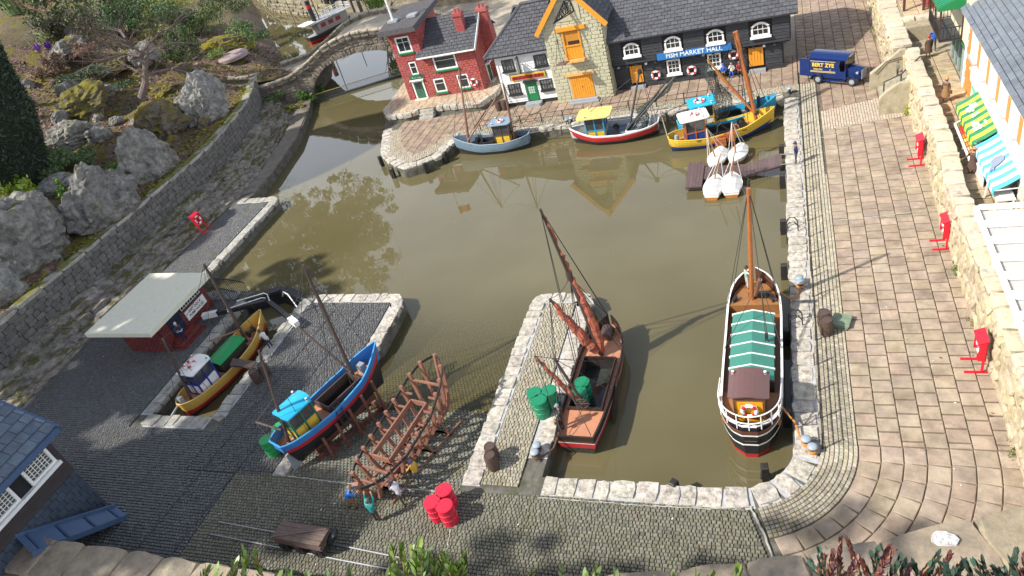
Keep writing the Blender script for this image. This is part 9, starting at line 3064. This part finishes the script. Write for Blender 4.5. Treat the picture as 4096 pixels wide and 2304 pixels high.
SIT = dict(pel=(0, 0, .50), che=(0.02, 0, .92), nek=(.04, 0, 1.1), hed=(.07, 0, 1.24), sl=(.02, .19, 1.02), sr=(.02, -.19, 1.02), el=(.12, .27, .78), er=(.12, -.27, .78), wl=(.34, .12, .68), wr=(.34, -.12, .68),
 hl=(.06, .1, .48), kl=(.45, .13, .5), al=(.42, .13, .08), hr=(.06, -.1, .48), kr=(.45, -.13, .5), ar=(.42, -.13, .08))
bn_ = thing('bench', 'low dark bench under the three seated figures by the market hall', 'bench', (-5, 69.8, Q))
g = MB(); g.box(-6.4, -3.7, 69.75, 70.15, Q + .33, Q + .42); g.build('seat', M_BLACK, bn_)
for x in (-6.2, -3.9):
 g = MB(); g.box(x, x + .1, 69.8, 70.1, Q, Q + .33); g.build('leg', M_BLACK, bn_)
person('seated figure in blue shirt and blue cap, left on the bench', (-5.75, 69.9, Q), radians(-90), BL, DK, hat=BL, pose=SIT)
person('seated figure in white shirt and blue trousers, middle of the bench', (-5.0, 69.9, Q), radians(-95), WH_, BL, pose=dict(SIT, wr=(.2, -.06, 1.08)), hair=(.06, .05, .05))
person('seated figure in a dark red jersey, right on the bench', (-4.3, 69.9, Q), radians(-85), (.28, .015, .02), DK, pose=SIT)
life_ring('life ring hanging above the seated figures', (-4.75, 70.2, 3.0), (0, -1, 0), .36)
person('uniformed man in navy with white belt on the pump house steps', (-44.2, 32.1, Q + .38), radians(-60), NV, NV, hat=WH_, pose=CR, extra=[('belt', M_WHITE, (-.16, .17, -.19, .19, .98, 1.03))])
person('man in a pale vest bending over by the dock gangplank', (-35.9, 31.6, Q), radians(160), WH_, NV, hat=NV, pose=dict(pel=(-.1, 0, .9), che=(.18, 0, 1.2), nek=(.3, 0, 1.32), hed=(.4, 0, 1.42), sl=(.22, .18, 1.26), sr=(.22, -.18, 1.26), el=(.36, .24, 1.02), er=(.36, -.24, 1.02), wl=(.5, .14, .86), wr=(.5, -.14, .86), hl=(-.1, .1, .88), hr=(-.1, -.1, .88)))
UP = dict(el=(.22, .24, 1.6), wl=(.32, .2, 1.88), er=(.22, -.24, 1.6), wr=(.32, -.2, 1.88))
LEAN = dict(pel=(-.12, 0, .88), che=(.08, 0, 1.24), nek=(.18, 0, 1.4), hed=(.25, 0, 1.52), sl=(.12, .19, 1.32), sr=(.12, -.19, 1.32), el=(.3, .25, 1.12), er=(.3, -.25, 1.12), wl=(.5, .16, 1.2), wr=(.5, -.16, 1.2), hl=(-.12, .1, .86), hr=(-.12, -.1, .86), al=(-.4, .12, .08), kl=(-.2, .12, .46), kr=(.1, -.12, .48), ar=(.0, -.12, .08))
person('shipyard worker in a bright blue shirt and tan trousers at the stem', (-22.3, 18.95, Q), radians(30), (.03, .16, .55), (.30, .16, .07), hair=(.2, .16, .1), pose=dict(LEAN, wl=(.45, .1, 1.5)))
person('shipyard worker in a teal shirt and green cap reaching up to the stem', (-20.55, 18.25, Q), radians(95), (.02, .26, .26), (.07, .05, .045), hat=(.08, .2, .14), pose=UP)
person('shipyard worker in a pale grey shirt stooping to the frame', (-19.6, 19.5, Q), radians(150), (.45, .45, .5), (.07, .06, .05), hat=(.15, .16, .2), pose=LEAN)
person('shipyard worker in a yellow jersey and blue cap beside the ribs', (-19.25, 20.95, Q - .12), radians(165), (.55, .34, .05), (.09, .11, .14), hat=(.1, .15, .3), pose=dict(wl=(.4, .2, 1.3), el=(.2, .28, 1.2)))
person('crewman in black with pale sleeves at the sailing barge stern', (-12.0, 25.0, 1.06), radians(200), DK, DK, hat=(.2, .22, .26), pose=dict(el=(.15, .28, 1.15), wl=(.3, .3, 1.0)), extra=[('rope_coil', M_ROPB, (.25, .4, .15, .4, .75, .95))])
person('crewman in pale green at the dutch barge bow beside the mast', (-2.7, 35.55, 1.95), radians(20), (.35, .5, .42), (.55, .52, .46), hat=DK, h=.9, pose=dict(er=(.1, -.4, 1.4), wr=(.2, -.6, 1.36)))
# ================================================================ TREES ROUND THE HARBOUR (beyond the frame: they shade and are mirrored)
M_LFD = mat('tree_leaf', (0.05, 0.075, 0.02), .6, .4, 1, rnd=.5)
def big_tree(label, base, crowns, size, seed, tw=0, nl=50):
 o = thing('big_tree', label, 'tree', base)
 rr = random.Random(seed)
 g, t = MB(), MB()
 top = V(base) + V((0, 0, max(6, crowns[0][0][2] * .5)))
 t.tube([V(base) - V((0, 0, .5)), V(base).lerp(top, .5) + V((.4, .2, 0)), top], [1.1, .85, .7], 9)
 for c, r, n in crowns:
  c = V(c)
  lob = [(V((rr.gauss(0, 1), rr.gauss(0, 1), rr.gauss(0, 1))).normalized() * rr.uniform(.15, 1.0) ** .6, rr.uniform(.05, .22)) for i in range(nl)]
  leaves(g, c, r, n, size, rr, lobes=lob, aspect=.6)
  t.tube([top, top.lerp(c, .6) + V((0, 0, 1.5)), c], [.6, .4, .25], 7)
  for d, q in lob[:30]:
   e = c + V((d.x * r[0], d.y * r[1], d.z * r[2]))
   t.tube([c, c.lerp(e, .5) + V((0, 0, .6)), e], [.22, .14, .06], 5, caps=False)
   if tw: twigs(t, e, (e - c), tw, .07, 3, rr, .6, .0)
 g.build('crown', M_LFD, o)
 t.build('trunk', MATS['bark'], o)
def mirror(px, py, t):
 a, d = at(px, py, 0), V(ray(px, py)).normalized()
 return tuple(a + V((d.x, d.y, -d.z)) * t)
b_, _ = on_ground(95, 420)
big_tree('tall tree behind the clipped yew whose crown is mirrored in the harbour', b_, [(mirror(1350, 880, 62), (10.5, 10.5, 7.5), 19000), (mirror(1370, 1060, 60), (9, 9, 7), 13000), (mirror(1120, 980, 62), (11, 11, 8), 15000), (mirror(1000, 1120, 60), (11, 11, 9), 10000)], .42, 1, 1.7, 120)
big_tree('broad tree west of the slip that shades it', (-72, 8, .9), [((-63, 6, 27), (13, 11, 6), 19000), ((-72, 18, 27), (12, 10, 6), 21000), ((-53, 1, 27), (8, 6.5, 5), 8000), ((-65.5, 22.5, 27), (7, 6, 4), 9000)], 1.15, 2)
big_tree('tree on the western slope shading the rock garden', (-99, 26, 3), [((-91, 28, 30), (11, 13, 7), 8000)], 1.0, 3)
big_tree('small tree by the viewing path', (-36, -9, .9), [((-34, -2, 27), (9, 5, 4), 2200), ((-22, 1.0, 26), (6, 4.5, 4), 1500)], .8, 4)
for i, (x, y) in enumerate(((-142, 186), (-172, 168), (-190, 140), (-128, 203))):
 big_tree(('dark tree beyond the far bank wall', 'dark tree beyond the garden, farther west', 'dark tree west of the garden slope', 'dark tree north of the lock gate')[i], (x, y, 2.5), [((x, y, 14), (18, 12, 11), 10000)], 1.5, 20 + i)
# ================================================================ LITTER, PETALS, GROUND COVER
def scatter(name, label, n, fn, size, m, seed, flat=.2, asp=.6, thick=False):
 rr = random.Random(seed); g = MB()
 for i in range(n):
  p_ = fn(rr)
  if p_ is None: continue
  p_ = V(p_); s = size * rr.uniform(.5, 1.5); a = rr.uniform(0, 2 * pi)
  u = V((cos(a), sin(a), rr.gauss(0, flat))).normalized() * s; v = V((-sin(a), cos(a), rr.gauss(0, flat))).normalized() * s * asp
  g.cr = rr.random()
  g.add([p_ - u, p_ - v, p_ + u, p_ + v], [(0, 1, 2, 3)])
 o = g.build(name, m, None); tagp(o, label, name.replace('_', ' '), kind='stuff')
def gpt(x0, x1, y0, y1, dz=.08):
 def f(rr):
  x, y = rr.uniform(x0, x1), rr.uniform(y0, y1)
  if y < 84 and x > wall_x(min(y, 82.5)) - 1.2: return None
  if y >= 84 and x > coast_x(y) - 1: return None
  return (x, y, garden_h(x, y) + rr.uniform(0, dz))
 return f
scatter('leaf_litter', 'brown bark and dead leaf litter over the rock garden soil', 26000, gpt(-112, -61, 24, 112, .15), .2, mat('litter', (0.15, 0.095, 0.075), .9, .5, 3, rnd=.9), 1, .5)
scatter('moss_patches', 'patches of olive yellow moss between rocks and along the wall top', 9000, lambda rr: (lambda p_: p_ if p_ and noise.noise(V((p_[0] * .16, p_[1] * .16, 3))) > .22 else None)(gpt(-100, -61, 24, 100, .12)(rr)), .22, mat('moss_tuft', (0.17, 0.15, 0.015), .95, .5, 3, rnd=.6), 2, .6)
scatter('wall_top_moss', 'moss and small weeds lining the back of the revetment coping', 5000, lambda rr: (lambda y: (wall_x(y) - 1.1 - abs(rr.gauss(0, .5)), y, 4.85 + rr.uniform(0, .15)) if noise.noise(V((y * .3, 1, 1))) > -.1 else None)(rr.uniform(22, 80)), .12, MATS['moss_tuft'], 3, .6)
scatter('ground_weeds', 'small green weeds among the rocks', 6000, lambda rr: (lambda p_: p_ if p_ and noise.noise(V((p_[0] * .12, p_[1] * .12, 9))) > .2 else None)(gpt(-105, -62, 26, 108, .35)(rr)), .26, mat('weed', (0.07, 0.12, 0.03), .7, .5, 3, rnd=.7), 4, .8, .35)
scatter('ledge_weeds', 'green weeds rooted along the stone ledges', 2600, lambda rr: (lambda y: (wall_x(y) + rr.choice((.5, 1.9, 3.1)) + rr.gauss(0, .18), y, rr.choice((2.5, 2.0, 1.6)) + .05) if noise.noise(V((y * .35, 4, 1))) > .12 else None)(rr.uniform(24, 80)), .13, mat('weed_olive', (0.10, 0.11, 0.02), .8, .5, 3, rnd=.6), 5, .7)
ML = mat('pale_petal', (0.62, 0.60, 0.52), .7, .2, 3)
scatter('fallen_petals', 'scattered white petals on the yard and promenade', 60, lambda rr: rr.choice(((rr.uniform(-33, -3), rr.uniform(15, 20.3), Q + .03), (rr.uniform(1, 8.5), rr.uniform(22, 70), Q + .03), (rr.uniform(-54, -44), rr.uniform(18, 40), Q + .03))), .055, ML, 6, .1)
scatter('floating_leaves', 'flecks of leaf and straw floating on the harbour', 90, lambda rr: (rr.uniform(-45, -1), rr.uniform(38, 60), .006), .05, mat('straw', (0.38, 0.34, 0.22), .8, .3, 3), 7, .0, .3)
scatter('dead_leaves', 'brown dead leaves lying on the paving', 70, lambda rr: rr.choice(((rr.uniform(-33, -3), rr.uniform(15, 20.3), Q + .03), (8.6 - abs(rr.gauss(0, .7)), rr.uniform(22, 80), Q + .03))), .07, mat('dead_leaf', (0.16, 0.07, 0.03), .8, .3, 3), 8, .25)
for i, (px, py, wp_, hp, lab, mm) in enumerate(((120, 330, 60, 40, 'small grey stone by the crocuses', M_BOULD), (470, 480, 70, 40, 'half buried stone on the mulch left of the pointed boulder', M_BOULD), (540, 250, 90, 40, 'small mossy stone left of the blue grey one', M_BOULM), (760, 290, 80, 40, 'low mossy stone where the path meets the garden', M_BOULM), (390, 470, 60, 36, 'little pale stone under the bare tree', M_BOULD), (820, 480, 70, 60, 'mossy lump at the wall below the tall pale boulder', M_BOULM), (700, 560, 60, 60, 'dark mossy lump between two big boulders by the wall', M_BOULM), (560, 480, 100, 30, 'thin slab of rock in the mulch', M_BOULD))):
 boulder(px, py, wp_, hp, lab, mm, 40 + i)
for i, (a, b, c, d, lab, col, lf, n) in enumerate(((420, 110, 240, 90, 'dark green low shrub under the juniper bank', (0.045, 0.075, 0.03), .35, 4000), (870, 215, 110, 40, 'small bright green plant beside the manhole cover', (0.14, 0.22, 0.04), .25, 700), (640, 130, 160, 50, 'yellowish juniper tips beyond the bare tree', (0.20, 0.21, 0.05), .3, 2500), (560, 590, 60, 90, 'green weeds down the side of the pointed boulder', (0.08, 0.14, 0.03), .25, 900), (210, 590, 90, 50, 'green leafy tuft at the foot of the yew', (0.08, 0.15, 0.04), .3, 900), (480, 340, 160, 30, 'dark creeping plant left of the tree base', (0.05, 0.09, 0.04), .25, 1500), (60, 700, 150, 80, 'dark leaved plant in the shade below the yew', (0.03, 0.06, 0.03), .4, 1500))):
 shrub(a, b, c, d, lab, col, lf, n, seed=i + 60, group='shrubs of the rock garden')
